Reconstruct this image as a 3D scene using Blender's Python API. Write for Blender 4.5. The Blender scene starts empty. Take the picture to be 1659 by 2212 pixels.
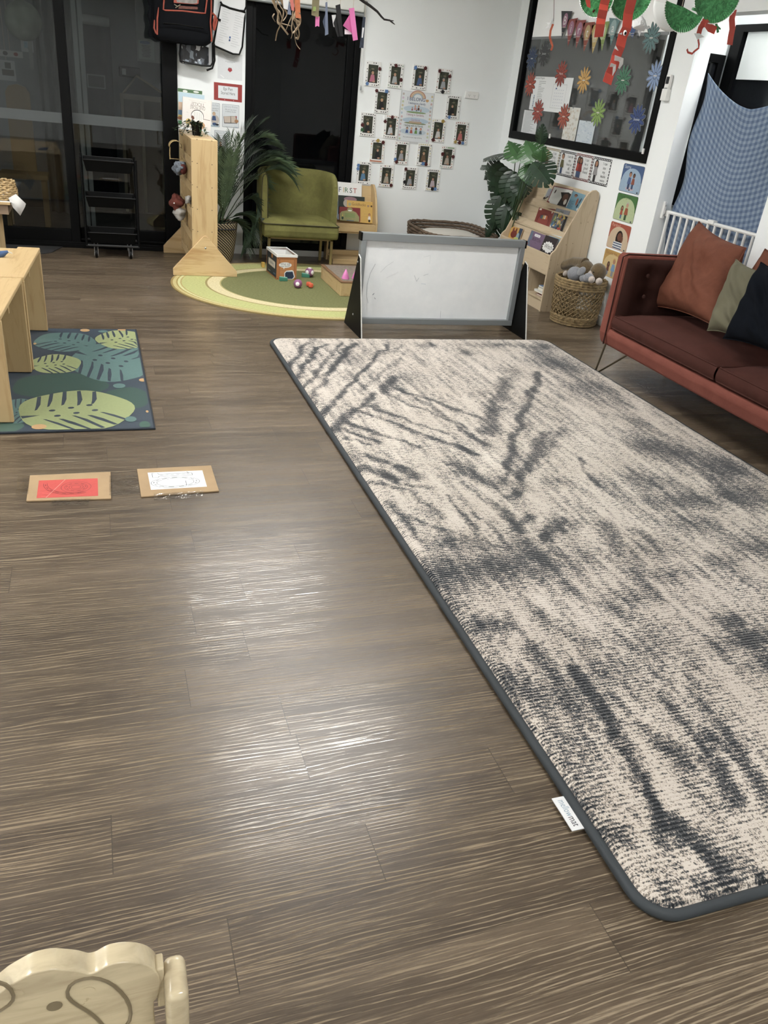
import bpy, bmesh, math, random
import numpy as np
from mathutils import Vector, Matrix, Euler, noise as mnoise

S = bpy.context.scene
COL = S.collection
PI = math.pi
rnd = random.Random(7)

# ------------------------------------------------------------------ camera
EYE = Vector((0, 0, 1.45))
FPX = 1700.0
PITCH, ROLL, YAW = math.radians(28.02), math.radians(6.53), math.radians(21.45)
_cp, _sp, _c, _s = math.cos(PITCH), math.sin(PITCH), math.cos(ROLL), math.sin(ROLL)
_rz = Matrix.Rotation(-YAW, 3, 'Z')
FW = _rz @ Vector((0, _cp, -_sp))
_u0 = Vector((0, _sp, _cp))
_r0 = Vector((1, 0, 0))
RT = _rz @ (_c * _r0 + _s * _u0)
UP = _rz @ (-_s * _r0 + _c * _u0)
cam_data = bpy.data.cameras.new('camera')
cam_data.sensor_fit = 'AUTO'
cam_data.sensor_width = 36.0
cam_data.lens = FPX / 2212.0 * 36.0
cam_data.clip_start = 0.02
cam = bpy.data.objects.new('camera', cam_data)
COL.objects.link(cam)
cam.matrix_world = Matrix(((RT.x, UP.x, -FW.x, EYE.x), (RT.y, UP.y, -FW.y, EYE.y),
                           (RT.z, UP.z, -FW.z, EYE.z), (0, 0, 0, 1)))
S.camera = cam

def ray(x, y):
    return RT * ((x - 829.5) / FPX) - UP * ((y - 1106.0) / FPX) + FW
def G(x, y, z=0.0):
    d = ray(x, y); return EYE + d * ((z - EYE.z) / d.z)
def atY(x, y, Y):
    d = ray(x, y); return EYE + d * (Y / d.y)
def atX(x, y, X):
    d = ray(x, y); return EYE + d * (X / d.x)

# ------------------------------------------------------------------ view, world
S.view_settings.view_transform = 'Standard'
S.view_settings.look = 'None'
S.view_settings.gamma = 1.0
S.view_settings.exposure = 1.0
S.view_settings.use_curve_mapping = False
LAMP = 26.5            # strength of the ceiling panels
world = bpy.data.worlds.new('night')
S.world = world
world.use_nodes = True
world.node_tree.nodes['Background'].inputs[0].default_value = (0.35, 0.4, 0.5, 1)
world.node_tree.nodes['Background'].inputs[1].default_value = 0.012

# ------------------------------------------------------------------ colour + materials
def lin(c):
    c = c / 255.0
    return c / 12.92 if c <= 0.04045 else ((c + 0.055) / 1.055) ** 2.4
SAT = 0.84              # the phone picture is a little less saturated than the paint chips
def rgb(h):
    if isinstance(h, str):
        h = h.lstrip('#')
        h = tuple(int(h[i:i + 2], 16) for i in (0, 2, 4))
    r, g, b = lin(h[0]), lin(h[1]), lin(h[2])
    y = 0.2126 * r + 0.7152 * g + 0.0722 * b
    return (y + (r - y) * SAT, y + (g - y) * SAT, y + (b - y) * SAT, 1.0)

MATS = {}
class NT:
    def __init__(s, name):
        m = bpy.data.materials.new(name); m.use_nodes = True
        s.m = m; s.t = m.node_tree; s.b = s.t.nodes['Principled BSDF']; s.out = s.t.nodes['Material Output']
    def n(s, typ, **k):
        nd = s.t.nodes.new(typ)
        for a, v in k.items():
            if a.startswith('i_'):
                nd.inputs[a[2:].replace('_', ' ')].default_value = v
            else:
                setattr(nd, a, v)
        return nd
    def l(s, a, b):
        s.t.links.new(a, b)
    def val(s, x):
        return x
    def math(s, op, a, b=None, c=None, clamp=False):
        nd = s.t.nodes.new('ShaderNodeMath'); nd.operation = op; nd.use_clamp = clamp
        for i, v in enumerate((a, b, c)):
            if v is None: continue
            if isinstance(v, (int, float)): nd.inputs[i].default_value = v
            else: s.l(v, nd.inputs[i])
        return nd.outputs[0]
    def mix(s, f, a, b, blend='MIX'):
        nd = s.t.nodes.new('ShaderNodeMix'); nd.data_type = 'RGBA'; nd.blend_type = blend
        for i, v in ((0, f), (6, a), (7, b)):
            if isinstance(v, (int, float)): nd.inputs[i].default_value = v
            elif isinstance(v, tuple): nd.inputs[i].default_value = v
            else: s.l(v, nd.inputs[i])
        return nd.outputs[2]
    def ramp(s, f, stops):
        nd = s.t.nodes.new('ShaderNodeValToRGB')
        e = nd.color_ramp.elements
        while len(e) < len(stops): e.new(0.5)
        for i, (p, c) in enumerate(stops):
            e[i].position = p; e[i].color = c
        s.l(f, nd.inputs[0]); return nd.outputs[0]
    def coords(s, scale=(1, 1, 1), kind='Object', rot=(0, 0, 0)):
        tc = s.t.nodes.new('ShaderNodeTexCoord'); mp = s.t.nodes.new('ShaderNodeMapping')
        mp.inputs['Scale'].default_value = scale; mp.inputs['Rotation'].default_value = rot
        s.l(tc.outputs[kind], mp.inputs[0]); return mp.outputs[0]
    def noise(s, vec, scale=5.0, detail=3.0, rough=0.5, dist=0.0):
        nd = s.t.nodes.new('ShaderNodeTexNoise')
        nd.inputs['Scale'].default_value = scale; nd.inputs['Detail'].default_value = detail
        nd.inputs['Roughness'].default_value = rough; nd.inputs['Distortion'].default_value = dist
        s.l(vec, nd.inputs['Vector']); return nd.outputs[0]
    def bump(s, h, strength=0.3, dist=0.002):
        nd = s.t.nodes.new('ShaderNodeBump')
        nd.inputs['Strength'].default_value = strength; nd.inputs['Distance'].default_value = dist
        s.l(h, nd.inputs['Height']); s.l(nd.outputs[0], s.b.inputs['Normal'])
    def base(s, c):
        if isinstance(c, tuple): s.b.inputs['Base Color'].default_value = c
        else: s.l(c, s.b.inputs['Base Color'])

def simple(name, c, rough=0.5, metal=0.0, var=0.06, vscale=6.0, bump=0.0, bscale=60.0, sheen=0.0, spec=0.5):
    """painted / plastic / cloth surface with a little procedural tone variation"""
    if name in MATS: return MATS[name]
    t = NT(name); col = rgb(c)
    v = t.coords()
    n = t.noise(v, vscale, 3)
    a = tuple(x * (1 - var) for x in col[:3]) + (1,)
    b = tuple(min(1, x * (1 + var)) for x in col[:3]) + (1,)
    t.base(t.ramp(n, [(0.3, a), (0.7, b)]))
    t.b.inputs['Roughness'].default_value = rough
    t.b.inputs['Metallic'].default_value = metal
    t.b.inputs['Specular IOR Level'].default_value = spec
    if sheen:
        t.b.inputs['Sheen Weight'].default_value = sheen
        t.b.inputs['Sheen Roughness'].default_value = 0.4
        t.b.inputs['Sheen Tint'].default_value = col
    if bump:
        t.bump(t.noise(v, bscale, 4, 0.6), bump, 0.004)
    MATS[name] = t.m
    return t.m

def wood(name, light, dark, axis='Z', rough=0.42, scale=1.0):
    if name in MATS: return MATS[name]
    t = NT(name)
    sc = {'X': (0.8, 9, 9), 'Y': (9, 0.8, 9), 'Z': (9, 9, 0.8)}[axis]
    v = t.coords(tuple(x * scale for x in sc))
    n1 = t.noise(v, 2.2, 4, 0.55, 1.4)
    n2 = t.noise(v, 14.0, 2, 0.5)
    f = t.math('ADD', t.math('MULTIPLY', n1, 0.75), t.math('MULTIPLY', n2, 0.25))
    t.base(t.ramp(f, [(0.36, rgb(dark)), (0.5, rgb(light)), (0.68, rgb(light))]))
    t.b.inputs['Roughness'].default_value = rough
    MATS[name] = t.m
    return t.m

def print_mat():
    """printed paper / painted surface: the colours of the print itself live on the mesh"""
    if 'print' in MATS: return MATS['print']
    t = NT('printed_surface')
    a = t.n('ShaderNodeVertexColor', layer_name='Col')
    n = t.noise(t.coords(), 90, 2)
    t.base(t.mix(0.06, a.outputs[0], t.ramp(n, [(0.3, (0.2, 0.2, 0.2, 1)), (0.7, (0.8, 0.8, 0.8, 1))]), 'OVERLAY'))
    t.b.inputs['Roughness'].default_value = 0.55
    MATS['print'] = t.m
    return t.m

# ------------------------------------------------------------------ mesh builder
class MB:
    def __init__(s):
        s.v = []; s.f = []; s.c = []; s.mi = []; s.sm = []
    def add(s, vs, fs, col=None, mi=0, smooth=False):
        o = len(s.v); s.v.extend([tuple(p) for p in vs])
        c = rgb(col) if col is not None else (1, 1, 1, 1)
        for f in fs:
            s.f.append(tuple(i + o for i in f)); s.c.append(c); s.mi.append(mi); s.sm.append(smooth)
        return s
    def box(s, x0, x1, y0, y1, z0, z1, col=None, mi=0, M=None):
        vs = [Vector(p) for p in ((x0, y0, z0), (x1, y0, z0), (x1, y1, z0), (x0, y1, z0), (x0, y0, z1), (x1, y0, z1), (x1, y1, z1), (x0, y1, z1))]
        if M: vs = [M @ p for p in vs]
        return s.add(vs, [(0, 3, 2, 1), (4, 5, 6, 7), (0, 1, 5, 4), (1, 2, 6, 5), (2, 3, 7, 6), (3, 0, 4, 7)], col, mi)
    def prism(s, poly, a0, a1, axis='X', col=None, mi=0, M=None):
        """extrude a 2D polygon along an axis; poly is in the two remaining axes (in order)"""
        def P(p, a):
            q = {'X': (a, p[0], p[1]), 'Y': (p[0], a, p[1]), 'Z': (p[0], p[1], a)}[axis]
            return M @ Vector(q) if M else Vector(q)
        n = len(poly)
        ar = sum(poly[i][0] * poly[(i + 1) % n][1] - poly[(i + 1) % n][0] * poly[i][1] for i in range(n))
        poly = list(poly)
        flip = (ar < 0) ^ (axis == 'Y') ^ (a1 < a0)
        if flip: poly.reverse()
        vs = [P(p, a0) for p in poly] + [P(p, a1) for p in poly]
        fs = [tuple(range(n - 1, -1, -1)), tuple(range(n, 2 * n))]
        fs += [(i, (i + 1) % n, n + (i + 1) % n, n + i) for i in range(n)]
        return s.add(vs, fs, col, mi)
    def tube(s, pts, r, n=8, col=None, mi=0, closed=False, caps=True, flat=1.0, smooth=True):
        pts = [Vector(p) for p in pts]; N = len(pts)
        rs = r if isinstance(r, (list, tuple)) else [r] * N
        o = []; prev = None
        for i, p in enumerate(pts):
            if closed: d = pts[(i + 1) % N] - pts[i - 1]
            else: d = pts[min(i + 1, N - 1)] - pts[max(i - 1, 0)]
            d = d.normalized() if d.length > 1e-9 else Vector((0, 0, 1))
            if prev is None:
                a = Vector((0, 0, 1)) if abs(d.z) < 0.9 else Vector((1, 0, 0))
                x = a.cross(d).normalized()
            else:
                x = prev - d * prev.dot(d)
                x = x.normalized() if x.length > 1e-6 else Vector((1, 0, 0)).cross(d).normalized()
            prev = x; y = d.cross(x)
            for k in range(n):
                t = 2 * PI * k / n
                o.append(p + x * (math.cos(t) * rs[i]) + y * (math.sin(t) * rs[i] * flat))
        fs = []
        M = N if closed else N - 1
        for i in range(M):
            j = (i + 1) % N
            for k in range(n):
                k2 = (k + 1) % n
                fs.append((i * n + k, i * n + k2, j * n + k2, j * n + k))
        if caps and not closed:
            fs.append(tuple(range(n - 1, -1, -1))); fs.append(tuple((N - 1) * n + k for k in range(n)))
        return s.add(o, fs, col, mi, smooth)
    def lathe(s, prof, n=24, c=(0, 0, 0), col=None, mi=0, sx=1.0, sy=1.0, M=None, smooth=True):
        vs = []
        for (r, z) in prof:
            for k in range(n):
                t = 2 * PI * k / n
                p = Vector((c[0] + r * math.cos(t) * sx, c[1] + r * math.sin(t) * sy, c[2] + z))
                vs.append(M @ p if M else p)
        fs = []
        for i in range(len(prof) - 1):
            for k in range(n):
                k2 = (k + 1) % n
                fs.append((i * n + k, i * n + k2, (i + 1) * n + k2, (i + 1) * n + k))
        if prof[0][0] > 1e-5: fs.append(tuple(range(n - 1, -1, -1)))
        if prof[-1][0] > 1e-5: fs.append(tuple((len(prof) - 1) * n + k for k in range(n)))
        return s.add(vs, fs, col, mi, smooth)
    def ball(s, c, r, col=None, mi=0, n=20, m=12, M=None):
        r = r if isinstance(r, (list, tuple)) else (r, r, r)
        vs = []; c = Vector(c)
        for i in range(m + 1):
            a = PI * i / m
            for k in range(n):
                t = 2 * PI * k / n
                p = Vector((r[0] * math.sin(a) * math.cos(t), r[1] * math.sin(a) * math.sin(t), -r[2] * math.cos(a)))
                vs.append(c + (M @ p if M else p))
        fs = []
        for i in range(m):
            for k in range(n):
                k2 = (k + 1) % n
                fs.append((i * n + k, i * n + k2, (i + 1) * n + k2, (i + 1) * n + k))
        return s.add(vs, fs, col, mi, True)
    def grid(s, fn, nu, nv, col=None, mi=0, smooth=True):
        vs = [fn(i / nu, j / nv) for j in range(nv + 1) for i in range(nu + 1)]
        fs = [(j * (nu + 1) + i, j * (nu + 1) + i + 1, (j + 1) * (nu + 1) + i + 1, (j + 1) * (nu + 1) + i) for j in range(nv) for i in range(nu)]
        return s.add(vs, fs, col, mi, smooth)
    def join(s, o, mi=0):
        k = len(s.v); s.v.extend(o.v); s.f.extend(tuple(i + k for i in f) for f in o.f); s.c.extend(o.c); s.sm.extend(o.sm); s.mi.extend([mi] * len(o.f))
        return s
    def build(s, name, mat, parent=None, world=True, bevel=0.0, seg=2, merge=False, solid=0.0, subsurf=0, sharp=40, smooth=False):
        me = bpy.data.meshes.new(name)
        off = parent.get('_w', None) if parent is not None else None
        org = Vector(off) if (off is not None and world) else None
        vs = [tuple(Vector(p) - org) for p in s.v] if org else s.v
        me.from_pydata(vs, [], s.f)
        if smooth: s.sm = [True] * len(s.sm)
        me.polygons.foreach_set('use_smooth', s.sm)
        me.polygons.foreach_set('material_index', s.mi)
        if any(c != (1, 1, 1, 1) for c in s.c):
            at = me.color_attributes.new('Col', 'FLOAT_COLOR', 'CORNER')
            cols = []
            for f, c in zip(s.f, s.c): cols.extend(c * len(f))
            at.data.foreach_set('color', cols)
        if merge:
            bm = bmesh.new(); bm.from_mesh(me); bmesh.ops.remove_doubles(bm, verts=bm.verts, dist=1e-5)
            bmesh.ops.recalc_face_normals(bm, faces=bm.faces); bm.to_mesh(me); bm.free()
        me.update()
        if sharp and any(s.sm): me.set_sharp_from_angle(angle=math.radians(sharp))
        for m in (mat if isinstance(mat, (list, tuple)) else [mat]): me.materials.append(m)
        o = bpy.data.objects.new(name, me); COL.objects.link(o)
        if parent is not None: o.parent = parent
        if solid:
            md = o.modifiers.new('thickness', 'SOLIDIFY'); md.thickness = solid; md.offset = 0
        if bevel:
            md = o.modifiers.new('edge', 'BEVEL'); md.width = bevel; md.segments = seg; md.limit_method = 'ANGLE'; md.angle_limit = math.radians(35)
            md.harden_normals = False
        if subsurf:
            md = o.modifiers.new('smooth', 'SUBSURF'); md.levels = subsurf; md.render_levels = subsurf
        return o

def thing(name, label, cat, loc=(0, 0, 0), group=None, rz=0.0):
    o = bpy.data.objects.new(name, None); COL.objects.link(o)
    o.empty_display_size = 0.05
    o.location = loc; o.rotation_euler = (0, 0, rz)
    o['label'] = label; o['category'] = cat; o['_w'] = list(loc)
    if group: o['group'] = group
    return o
def tag(o, label, cat, group=None, kind=None):
    o['label'] = label; o['category'] = cat
    if group: o['group'] = group
    if kind: o['kind'] = kind
    return o
def struct(o, label=None):
    o['kind'] = 'structure'
    if label: o['label'] = label
    return o

_text_cache = {}
def text_geo(s):
    if s not in _text_cache:
        cu = bpy.data.curves.new('t', 'FONT'); cu.body = s; cu.resolution_u = 2; cu.size = 1.0
        ob = bpy.data.objects.new('t', cu)
        me = bpy.data.meshes.new_from_object(ob)
        v = [tuple(p.co) for p in me.vertices]; f = [tuple(p.vertices) for p in me.polygons]
        bpy.data.objects.remove(ob); bpy.data.curves.remove(cu); bpy.data.meshes.remove(me)
        _text_cache[s] = (v, f)
    return _text_cache[s]

class Art(MB):
    """flat printed artwork: origin O, axes U (right) and V (up), N towards the viewer"""
    def __init__(s, O, U, V, step=0.0004):
        MB.__init__(s)
        s.O = Vector(O); s.U = Vector(U).normalized(); s.V = Vector(V).normalized(); s.N = s.U.cross(s.V); s.k = 0; s.step = step if step >= 0.0005 else min(step, 0.00004)
    def P(s, u, v, d=None):
        return s.O + s.U * u + s.V * v + s.N * (s.k * s.step if d is None else d)
    def poly(s, pts, col):
        s.k += 1
        n = len(pts)
        ar = sum(pts[i][0] * pts[(i + 1) % n][1] - pts[(i + 1) % n][0] * pts[i][1] for i in range(n))
        if ar < 0: pts = pts[::-1]
        return s.add([s.P(*p) for p in pts], [tuple(range(n))], col)
    def rect(s, u0, v0, u1, v1, col):
        return s.poly([(u0, v0), (u1, v0), (u1, v1), (u0, v1)], col)
    def rrect(s, u0, v0, u1, v1, r, col):
        pts = []
        for cx, cy, a0 in ((u1 - r, v0 + r, -90), (u1 - r, v1 - r, 0), (u0 + r, v1 - r, 90), (u0 + r, v0 + r, 180)):
            for k in range(5):
                a = math.radians(a0 + k * 22.5); pts.append((cx + r * math.cos(a), cy + r * math.sin(a)))
        return s.poly(pts, col)
    def ell(s, u, v, a, b, col, rot=0.0, n=14, a0=0.0, a1=360.0):
        pts = []
        full = abs(a1 - a0 - 360) < 1e-6
        m = n if full else n + 1
        for k in range(m):
            t = math.radians(a0 + (a1 - a0) * k / n)
            x, y = a * math.cos(t), b * math.sin(t)
            pts.append((u + x * math.cos(rot) - y * math.sin(rot), v + x * math.sin(rot) + y * math.cos(rot)))
        return s.poly(pts, col)
    def line(s, pts, w, col):
        s.k += 1
        for i in range(len(pts) - 1):
            a, b = Vector(pts[i]), Vector(pts[i + 1])
            d = (b - a)
            if d.length < 1e-9: continue
            d.normalize(); q = Vector((-d.y, d.x)) * (w / 2)
            P = [a - q - d * w * 0.2, b - q + d * w * 0.2, b + q + d * w * 0.2, a + q - d * w * 0.2]
            s.add([s.P(p.x, p.y) for p in P], [(0, 1, 2, 3)], col)
        return s
    def text(s, body, u, v, size, col, align='C', rot=0.0, wmax=None, sx=1.0):
        s.k += 1
        V, F = text_geo(body)
        if not V: return s
        x0 = min(p[0] for p in V); x1 = max(p[0] for p in V)
        k = size
        kx = k * sx
        if wmax and (x1 - x0) * kx > wmax: kx = wmax / (x1 - x0)
        off = {'C': (x0 + x1) / 2, 'L': x0, 'R': x1}[align]
        out = []
        for p in V:
            x, y = (p[0] - off) * kx, p[1] * k
            out.append(s.P(u + x * math.cos(rot) - y * math.sin(rot), v + x * math.sin(rot) + y * math.cos(rot)))
        return s.add(out, F, col)
    def person(s, u, v, h, top, skin, hair, legs=None, long=False):
        """small printed figure standing at (u,v)"""
        if legs: s.rect(u - h * .11, v, u + h * .11, v + h * .42, legs)
        if long: s.ell(u, v + h * .76, h * .19, h * .26, hair, n=10)
        s.poly([(u - h * .2, v + h * .3), (u + h * .2, v + h * .3), (u + h * .13, v + h * .68), (u - h * .13, v + h * .68)], top)
        s.ell(u, v + h * .86, h * .15, h * .16, hair, n=10)
        s.ell(u, v + h * .82, h * .12, h * .13, skin, n=10)
PRINT = print_mat()
WHITE = '#e9eaea'
# ================================================================== the setting
XR, YB, ZC = 3.70, 7.50, 2.70
M_wall = simple('wall_paint', '#e8ecec', 0.6, var=0.015, vscale=2.0, bump=0.05, bscale=180)
M_ceil = simple('ceiling_paint', '#dededb', 0.8, var=0.01)
M_black = simple('black_aluminium', '#040506', 0.5, var=0.1, spec=0.14)
M_blackplastic = simple('black_plastic', '#060606', 0.45, spec=0.2)
M_skirt = simple('skirting_paint', '#dcdedd', 0.4, var=0.02)
M_whiteplastic = simple('white_plastic', '#e3e3e0', 0.35, var=0.02)
M_steel = simple('steel', '#b9bbbd', 0.3, 1.0, var=0.05)
BIRCH, BIRCH_D = '#c4a670', '#b6955e'
M_birchX = wood('birch_x', BIRCH, BIRCH_D, 'X')
M_birchY = wood('birch_y', BIRCH, BIRCH_D, 'Y')
M_birchZ = wood('birch_z', BIRCH, BIRCH_D, 'Z')
M_paleZ = wood('pale_ply_z', '#bfab8b', '#b09a78', 'Z')
M_paleY = wood('pale_ply_y', '#bfab8b', '#b09a78', 'Y')
M_edge = simple('ply_edge', '#c9a866', 0.5, var=0.15, vscale=80)

def glass_mat(name, gain, tint):
    t = NT(name)
    t.t.nodes.remove(t.b)
    tr = t.n('ShaderNodeBsdfTransparent'); tr.inputs[0].default_value = tint
    gl = t.n('ShaderNodeBsdfGlossy'); gl.inputs['Roughness'].default_value = 0.004
    fr = t.n('ShaderNodeFresnel'); ge = t.n('ShaderNodeNewGeometry')
    t.l(t.math('ADD', 1.5, t.math('MULTIPLY', ge.outputs['Backfacing'], 1 / 1.5 - 1.5)), fr.inputs[0])
    f = t.math('MULTIPLY', fr.outputs[0], gain, clamp=True)
    mx = t.n('ShaderNodeMixShader')
    t.l(f, mx.inputs[0]); t.l(tr.outputs[0], mx.inputs[1]); t.l(gl.outputs[0], mx.inputs[2]); t.l(mx.outputs[0], t.out.inputs[0])
    return t.m
M_glass = glass_mat('window_glass', 1.1, (0.62, 0.64, 0.64, 1))
M_glass_dark = glass_mat('dark_window_glass', 0.6, (0.35, 0.36, 0.38, 1))

def floor_mat():
    t = NT('vinyl_plank_floor')
    tc = t.n('ShaderNodeTexCoord'); sep = t.n('ShaderNodeSeparateXYZ'); t.l(tc.outputs['Object'], sep.inputs[0])
    X, Y = sep.outputs[0], sep.outputs[1]
    W, L = 0.152, 0.914
    yr = t.math('DIVIDE', t.math('SUBTRACT', Y, 0.07), W)
    row = t.math('FLOOR', yr); fy = t.math('FRACT', yr)
    wn = t.n('ShaderNodeTexWhiteNoise', noise_dimensions='1D'); t.l(row, wn.inputs['W'])
    xr = t.math('ADD', t.math('DIVIDE', X, L), t.math('MULTIPLY', wn.outputs[0], 7.0))
    colm = t.math('FLOOR', xr); fx = t.math('FRACT', xr)
    pid = t.math('ADD', t.math('MULTIPLY', row, 17.31), t.math('MULTIPLY', colm, 5.77))
    w2 = t.n('ShaderNodeTexWhiteNoise', noise_dimensions='1D'); t.l(pid, w2.inputs['W'])
    w3 = t.n('ShaderNodeTexWhiteNoise', noise_dimensions='1D'); t.l(t.math('ADD', pid, 0.37), w3.inputs['W'])
    # grain: long wavy growth lines along each plank, shifted per plank
    def gv(kx, ky, kz):
        c3 = t.n('ShaderNodeCombineXYZ')
        t.l(t.math('MULTIPLY', X, kx), c3.inputs[0]); t.l(t.math('MULTIPLY', Y, ky), c3.inputs[1]); t.l(t.math('MULTIPLY', w2.outputs[0], kz), c3.inputs[2])
        return c3.outputs[0]
    warp = t.noise(gv(1.1, 7.0, 40.0), 1.0, 3, 0.5)
    wv = t.math('SINE', t.math('ADD', t.math('MULTIPLY', Y, 2 * PI * 88.0), t.math('MULTIPLY', warp, 46.0)))
    wv2 = t.math('SINE', t.math('ADD', t.math('MULTIPLY', Y, 2 * PI * 197.0), t.math('MULTIPLY', warp, 80.0)))
    brk = t.noise(gv(2.2, 26.0, 31.0), 1.0, 3, 0.6)          # where the pale lines show
    pores = t.noise(gv(12.0, 360.0, 23.0), 1.0, 3, 0.65)      # fine pores
    broad = t.noise(gv(0.9, 11.0, 17.0), 1.0, 3, 0.6)
    lines = t.math('ADD', t.math('MULTIPLY', wv, 0.34), t.math('MULTIPLY', wv2, 0.22))
    lines = t.math('ADD', lines, t.math('MULTIPLY', t.math('SUBTRACT', brk, 0.5), 1.5))
    lines = t.math('ADD', lines, t.math('MULTIPLY', t.math('SUBTRACT', pores, 0.5), 1.7))
    h = t.math('MULTIPLY', t.math('SUBTRACT', lines, 0.10), 2.0, clamp=True)
    tone = t.math('ADD', t.math('MULTIPLY', t.math('SUBTRACT', pores, 0.5), 0.9), t.math('MULTIPLY', t.math('SUBTRACT', broad, 0.5), 0.9))
    tone = t.math('ADD', t.math('ADD', tone, 0.5), t.math('MULTIPLY', t.math('SUBTRACT', w3.outputs[0], 0.5), 0.22))
    c = t.ramp(tone, [(0.2, rgb('#3b2f23')), (0.5, rgb('#514332')), (0.8, rgb('#665643'))])
    c = t.mix(t.math('MULTIPLY', h, 0.78), c, rgb('#95846b'))
    # seams
    ey = t.math('MINIMUM', fy, t.math('SUBTRACT', 1.0, fy)); ex = t.math('MINIMUM', fx, t.math('SUBTRACT', 1.0, fx))
    sy = t.math('LESS_THAN', ey, 0.006); sx = t.math('LESS_THAN', ex, 0.0012)
    seam = t.math('MAXIMUM', t.math('MULTIPLY', sy, 0.45), sx)
    c = t.mix(t.math('MULTIPLY', seam, 0.6), c, rgb('#2b251f'))
    t.base(c)
    sc = t.noise(tc.outputs['Object'], 1.7, 3, 0.6)          # worn scuffs
    rgh = t.math('SUBTRACT', 0.36, t.math('MULTIPLY', h, 0.29))
    rgh = t.math('ADD', rgh, t.math('MULTIPLY', t.math('SUBTRACT', sc, 0.5), 0.10))
    t.l(rgh, t.b.inputs['Roughness'])
    t.b.inputs['Specular IOR Level'].default_value = 0.6
    t.bump(t.math('SUBTRACT', h, t.math('MULTIPLY', seam, 0.8)), 0.08, 0.0008)
    return t.m
M_floor = floor_mat()

def S_(name, mb, mat, **k):
    return struct(mb.build(name, mat, **k))

S_('floor', MB().box(-3.2, 5.0, -2.6, YB + 0.02, -0.06, 0.0), M_floor)
S_('ceiling', MB().box(-3.2, 5.0, -2.6, YB + 0.15, ZC, ZC + 0.1), M_ceil)
ZO = atX(1655, 22, XR).z                        # underside of the lintel over the passage opening
# back wall: panel, photo wall, lintels
S_('wall_back', MB().box(0.71, 1.264, YB, YB + 0.15, 0, ZC).box(2.248, 5.0, YB, YB + 0.15, 0, ZC)
   .box(1.264, 2.248, YB, YB + 0.15, 2.07, ZC).box(-3.2, 0.71, YB, YB + 0.15, 2.42, ZC).box(1.264, 2.248, YB, YB + 0.15, 0, 0.05), M_wall)
# right wall with a window and the passage opening
WY0, WY1, WZ0, WZ1 = 5.154, 7.328, 1.182, 2.40
OY0, OY1 = 3.93, 4.92
S_('wall_right', MB().box(XR, XR + 0.12, OY1, WY0, 0, ZC).box(XR, XR + 0.12, WY1, YB, 0, ZC).box(XR, XR + 0.12, WY0, WY1, 0, WZ0)
   .box(XR, XR + 0.12, WY0, WY1, WZ1, ZC).box(XR, XR + 0.12, OY0, OY1, ZO, ZC).box(XR, XR + 0.12, -2.6, OY0, 0, ZC), M_wall)
S_('wall_left', MB().box(-3.32, -3.2, -2.6, YB + 0.15, 0, ZC), M_wall)
S_('wall_front', MB().box(-3.2, XR + 0.12, -2.72, -2.6, 0, ZC), M_wall)
# passage behind the opening, office behind the window
S_('wall_passage', MB().box(XR + 0.12, 4.48, 5.42, 5.44, 0, ZC).box(4.36, 4.48, 2.6, 5.42, 0, ZC).box(XR + 0.12, 4.48, 2.5, 2.6, 0, ZC), M_wall)
S_('wall_office', MB().box(4.75, 4.85, 5.44, YB, 0, ZC).box(4.48, 4.75, 5.42, 5.44, 0, ZC), simple('office_wall', '#8d8f90', 0.7))
S_('baseboard_back', MB().box(0.71, 1.30, YB - 0.012, YB, 0, 0.075).box(1.264, 2.248, YB - 0.012, YB, 0, 0.055).box(2.248, XR, YB - 0.012, YB, 0, 0.075), M_skirt, bevel=0.003)
S_('baseboard_right', MB().box(XR - 0.012, XR, OY1, YB - 0.012, 0, 0.075).box(XR - 0.012, XR, -2.6, OY0, 0, 0.075), M_skirt, bevel=0.003)

# sliding glass doors in the back wall
def door_leaf(name, x0, x1, y, st_l, st_r, z0, z1, rail_b, strip):
    d = thing(name, None, None, (x0, y, 0)); del d['label']; del d['category']; d['kind'] = 'structure'
    m = MB().box(x0, x0 + st_l, y - 0.022, y + 0.022, z0, z1).box(x1 - st_r, x1, y - 0.022, y + 0.022, z0, z1)
    m.box(x0 + st_l, x1 - st_r, y - 0.022, y + 0.022, z0, rail_b).box(x0 + st_l, x1 - st_r, y - 0.022, y + 0.022, z1 - 0.07, z1)
    m.build('door_frame', M_black, d, bevel=0.003)
    MB().box(x0 + st_l, x1 - st_r, y - 0.004, y + 0.004, rail_b, z1 - 0.07).build('pane', M_glass, d)
    MB().box(x0 + st_l, x1 - st_r, y - 0.0055, y - 0.0045, strip[0], strip[1]).build('frosted_strip', simple('frosted_film', '#484d4e', 0.6, var=0.03), d)
    return d
door_leaf('door_1', -1.66, -0.125, YB + 0.01, 0.07, 0.071, 0.03, 2.40, 0.145, (0.958, 1.034))
door_leaf('door_2', -0.165, 0.690, YB + 0.075, 0.045, 0.095, 0.03, 2.40, 0.150, (0.960, 1.040))
S_('trim_1', MB().box(-3.2, 0.71, YB - 0.05, YB + 0.15, 0.0, 0.032).box(0.59, 0.71, YB - 0.02, YB + 0.05, 0.03, 2.42).box(-3.2, 0.71, YB - 0.02, YB + 0.15, 2.38, 2.42)
   .box(-3.2, 0.71, YB - 0.045, YB - 0.035, 0.03, 0.05).box(-0.12, 0.6, YB - 0.015, YB - 0.005, 0.06, 0.075), M_black, bevel=0.003)
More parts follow.
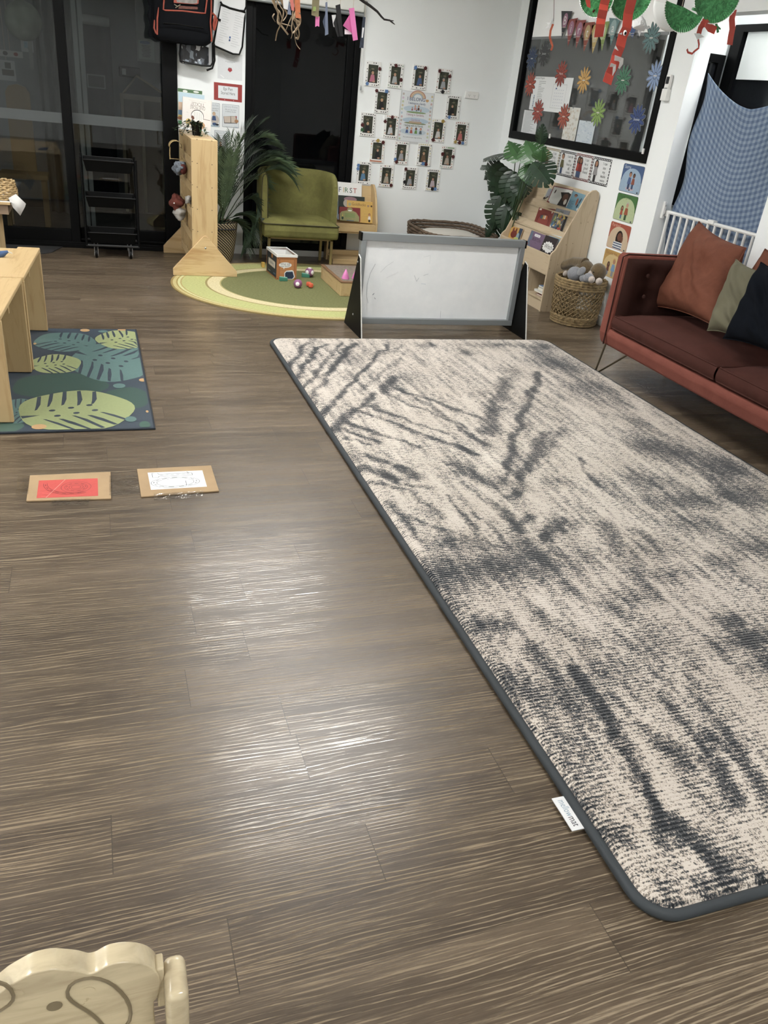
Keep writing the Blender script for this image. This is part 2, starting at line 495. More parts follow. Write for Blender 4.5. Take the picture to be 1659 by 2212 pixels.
# tall dark window
w = thing('window_1', None, None, (1.264, YB, 0)); del w['label']; del w['category']; w['kind'] = 'structure'
m = MB()
x0, x1, z0, z1 = 1.264, 2.248, 0.052, 2.07
m.box(x0, x0 + 0.055, YB - 0.012, YB + 0.06, z0, z1).box(x1 - 0.055, x1, YB - 0.012, YB + 0.06, z0, z1).box(x0 + 0.055, x1 - 0.055, YB - 0.012, YB + 0.06, z0, z0 + 0.055).box(x0 + 0.055, x1 - 0.055, YB - 0.012, YB + 0.06, z1 - 0.06, z1)
m.box(x0 + 0.055, x0 + 0.085, YB + 0.01, YB + 0.06, z0 + 0.05, z1 - 0.05).box(x1 - 0.115, x1 - 0.055, YB + 0.01, YB + 0.06, z0 + 0.05, z1 - 0.05)
m.build('window_frame', M_black, w, bevel=0.003)
MB().box(x0 + 0.08, x1 - 0.11, YB + 0.03, YB + 0.036, z0 + 0.05, z1 - 0.05).build('pane', M_glass_dark, w)
# notice window in the right wall
w = thing('window_2', None, None, (XR, WY0, WZ0)); del w['label']; del w['category']; w['kind'] = 'structure'
m = MB(); b = 0.062
xa, xb = XR - 0.012, XR + 0.10
m.box(xa, xb, WY0, WY0 + b, WZ0, WZ1).box(xa, xb, WY1 - b, WY1, WZ0, WZ1).box(xa, xb, WY0 + b, WY1 - b, WZ0, WZ0 + b).box(xa, xb, WY0 + b, WY1 - b, WZ1 - b, WZ1)
m.box(XR + 0.02, xb, WY0 + b, WY0 + b + 0.03, WZ0 + b, WZ1 - b).box(XR + 0.02, xb, WY1 - b - 0.05, WY1 - b, WZ0 + b, WZ1 - b)
m.build('window_frame', M_black, w, bevel=0.003)
MB().box(XR + 0.012, XR + 0.018, WY0 + b, WY1 - b, WZ0 + b, WZ1 - b).build('pane', glass_mat('notice_glass', 1.5, (0.86, 0.87, 0.87, 1)), w)
for (px, py) in ((1189, 294), (1391, 327)):
    p = atX(px, py, XR - 0.014)
    MB().box(p.x - 0.012, p.x, p.y - 0.008, p.y + 0.008, p.z - 0.018, p.z + 0.018).build('window_latch', M_whiteplastic, w, bevel=0.003)
# dark window and glazed door in the passage
w = thing('window_3', None, None, (3.9, 5.42, 1.0)); del w['label']; del w['category']; w['kind'] = 'structure'
wr = atY(1562, 120, 5.42)
m = MB().box(wr.x - 0.05, wr.x, 5.385, 5.419, 0.9, wr.z).box(wr.x - 0.42, wr.x - 0.05, 5.385, 5.419, wr.z - 0.05, wr.z)
m.build('window_frame', M_black, w)
MB().box(wr.x - 0.42, wr.x - 0.05, 5.408, 5.414, 0.9, wr.z - 0.05).box(wr.x - 0.11, wr.x - 0.09, 5.395, 5.408, 0.9, wr.z - 0.06).build('pane', simple('dark_pane', '#15171a', 0.15), w)
fx = 4.36
ft = atX(1597, 55, fx); gt = atX(1614, 70, fx); bb = atX(1600, 172, fx)
d = thing('door_3', None, None, (fx, ft.y, 0)); del d['label']; del d['category']; d['kind'] = 'structure'
m = MB().box(fx - 0.03, fx + 0.02, gt.y, ft.y, 0, ft.z).box(fx - 0.03, fx + 0.02, 4.2, gt.y, gt.z, ft.z).box(fx - 0.03, fx + 0.02, 4.1, 4.2, 0, ft.z)
m.build('door_frame', M_black, d)
MB().box(fx - 0.004, fx - 0.001, 4.2, gt.y, 0, gt.z).build('pane', simple('dark_pane', '#15171a', 0.15), d)
MB().box(fx - 0.014, fx - 0.006, 4.2, gt.y - 0.03, bb.z, gt.z).build('roller_blind', simple('white_blind', '#dfe2e0', 0.7, var=0.02), d)

# outdoors, seen faintly through the glass doors
S_('trim_2', MB().box(-4.5, 3.0, YB + 0.15, 11.0, -0.12, -0.02), simple('patio_concrete', '#4c4a46', 0.8, var=0.15))
S_('wall_outside', MB().box(-4.5, 3.0, 10.2, 10.3, -0.1, 3.2), simple('outside_render', '#7d8082', 0.8))
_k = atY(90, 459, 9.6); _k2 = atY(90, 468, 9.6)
S_('reflected_baseboard', MB().box(-4.5, 0.3, 9.58, 9.62, _k2.z, _k2.z + .025).box(-4.5, 0.3, 9.60, 9.64, _k.z - .02, _k.z + .01).box(-4.5, 0.3, 9.62, 9.64, -.02, _k.z - .02), simple('baseboard_reflection', '#9fa3a3', 0.5))  # pale bars standing in for the baseboard reflected in the glass doors
S_('trim_3', MB().box(-4.5, 3.0, YB + 0.15, 10.3, 2.75, 2.8), simple('soffit', '#8a8c8c', 0.8))
# ================================================================== ceiling lights
def emit(name, c, s):
    t = NT(name); t.b.inputs['Base Color'].default_value = (0.9, 0.9, 0.9, 1)
    t.b.inputs['Emission Color'].default_value = c; t.b.inputs['Emission Strength'].default_value = s
    return t.m
M_lamp = emit('lamp_diffuser', (1.0, 0.99, 0.965, 1), LAMP)
M_lamp2 = emit('passage_lamp_diffuser', (1.0, 1.0, 0.98, 1), 26.0)
LL = [(1.2, 5.85, 'rectangular ceiling light panel nearest the photo wall'),
      (1.2, 3.8, 'rectangular ceiling light panel over the middle of the floor'),
      (1.2, -0.6, 'rectangular ceiling light panel behind the small wooden chair'),
      (-2.3, 1.75, 'added unseen ceiling light panel at the near left, brightening the whiteboard'),  # added out of view to put more light on the whiteboard
      (-2.3, -0.6, 'added unseen ceiling light panel at the rear left, brightening the whiteboard'),  # also added, more light towards the whiteboard from behind the camera
      (-2.3, 5.85, 'rectangular ceiling light panel nearest the glass doors on the left'),
      (-2.3, 3.8, 'rectangular ceiling light panel above the birch benches')]
for (x, y, lb) in LL:
    t = thing('ceiling_light', lb, 'ceiling light', (x, y, ZC), 'ceiling light panels')
    MB().box(x - 0.62, x + 0.62, y - 0.17, y - 0.15, ZC - 0.03, ZC).box(x - 0.62, x + 0.62, y + 0.15, y + 0.17, ZC - 0.03, ZC).box(x - 0.62, x - 0.6, y - 0.15, y + 0.15, ZC - 0.03, ZC).box(x + 0.6, x + 0.62, y - 0.15, y + 0.15, ZC - 0.03, ZC).build('frame', M_whiteplastic, t)
    MB().box(x - 0.6, x + 0.6, y - 0.15, y + 0.15, ZC - 0.02, ZC).build('diffuser', M_lamp, t)
t = thing('ceiling_light', 'square ceiling light panel in the passage behind the blue cloth', 'ceiling light', (4.1, 4.3, ZC), 'ceiling light panels')
MB().box(3.95, 4.25, 4.1, 4.6, ZC - 0.02, ZC).build('diffuser', M_lamp2, t)
MB().box(3.93, 4.27, 4.08, 4.62, ZC - 0.012, ZC - 0.001).build('frame', M_whiteplastic, t)

# ================================================================== the big patterned rug
RX0, RX1, RY0, RY1, RZ = 0.985, 2.942, 0.755, 4.765, 0.034
def rug_pattern(xs, ys):
    """soft map of the dark yarn, sampled on the tuft grid"""
    Xg, Yg = np.meshgrid(xs, ys)
    D = np.zeros_like(Xg)
    wx = np.array([[mnoise.noise(Vector((x * 7, y * 7, 0.3))) + .6 * mnoise.noise(Vector((x * 19, y * 19, 2.3))) for x in xs] for y in ys])
    wy = np.array([[mnoise.noise(Vector((x * 7, y * 7, 5.3))) + .6 * mnoise.noise(Vector((x * 19, y * 19, 8.3))) for x in xs] for y in ys])
    Xg = Xg + .030 * wx; Yg = Yg + .030 * wy
    def seg(p, q, w, s):
        a = np.array(G(*p, RZ)[:2]); b = np.array(G(*q, RZ)[:2])
        d = b - a; L2 = d @ d
        t = np.clip(((Xg - a[0]) * d[0] + (Yg - a[1]) * d[1]) / L2, 0, 1)
        r = np.hypot(Xg - a[0] - t * d[0], Yg - a[1] - t * d[1])
        D[:] = np.maximum(D, s * np.clip(1.25 - r / w, 0, 1))
    def blob(p, rx, ry, s):
        a = G(*p, RZ)
        r = ((Xg - a.x) / rx) ** 2 + ((Yg - a.y) / ry) ** 2
        D[:] = np.maximum(D, s * np.exp(-r * 1.1))
    for p, q, w, s in [
        ((660, 742), (628, 790), .022, .75), ((700, 742), (640, 815), .022, .75), ((738, 742), (652, 838), .02, .6), ((765, 742), (705, 812), .028, .9), ((705, 812), (668, 868), .02, .5),
        ((838, 745), (695, 898), .02, .8), ((880, 760), (775, 850), .02, .35), ((805, 850), (715, 935), .025, .65), ((872, 745), (830, 765), .02, .4),
        ((850, 815), (830, 845), .04, .8), ((850, 835), (1040, 905), .02, .7), ((830, 850), (1010, 925), .018, .6), ((800, 875), (960, 935), .02, .6), ((770, 885), (1030, 985), .02, .65), ((740, 910), (900, 965), .02, .7),
        ((735, 925), (830, 960), .022, .7), ((745, 945), (800, 962), .02, .6), ((900, 860), (1050, 960), .022, .55), ((940, 950), (1040, 985), .022, .8),
        ((1092, 820), (1055, 930), .06, .62), ((1115, 800), (1085, 870), .04, .5), ((1165, 805), (1105, 965), .028, .8), ((1105, 965), (1095, 1010), .03, .8), ((1150, 900), (1100, 1050), .02, .3), ((1185, 935), (1125, 1030), .04, .65), ((1130, 1015), (1105, 1075), .03, .7), ((1215, 925), (1180, 985), .03, .45), ((1100, 1015), (1070, 1055), .02, .6), ((980, 1000), (1070, 1050), .04, .65),
        ((785, 1010), (850, 1038), .035, .9), ((800, 985), (830, 1000), .03, .8), ((855, 1010), (890, 1030), .035, .8), ((870, 1045), (935, 1055), .015, .5), ((780, 1040), (880, 1060), .018, .6), ((880, 1060), (960, 1120), .014, .5), ((1000, 1040), (1100, 1120), .02, .6), ((1090, 1110), (1125, 1135), .03, .8), ((965, 1070), (1060, 1190), .016, .6), ((1025, 1108), (1110, 1185), .018, .6), ((1150, 1120), (1120, 1145), .03, .8), ((1215, 1120), (1170, 1165), .035, .75), ((840, 1085), (900, 1160), .02, .45), ((1250, 990), (1300, 1052), .02, .6), ((870, 1110), (1010, 1165), .022, .55),
        ((1300, 1130), (1420, 1290), .05, .6), ((1370, 1150), (1440, 1205), .04, .6), ((1210, 1260), (1360, 1330), .04, .5), ((1310, 1530), (1400, 1680), .035, .95), ((1400, 1680), (1445, 1790), .025, .95), ((1240, 1440), (1310, 1530), .03, .75), ((1430, 1500), (1510, 1590), .03, .7), ((1510, 1590), (1580, 1730), .035, .8), ((1440, 1800), (1470, 1780), .04, .9), ((1470, 1790), (1560, 1860), .06, .7), ((1530, 1900), (1570, 1945), .04, .8), ((1480, 1430), (1530, 1520), .035, .6), ((1390, 1560), (1530, 1650), .02, .4), ((1150, 1400), (1280, 1560), .04, .55), ((1180, 1330), (1300, 1450), .035, .5), ((1550, 1550), (1659, 1740), .03, .5), ((1420, 1590), (1480, 1650), .03, .6), ((1300, 1790), (1340, 1800), .03, .6), ((1400, 1985), (1460, 1990), .05, .6), ((1640, 1900), (1659, 1910), .03, .7)]:
        seg(p, q, w, s)
    for p, rx, ry, s in [
        ((960, 1240), .16, .14, .95), ((1050, 1230), .2, .12, .85), ((1160, 1215), .2, .1, .7), ((940, 1290), .1, .1, .7), ((1000, 1170), .15, .05, .6), ((1080, 1180), .2, .05, .6),
        ((1200, 780), .16, .25, .75), ((1290, 850), .14, .3, .55), ((1080, 745), .25, .05, .55), ((1160, 750), .15, .06, .6), ((920, 745), .06, .05, .6), ((1130, 870), .2, .3, .25), ((1010, 760), .06, .07, .5), ((1100, 800), .09, .09, .45), ((1050, 850), .1, .1, .35),
        ((1440, 970), .16, .18, .75), ((1560, 1010), .16, .18, .8), ((1600, 1070), .2, .12, .7), ((1480, 1080), .18, .1, .65), ((1500, 1130), .1, .1, .6), ((1640, 1180), .12, .1, .7), ((1400, 1040), .1, .12, .55), ((1370, 920), .12, .25, .5),
        ((1620, 1380), .2, .08, .85), ((1580, 1340), .1, .05, .7), ((1650, 1440), .08, .08, .75), ((1400, 1180), .15, .1, .5), ((1360, 1290), .14, .07, .55), ((1450, 1240), .12, .06, .5), ((1560, 1210), .1, .06, .55), ((1240, 1130), .07, .05, .5), ((1000, 1020), .06, .05, .7), ((1050, 1040), .08, .06, .6), ((1200, 1040), .08, .05, .5),
        ((1120, 1490), .1, .12, .6), ((1190, 1500), .12, .1, .55), ((1180, 1680), .05, .1, .6), ((1230, 1740), .06, .06, .55), ((1060, 1350), .08, .06, .6), ((1260, 1380), .1, .05, .5), ((1440, 1880), .08, .08, .15), ((1540, 1840), .05, .06, .6), ((1590, 1940), .05, .03, .5), ((760, 765), .3, .2, .22), ((900, 820), .35, .3, .2), ((1250, 1600), .2, .2, .28), ((1400, 1400), .3, .15, .3)]:
        blob(p, rx, ry, s)
    return D
nx, ny = 170, 340
xs = np.linspace(RX0, RX1, nx); ys = np.linspace(RY0, RY1, ny)
D = rug_pattern(xs, ys)
def rug_mat():
    t = NT('plush_rug_pile')
    at = t.n('ShaderNodeAttribute', attribute_name='dark')
    tc = t.n('ShaderNodeTexCoord'); sep = t.n('ShaderNodeSeparateXYZ'); t.l(tc.outputs['Object'], sep.inputs[0])
    X, Y = sep.outputs[0], sep.outputs[1]
    def vec(a, b, rot=0.0):
        mp = t.n('ShaderNodeMapping'); t.l(tc.outputs['Object'], mp.inputs[0])
        mp.inputs['Rotation'].default_value = (0, 0, rot); mp.inputs['Scale'].default_value = (a, b, 1)
        return mp.outputs[0]
    streak = t.noise(vec(13, 1.5, 0.10), 1.6, 5, 0.7)     # abrash running along the rug
    yarn = t.noise(vec(34, 95), 1.0, 3, 0.8)
    yarn2 = t.noise(vec(230, 150), 1.0, 2, 0.7)
    cloud = t.noise(vec(1, 1), 2.1, 3, 0.6)
    warp = t.noise(vec(7, 5), 1.0, 4, 0.7)
    ridge = t.math('SINE', t.math('MULTIPLY', Y, 2 * PI / 0.0115))
    def cen(n, k): return t.math('MULTIPLY', t.math('SUBTRACT', n, 0.5), k)
    rough_edge = t.math('ADD', cen(streak, 2.4), cen(warp, 1.0))
    f = t.math('ADD', t.math('MULTIPLY', at.outputs['Fac'], 1.12), 0.27)
    f = t.math('ADD', f, rough_edge)
    f = t.math('ADD', f, cen(cloud, 0.9))
    f = t.math('ADD', f, cen(yarn, 3.3))
    f = t.math('ADD', f, cen(yarn2, 2.9))
    f = t.math('SUBTRACT', f, t.math('MULTIPLY', ridge, 0.20))
    f = t.math('MULTIPLY', f, 0.72)
    cream = t.ramp(cloud, [(0.35, rgb('#c6bbae')), (0.65, rgb('#d5cbbf'))])
    c = t.ramp(f, [(0.12, (1, 1, 1, 1)), (0.34, rgb('#cfc8c0')), (0.48, rgb('#8c8d91')), (0.66, rgb('#505b67')), (0.90, rgb('#252d38'))])
    t.base(t.mix(1.0, cream, c, 'MULTIPLY'))
    t.b.inputs['Roughness'].default_value = 0.95; t.b.inputs['Specular IOR Level'].default_value = 0.1
    t.b.inputs['Sheen Weight'].default_value = 0.25
    t.bump(t.math('ADD', t.math('MULTIPLY', ridge, 0.30), t.math('MULTIPLY', yarn2, 0.7)), 0.9, 0.004)
    return t.m
M_rug = rug_mat()
rug = thing('area_rug', 'large cream and charcoal abstract plush rug with grey piped edge beside the sofa', 'rug', (2.0, 2.7, 0))
CR = 0.075
def inset(x, y):
    """distance inside the rounded rug outline"""
    dx = min(x - RX0, RX1 - x); dy = min(y - RY0, RY1 - y)
    if dx < CR and dy < CR: return CR - math.hypot(CR - dx, CR - dy)
    return min(dx, dy)
def rugpt(i, j):
    x, y = xs[i], ys[j]
    dx = min(x - RX0, RX1 - x); dy = min(y - RY0, RY1 - y)
    if dx < CR and dy < CR:
        cx = RX0 + CR if x - RX0 < CR else RX1 - CR; cy = RY0 + CR if y - RY0 < CR else RY1 - CR
        vx, vy = x - cx, y - cy; L = math.hypot(vx, vy); mx = max(abs(vx), abs(vy))
        if L > 1e-9: x, y = cx + vx / L * mx, cy + vy / L * mx
    e = max(0.0, inset(x, y))
    k = min(1.0, e / 0.035)
    z = 0.016 + (RZ - 0.016) * math.sqrt(max(0, 1 - (1 - k) ** 2)) + 0.0016 * mnoise.noise(Vector((x * 22, y * 22, 0)))
    return (x, y, z)
m = MB()
m.add([rugpt(i, j) for j in range(ny) for i in range(nx)], [(j * nx + i, j * nx + i + 1, (j + 1) * nx + i + 1, (j + 1) * nx + i) for j in range(ny - 1) for i in range(nx - 1)], None, 0, True)
pile = m.build('pile', M_rug, rug, sharp=0)
at = pile.data.attributes.new('dark', 'FLOAT', 'POINT'); at.data.foreach_set('value', D.astype(np.float32).ravel())
def rounded_outline(x0, x1, y0, y1, r, z, n=8):
    pts = []
    for cx, cy, a0 in ((x1 - r, y0 + r, -90), (x1 - r, y1 - r, 0), (x0 + r, y1 - r, 90), (x0 + r, y0 + r, 180)):
        for k in range(n + 1):
            a = math.radians(a0 + 90.0 * k / n); pts.append((cx + r * math.cos(a), cy + r * math.sin(a), z))
    return pts
M_pipe = simple('grey_binding', '#30363a', 0.75, var=0.1)
MB().tube(rounded_outline(RX0 - 0.004, RX1 + 0.004, RY0 - 0.004, RY1 + 0.004, CR, 0.0135), 0.0125, 10, closed=True).build('piping', M_pipe, rug)
# sewn-in tag with its lettering
ta, tb = G(1181, 1735), G(1222, 1806)
ty0, ty1 = min(ta.y, tb.y), max(ta.y, tb.y)
a = Art((RX0 - 0.012, ty1, 0.0135), (0, -1, 0), (1, 0, 0))
L = ty1 - ty0
a.box(RX0 - 0.048, RX0 - 0.008, ty0, ty1, 0.011, 0.0132, '#d9dadb')
a.U = Vector((0, -1, 0)); a.V = Vector((1, 0, 0))
a.text('mellow', L * 0.10, -0.026, 0.026, '#7d97a8', 'L', wmax=L * 0.5)
a.text('mat', L * 0.62, -0.026, 0.026, '#2b3036', 'L', wmax=L * 0.28)
a.build('tag', PRINT, rug)
# ================================================================== sofa
def velvet(name, c, dark, sheen):
    t = NT(name)
    v = t.coords()
    n = t.noise(v, 7.0, 4, 0.6, 0.6)
    n2 = t.noise(v, 60.0, 2)
    f = t.math('ADD', t.math('MULTIPLY', n, 0.8), t.math('MULTIPLY', n2, 0.2))
    t.base(t.ramp(f, [(0.35, rgb(dark)), (0.65, rgb(c))]))
    t.b.inputs['Roughness'].default_value = 0.85; t.b.inputs['Specular IOR Level'].default_value = 0.2
    t.b.inputs['Sheen Weight'].default_value = sheen; t.b.inputs['Sheen Roughness'].default_value = 0.35
    t.b.inputs['Sheen Tint'].default_value = rgb(c)
    t.bump(t.noise(v, 350, 2), 0.15, 0.001)
    return t.m
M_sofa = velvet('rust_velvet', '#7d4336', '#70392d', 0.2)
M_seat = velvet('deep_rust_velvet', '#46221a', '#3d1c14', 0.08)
M_arm_in = velvet('rust_velvet_shaded', '#351a13', '#2e140e', 0.05)  # sofa's rust velvet again, darkened to carry the shade inside the arms
M_brass = simple('dull_brass', '#6b604c', 0.35, 0.9)
sofa = thing('sofa', 'rust velvet sofa on thin metal hairpin legs beside the large rug', 'sofa', (3.3, 3.1, 0))
SX0, SX1, SY0, SY1 = 2.935, 3.675, 2.03, 4.175
MB().prism([(SX0, 0.27), (SX0 + 0.02, 0.205), (SX0 + 0.05, 0.19), (SX1, 0.19), (SX1, 0.29), (SX0 + 0.10, 0.29), (SX0 + 0.012, 0.305)], SY0 + 0.09, SY1 - 0.09, 'Y').build('front_rail', M_sofa, sofa, bevel=0.012, seg=3)
for y0, y1 in ((SY1 - 0.095, SY1), (SY0, SY0 + 0.095)):
    ar = MB().prism([(SX0, 0.27), (SX0 + 0.02, 0.205), (SX0 + 0.05, 0.19), (SX1, 0.19), (SX1, 0.745), (SX0 + 0.035, 0.745), (SX0 + 0.012, 0.73)], y0, y1, 'Y').build('arm', M_sofa, sofa, bevel=0.02, seg=3)
    # tufted inner pad
    far = y0 > 3
    yp = y0 - 0.002 if far else y1 + 0.002
    sg = -1 if far else 1
    tufts = [atY(1400, 596, yp), atY(1391, 641, yp), Vector((3.32, yp, 0.62)), Vector((3.3, yp, 0.5))]
    def pad(u, v):
        x = SX0 + 0.025 + u * 0.62; z = 0.31 + v * 0.415
        e = min(u, 1 - u) * 12; f = min(v, 1 - v) * 9
        d = 0.03 * min(1, e) ** 0.5 * min(1, f) ** 0.5
        for q in tufts:
            r = math.hypot(x - q.x, z - q.z); d -= 0.030 * math.exp(-(r / 0.055) ** 2)
        d -= 0.004 * math.exp(-((x - tufts[0].x - 0.004) / 0.012) ** 2)
        return (x, yp + sg * d, z)
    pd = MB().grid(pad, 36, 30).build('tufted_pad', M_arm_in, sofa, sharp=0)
    bt = MB()
    for q in tufts[:2]:
        MB().ball((q.x, yp + sg * 0.001, q.z), (0.006, 0.003, 0.006)).build('button', M_arm_in, pd, world=False)
    pts = [(SX0 - 0.001, (y0 + 0.012) if far else (y1 - 0.012), 0.205), (SX0 - 0.003, (y0 + 0.012) if far else (y1 - 0.012), 0.73), (SX0 + 0.03, (y0 + 0.012) if far else (y1 - 0.012), 0.746), (SX1, (y0 + 0.012) if far else (y1 - 0.012), 0.746)]
    MB().tube(pts, 0.004, 6).build('piping', M_arm_in, sofa)
for pd in [o for o in bpy.data.objects if o.name.startswith('button')]:
    for vtx in pd.data.vertices: vtx.co -= sofa.location
MB().box(3.56, SX1, SY0 + 0.09, SY1 - 0.09, 0.28, 0.745).build('backrest', M_sofa, sofa, bevel=0.03, seg=3)
def seat_cushion(y0, y1):
    w = y1 - y0; x0, x1 = SX0 + 0.005, 3.57
    def top(u, v):
        ex = min(u, 1 - u); ey = min(v, 1 - v)
        z = 0.388 + 0.055 * (min(1, ex * 4) * min(1, ey * 4)) ** 0.6
        x = x0 + u * (x1 - x0); y = y0 + v * w
        z += 0.004 * mnoise.noise(Vector((x * 5, y * 5, 1)))
        return (x, y, z)
    m = MB().grid(top, 24, 30)
    n = 40
    rings = []
    per = []
    for (cx, cy, a0) in ((x1 - .03, y0 + .03, -90), (x1 - .03, y1 - .03, 0), (x0 + .03, y1 - .03, 90), (x0 + .03, y0 + .03, 180)):
        pass
    def side(t, v):
        # walk round the edge: front, far side, back, near side
        P = [(x0, y0), (x0, y1), (x1, y1), (x1, y0), (x0, y0)]
        L = [w, x1 - x0, w, x1 - x0]; s = t * sum(L); k = 0
        while k < 3 and s > L[k]: s -= L[k]; k += 1
        f = s / L[k]; a, b = P[k], P[k + 1]
        x, y = a[0] + (b[0] - a[0]) * f, a[1] + (b[1] - a[1]) * f
        cxm, cym = (x0 + x1) / 2, (y0 + y1) / 2
        bul = 0.010 * math.sin(v * PI)
        z = 0.318 + 0.070 * v
        nx_ = (-1 if k == 0 else 1 if k == 2 else 0); ny_ = (1 if k == 1 else -1 if k == 3 else 0)
        pk = 0.0022 * math.sin(f * 55 + 3 * math.sin(f * 9)) * math.sin(v * PI) if k == 0 and 0.25 < f < 0.75 else 0
        return (x + nx_ * (bul + pk), y + ny_ * bul, z)
    m.grid(side, 160, 6)
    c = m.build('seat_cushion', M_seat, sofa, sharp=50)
    for zz in (0.389, 0.319):
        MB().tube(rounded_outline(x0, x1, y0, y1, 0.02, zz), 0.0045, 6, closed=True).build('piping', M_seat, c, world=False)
    return c
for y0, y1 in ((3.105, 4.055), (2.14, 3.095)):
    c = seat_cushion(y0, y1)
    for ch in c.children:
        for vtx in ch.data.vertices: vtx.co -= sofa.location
foot = G(1285, 804)
def leg(fy, inw):
    p = [(foot.x, fy, 0.004), (foot.x + 0.005, fy - 0.035 * inw, 0.195)]
    q = [(foot.x + 0.012, fy - 0.012 * inw, 0.004), (foot.x + 0.09, fy - 0.20 * inw, 0.195)]
    MB().tube([(x + dx, y, z) for x, y, z in p], 0.006, 8).tube([(x + dx, y, z) for x, y, z in q], 0.006, 8).tube([(foot.x + dx, fy, 0.006), (foot.x + dx + 0.012, fy - 0.012 * inw, 0.006)], 0.007, 8).build('leg', M_brass, sofa)
for dx in (0.0, 0.55):
    leg(foot.y, 1); leg(SY0 + 0.03, -1)

def pillow(name, label, mat, corners, thick, seed, group='scatter cushions on the rust sofa', piping=None):
    bl, br, tr, tl = [Vector(c) for c in corners]
    cen = (bl + br + tr + tl) / 4
    N = (br - bl).cross(tl - bl).normalized()
    o = thing(name, label, 'cushion', tuple(cen), group)
    def sd(sgn):
        def f(u, v):
            a, b = u * 2 - 1, v * 2 - 1
            pin = 0.10
            uu = 0.5 + a * 0.5 * (1 - pin * (1 - b * b) * abs(a)); vv = 0.5 + b * 0.5 * (1 - pin * (1 - a * a) * abs(b))
            p = bl * (1 - uu) * (1 - vv) + br * uu * (1 - vv) + tr * uu * vv + tl * (1 - uu) * vv
            h = max(0, (1 - a ** 4) * (1 - b ** 4)) ** 0.62 * thick * 0.5
            q = Vector((uu * 5 + seed, vv * 5, seed))
            wr = mnoise.noise(q) * 0.5 + mnoise.noise(Vector((uu * 4 + vv * 9 + seed, (vv - uu) * 2.5, seed))) * 0.8
            ed = max(0, (1 - a ** 2) * (1 - b ** 2)) ** 0.5
            fold = 0.010 * math.sin((u * 1.1 + v) * 22 + 2 * math.sin(u * 7 + seed)) * math.exp(-((u + v * 0.5 - 0.8) * 3.2) ** 2) * ed
            return p + N * sgn * (h + wr * 0.022 * ed * (thick / 0.15) + fold)
        return f
    m = MB().grid(sd(1), 40, 40)
    back = MB().grid(sd(-1), 40, 40)
    m.add(back.v, [f[::-1] for f in back.f], None, 0, True)
    m.build('cushion_cover', mat, o, merge=True, sharp=0)
    ed = [bl, br, tr, tl]
    pts = []
    f0 = sd(0.0)
    for k in range(80):
        t = k / 20.0
        u, v = ((t, 0) if t < 1 else (1, t - 1) if t < 2 else (3 - t, 1) if t < 3 else (0, 4 - t))
        pts.append(f0(u, v))
    MB().tube(pts, 0.0035, 5, closed=True).build('seam', mat if piping is None else piping, o)
    return o
M_rust = velvet('rust_cotton_velvet', '#693a26', '#5c301d', 0.1)
M_sage = simple('sage_cotton', '#59553f', 0.9, var=0.05, bump=0.1, bscale=300)
M_navy = simple('navy_velvet', '#0a0e15', 0.9, spec=0.08, var=0.1)
pillow('scatter_cushion', 'large rust cushion standing on its corner against the sofa arm', M_rust,
       [G(1402, 661, 0.43), atX(1545, 705, 3.12), atX(1612, 536, 3.42), atX(1510, 478, 3.50)], 0.17, 3.1)
pillow('scatter_cushion', 'second rust cushion leaning on the sofa back behind the sage one', M_rust,
       [(3.36, 3.70, 0.45), (3.36, 3.2, 0.45), (3.54, 3.14, 0.86), (3.54, 3.66, 0.885)], 0.13, 8.4)
pillow('scatter_cushion', 'small sage green cushion between the rust and navy ones', M_sage,
       [atX(1528, 714, 3.08), atX(1602, 738, 3.06), atX(1662, 588, 3.22), atX(1590, 560, 3.24)], 0.12, 5.7)
pillow('scatter_cushion', 'dark navy cushion at the right edge lying over the sage one', M_navy,
       [atX(1562, 731, 3.02), atX(1700, 778, 3.0), atX(1748, 600, 3.18), atX(1644, 566, 3.18)], 0.14, 1.9)

# ================================================================== whiteboard on stand
M_alu = simple('grey_aluminium', '#8d9395', 0.4, 0.35, var=0.03)
def whiteboard_mat():
    t = NT('whiteboard_surface')
    v = t.coords()
    n = t.noise(v, 5.0, 4, 0.7)
    t.base(t.ramp(n, [(0.35, rgb('#e2e6e8')), (0.6, rgb('#e9eced'))]))
    t.b.inputs['Roughness'].default_value = 0.22
    return t.m
wb = thing('whiteboard', 'low framed whiteboard standing on black side plates beyond the rug', 'whiteboard', (2.2, 5.06, 0))
BX0, BX1, BZ0, BZ1, BY = 1.615, 2.805, 0.045, 0.637, 5.045
m = MB()
fw = 0.048
m.box(BX0, BX1, BY, BY + 0.05, BZ1 - fw, BZ1).box(BX0, BX1, BY, BY + 0.05, BZ0, BZ0 + fw * 0.8).box(BX0, BX0 + fw * 0.75, BY, BY + 0.05, BZ0 + fw * 0.8, BZ1 - fw).box(BX1 - fw * 0.75, BX1, BY, BY + 0.05, BZ0 + fw * 0.8, BZ1 - fw)
m.build('board_frame', M_alu, wb, bevel=0.003)
a = Art((BX0, BY + 0.028, BZ0), (1, 0, 0), (0, 0, 1))
def wbp(x, y):
    p = atY(x, y, BY + 0.028); return (p.x - BX0, p.z - BZ0)
def wbl(pts, w, c): a.line([wbp(*p) for p in pts], w, c)
wbl([(811, 570), (800, 590), (793, 615), (792, 640), (795, 655)], .003, '#aab0b4')
wbl([(850, 565), (835, 575), (822, 588)], .0025, '#c5c9cc'); wbl([(915, 555), (930, 552), (928, 570)], .0025, '#d0d4d6')
wbl([(895, 595), (900, 608), (905, 600)], .004, '#c0c5ca'); wbl([(915, 595), (925, 592)], .004, '#c0c5ca'); wbl([(910, 613), (920, 614)], .003, '#b8c6d0'); wbl([(805, 637), (808, 634)], .005, '#7f8791'); wbl([(809, 643), (811, 646)], .004, '#8f979f')
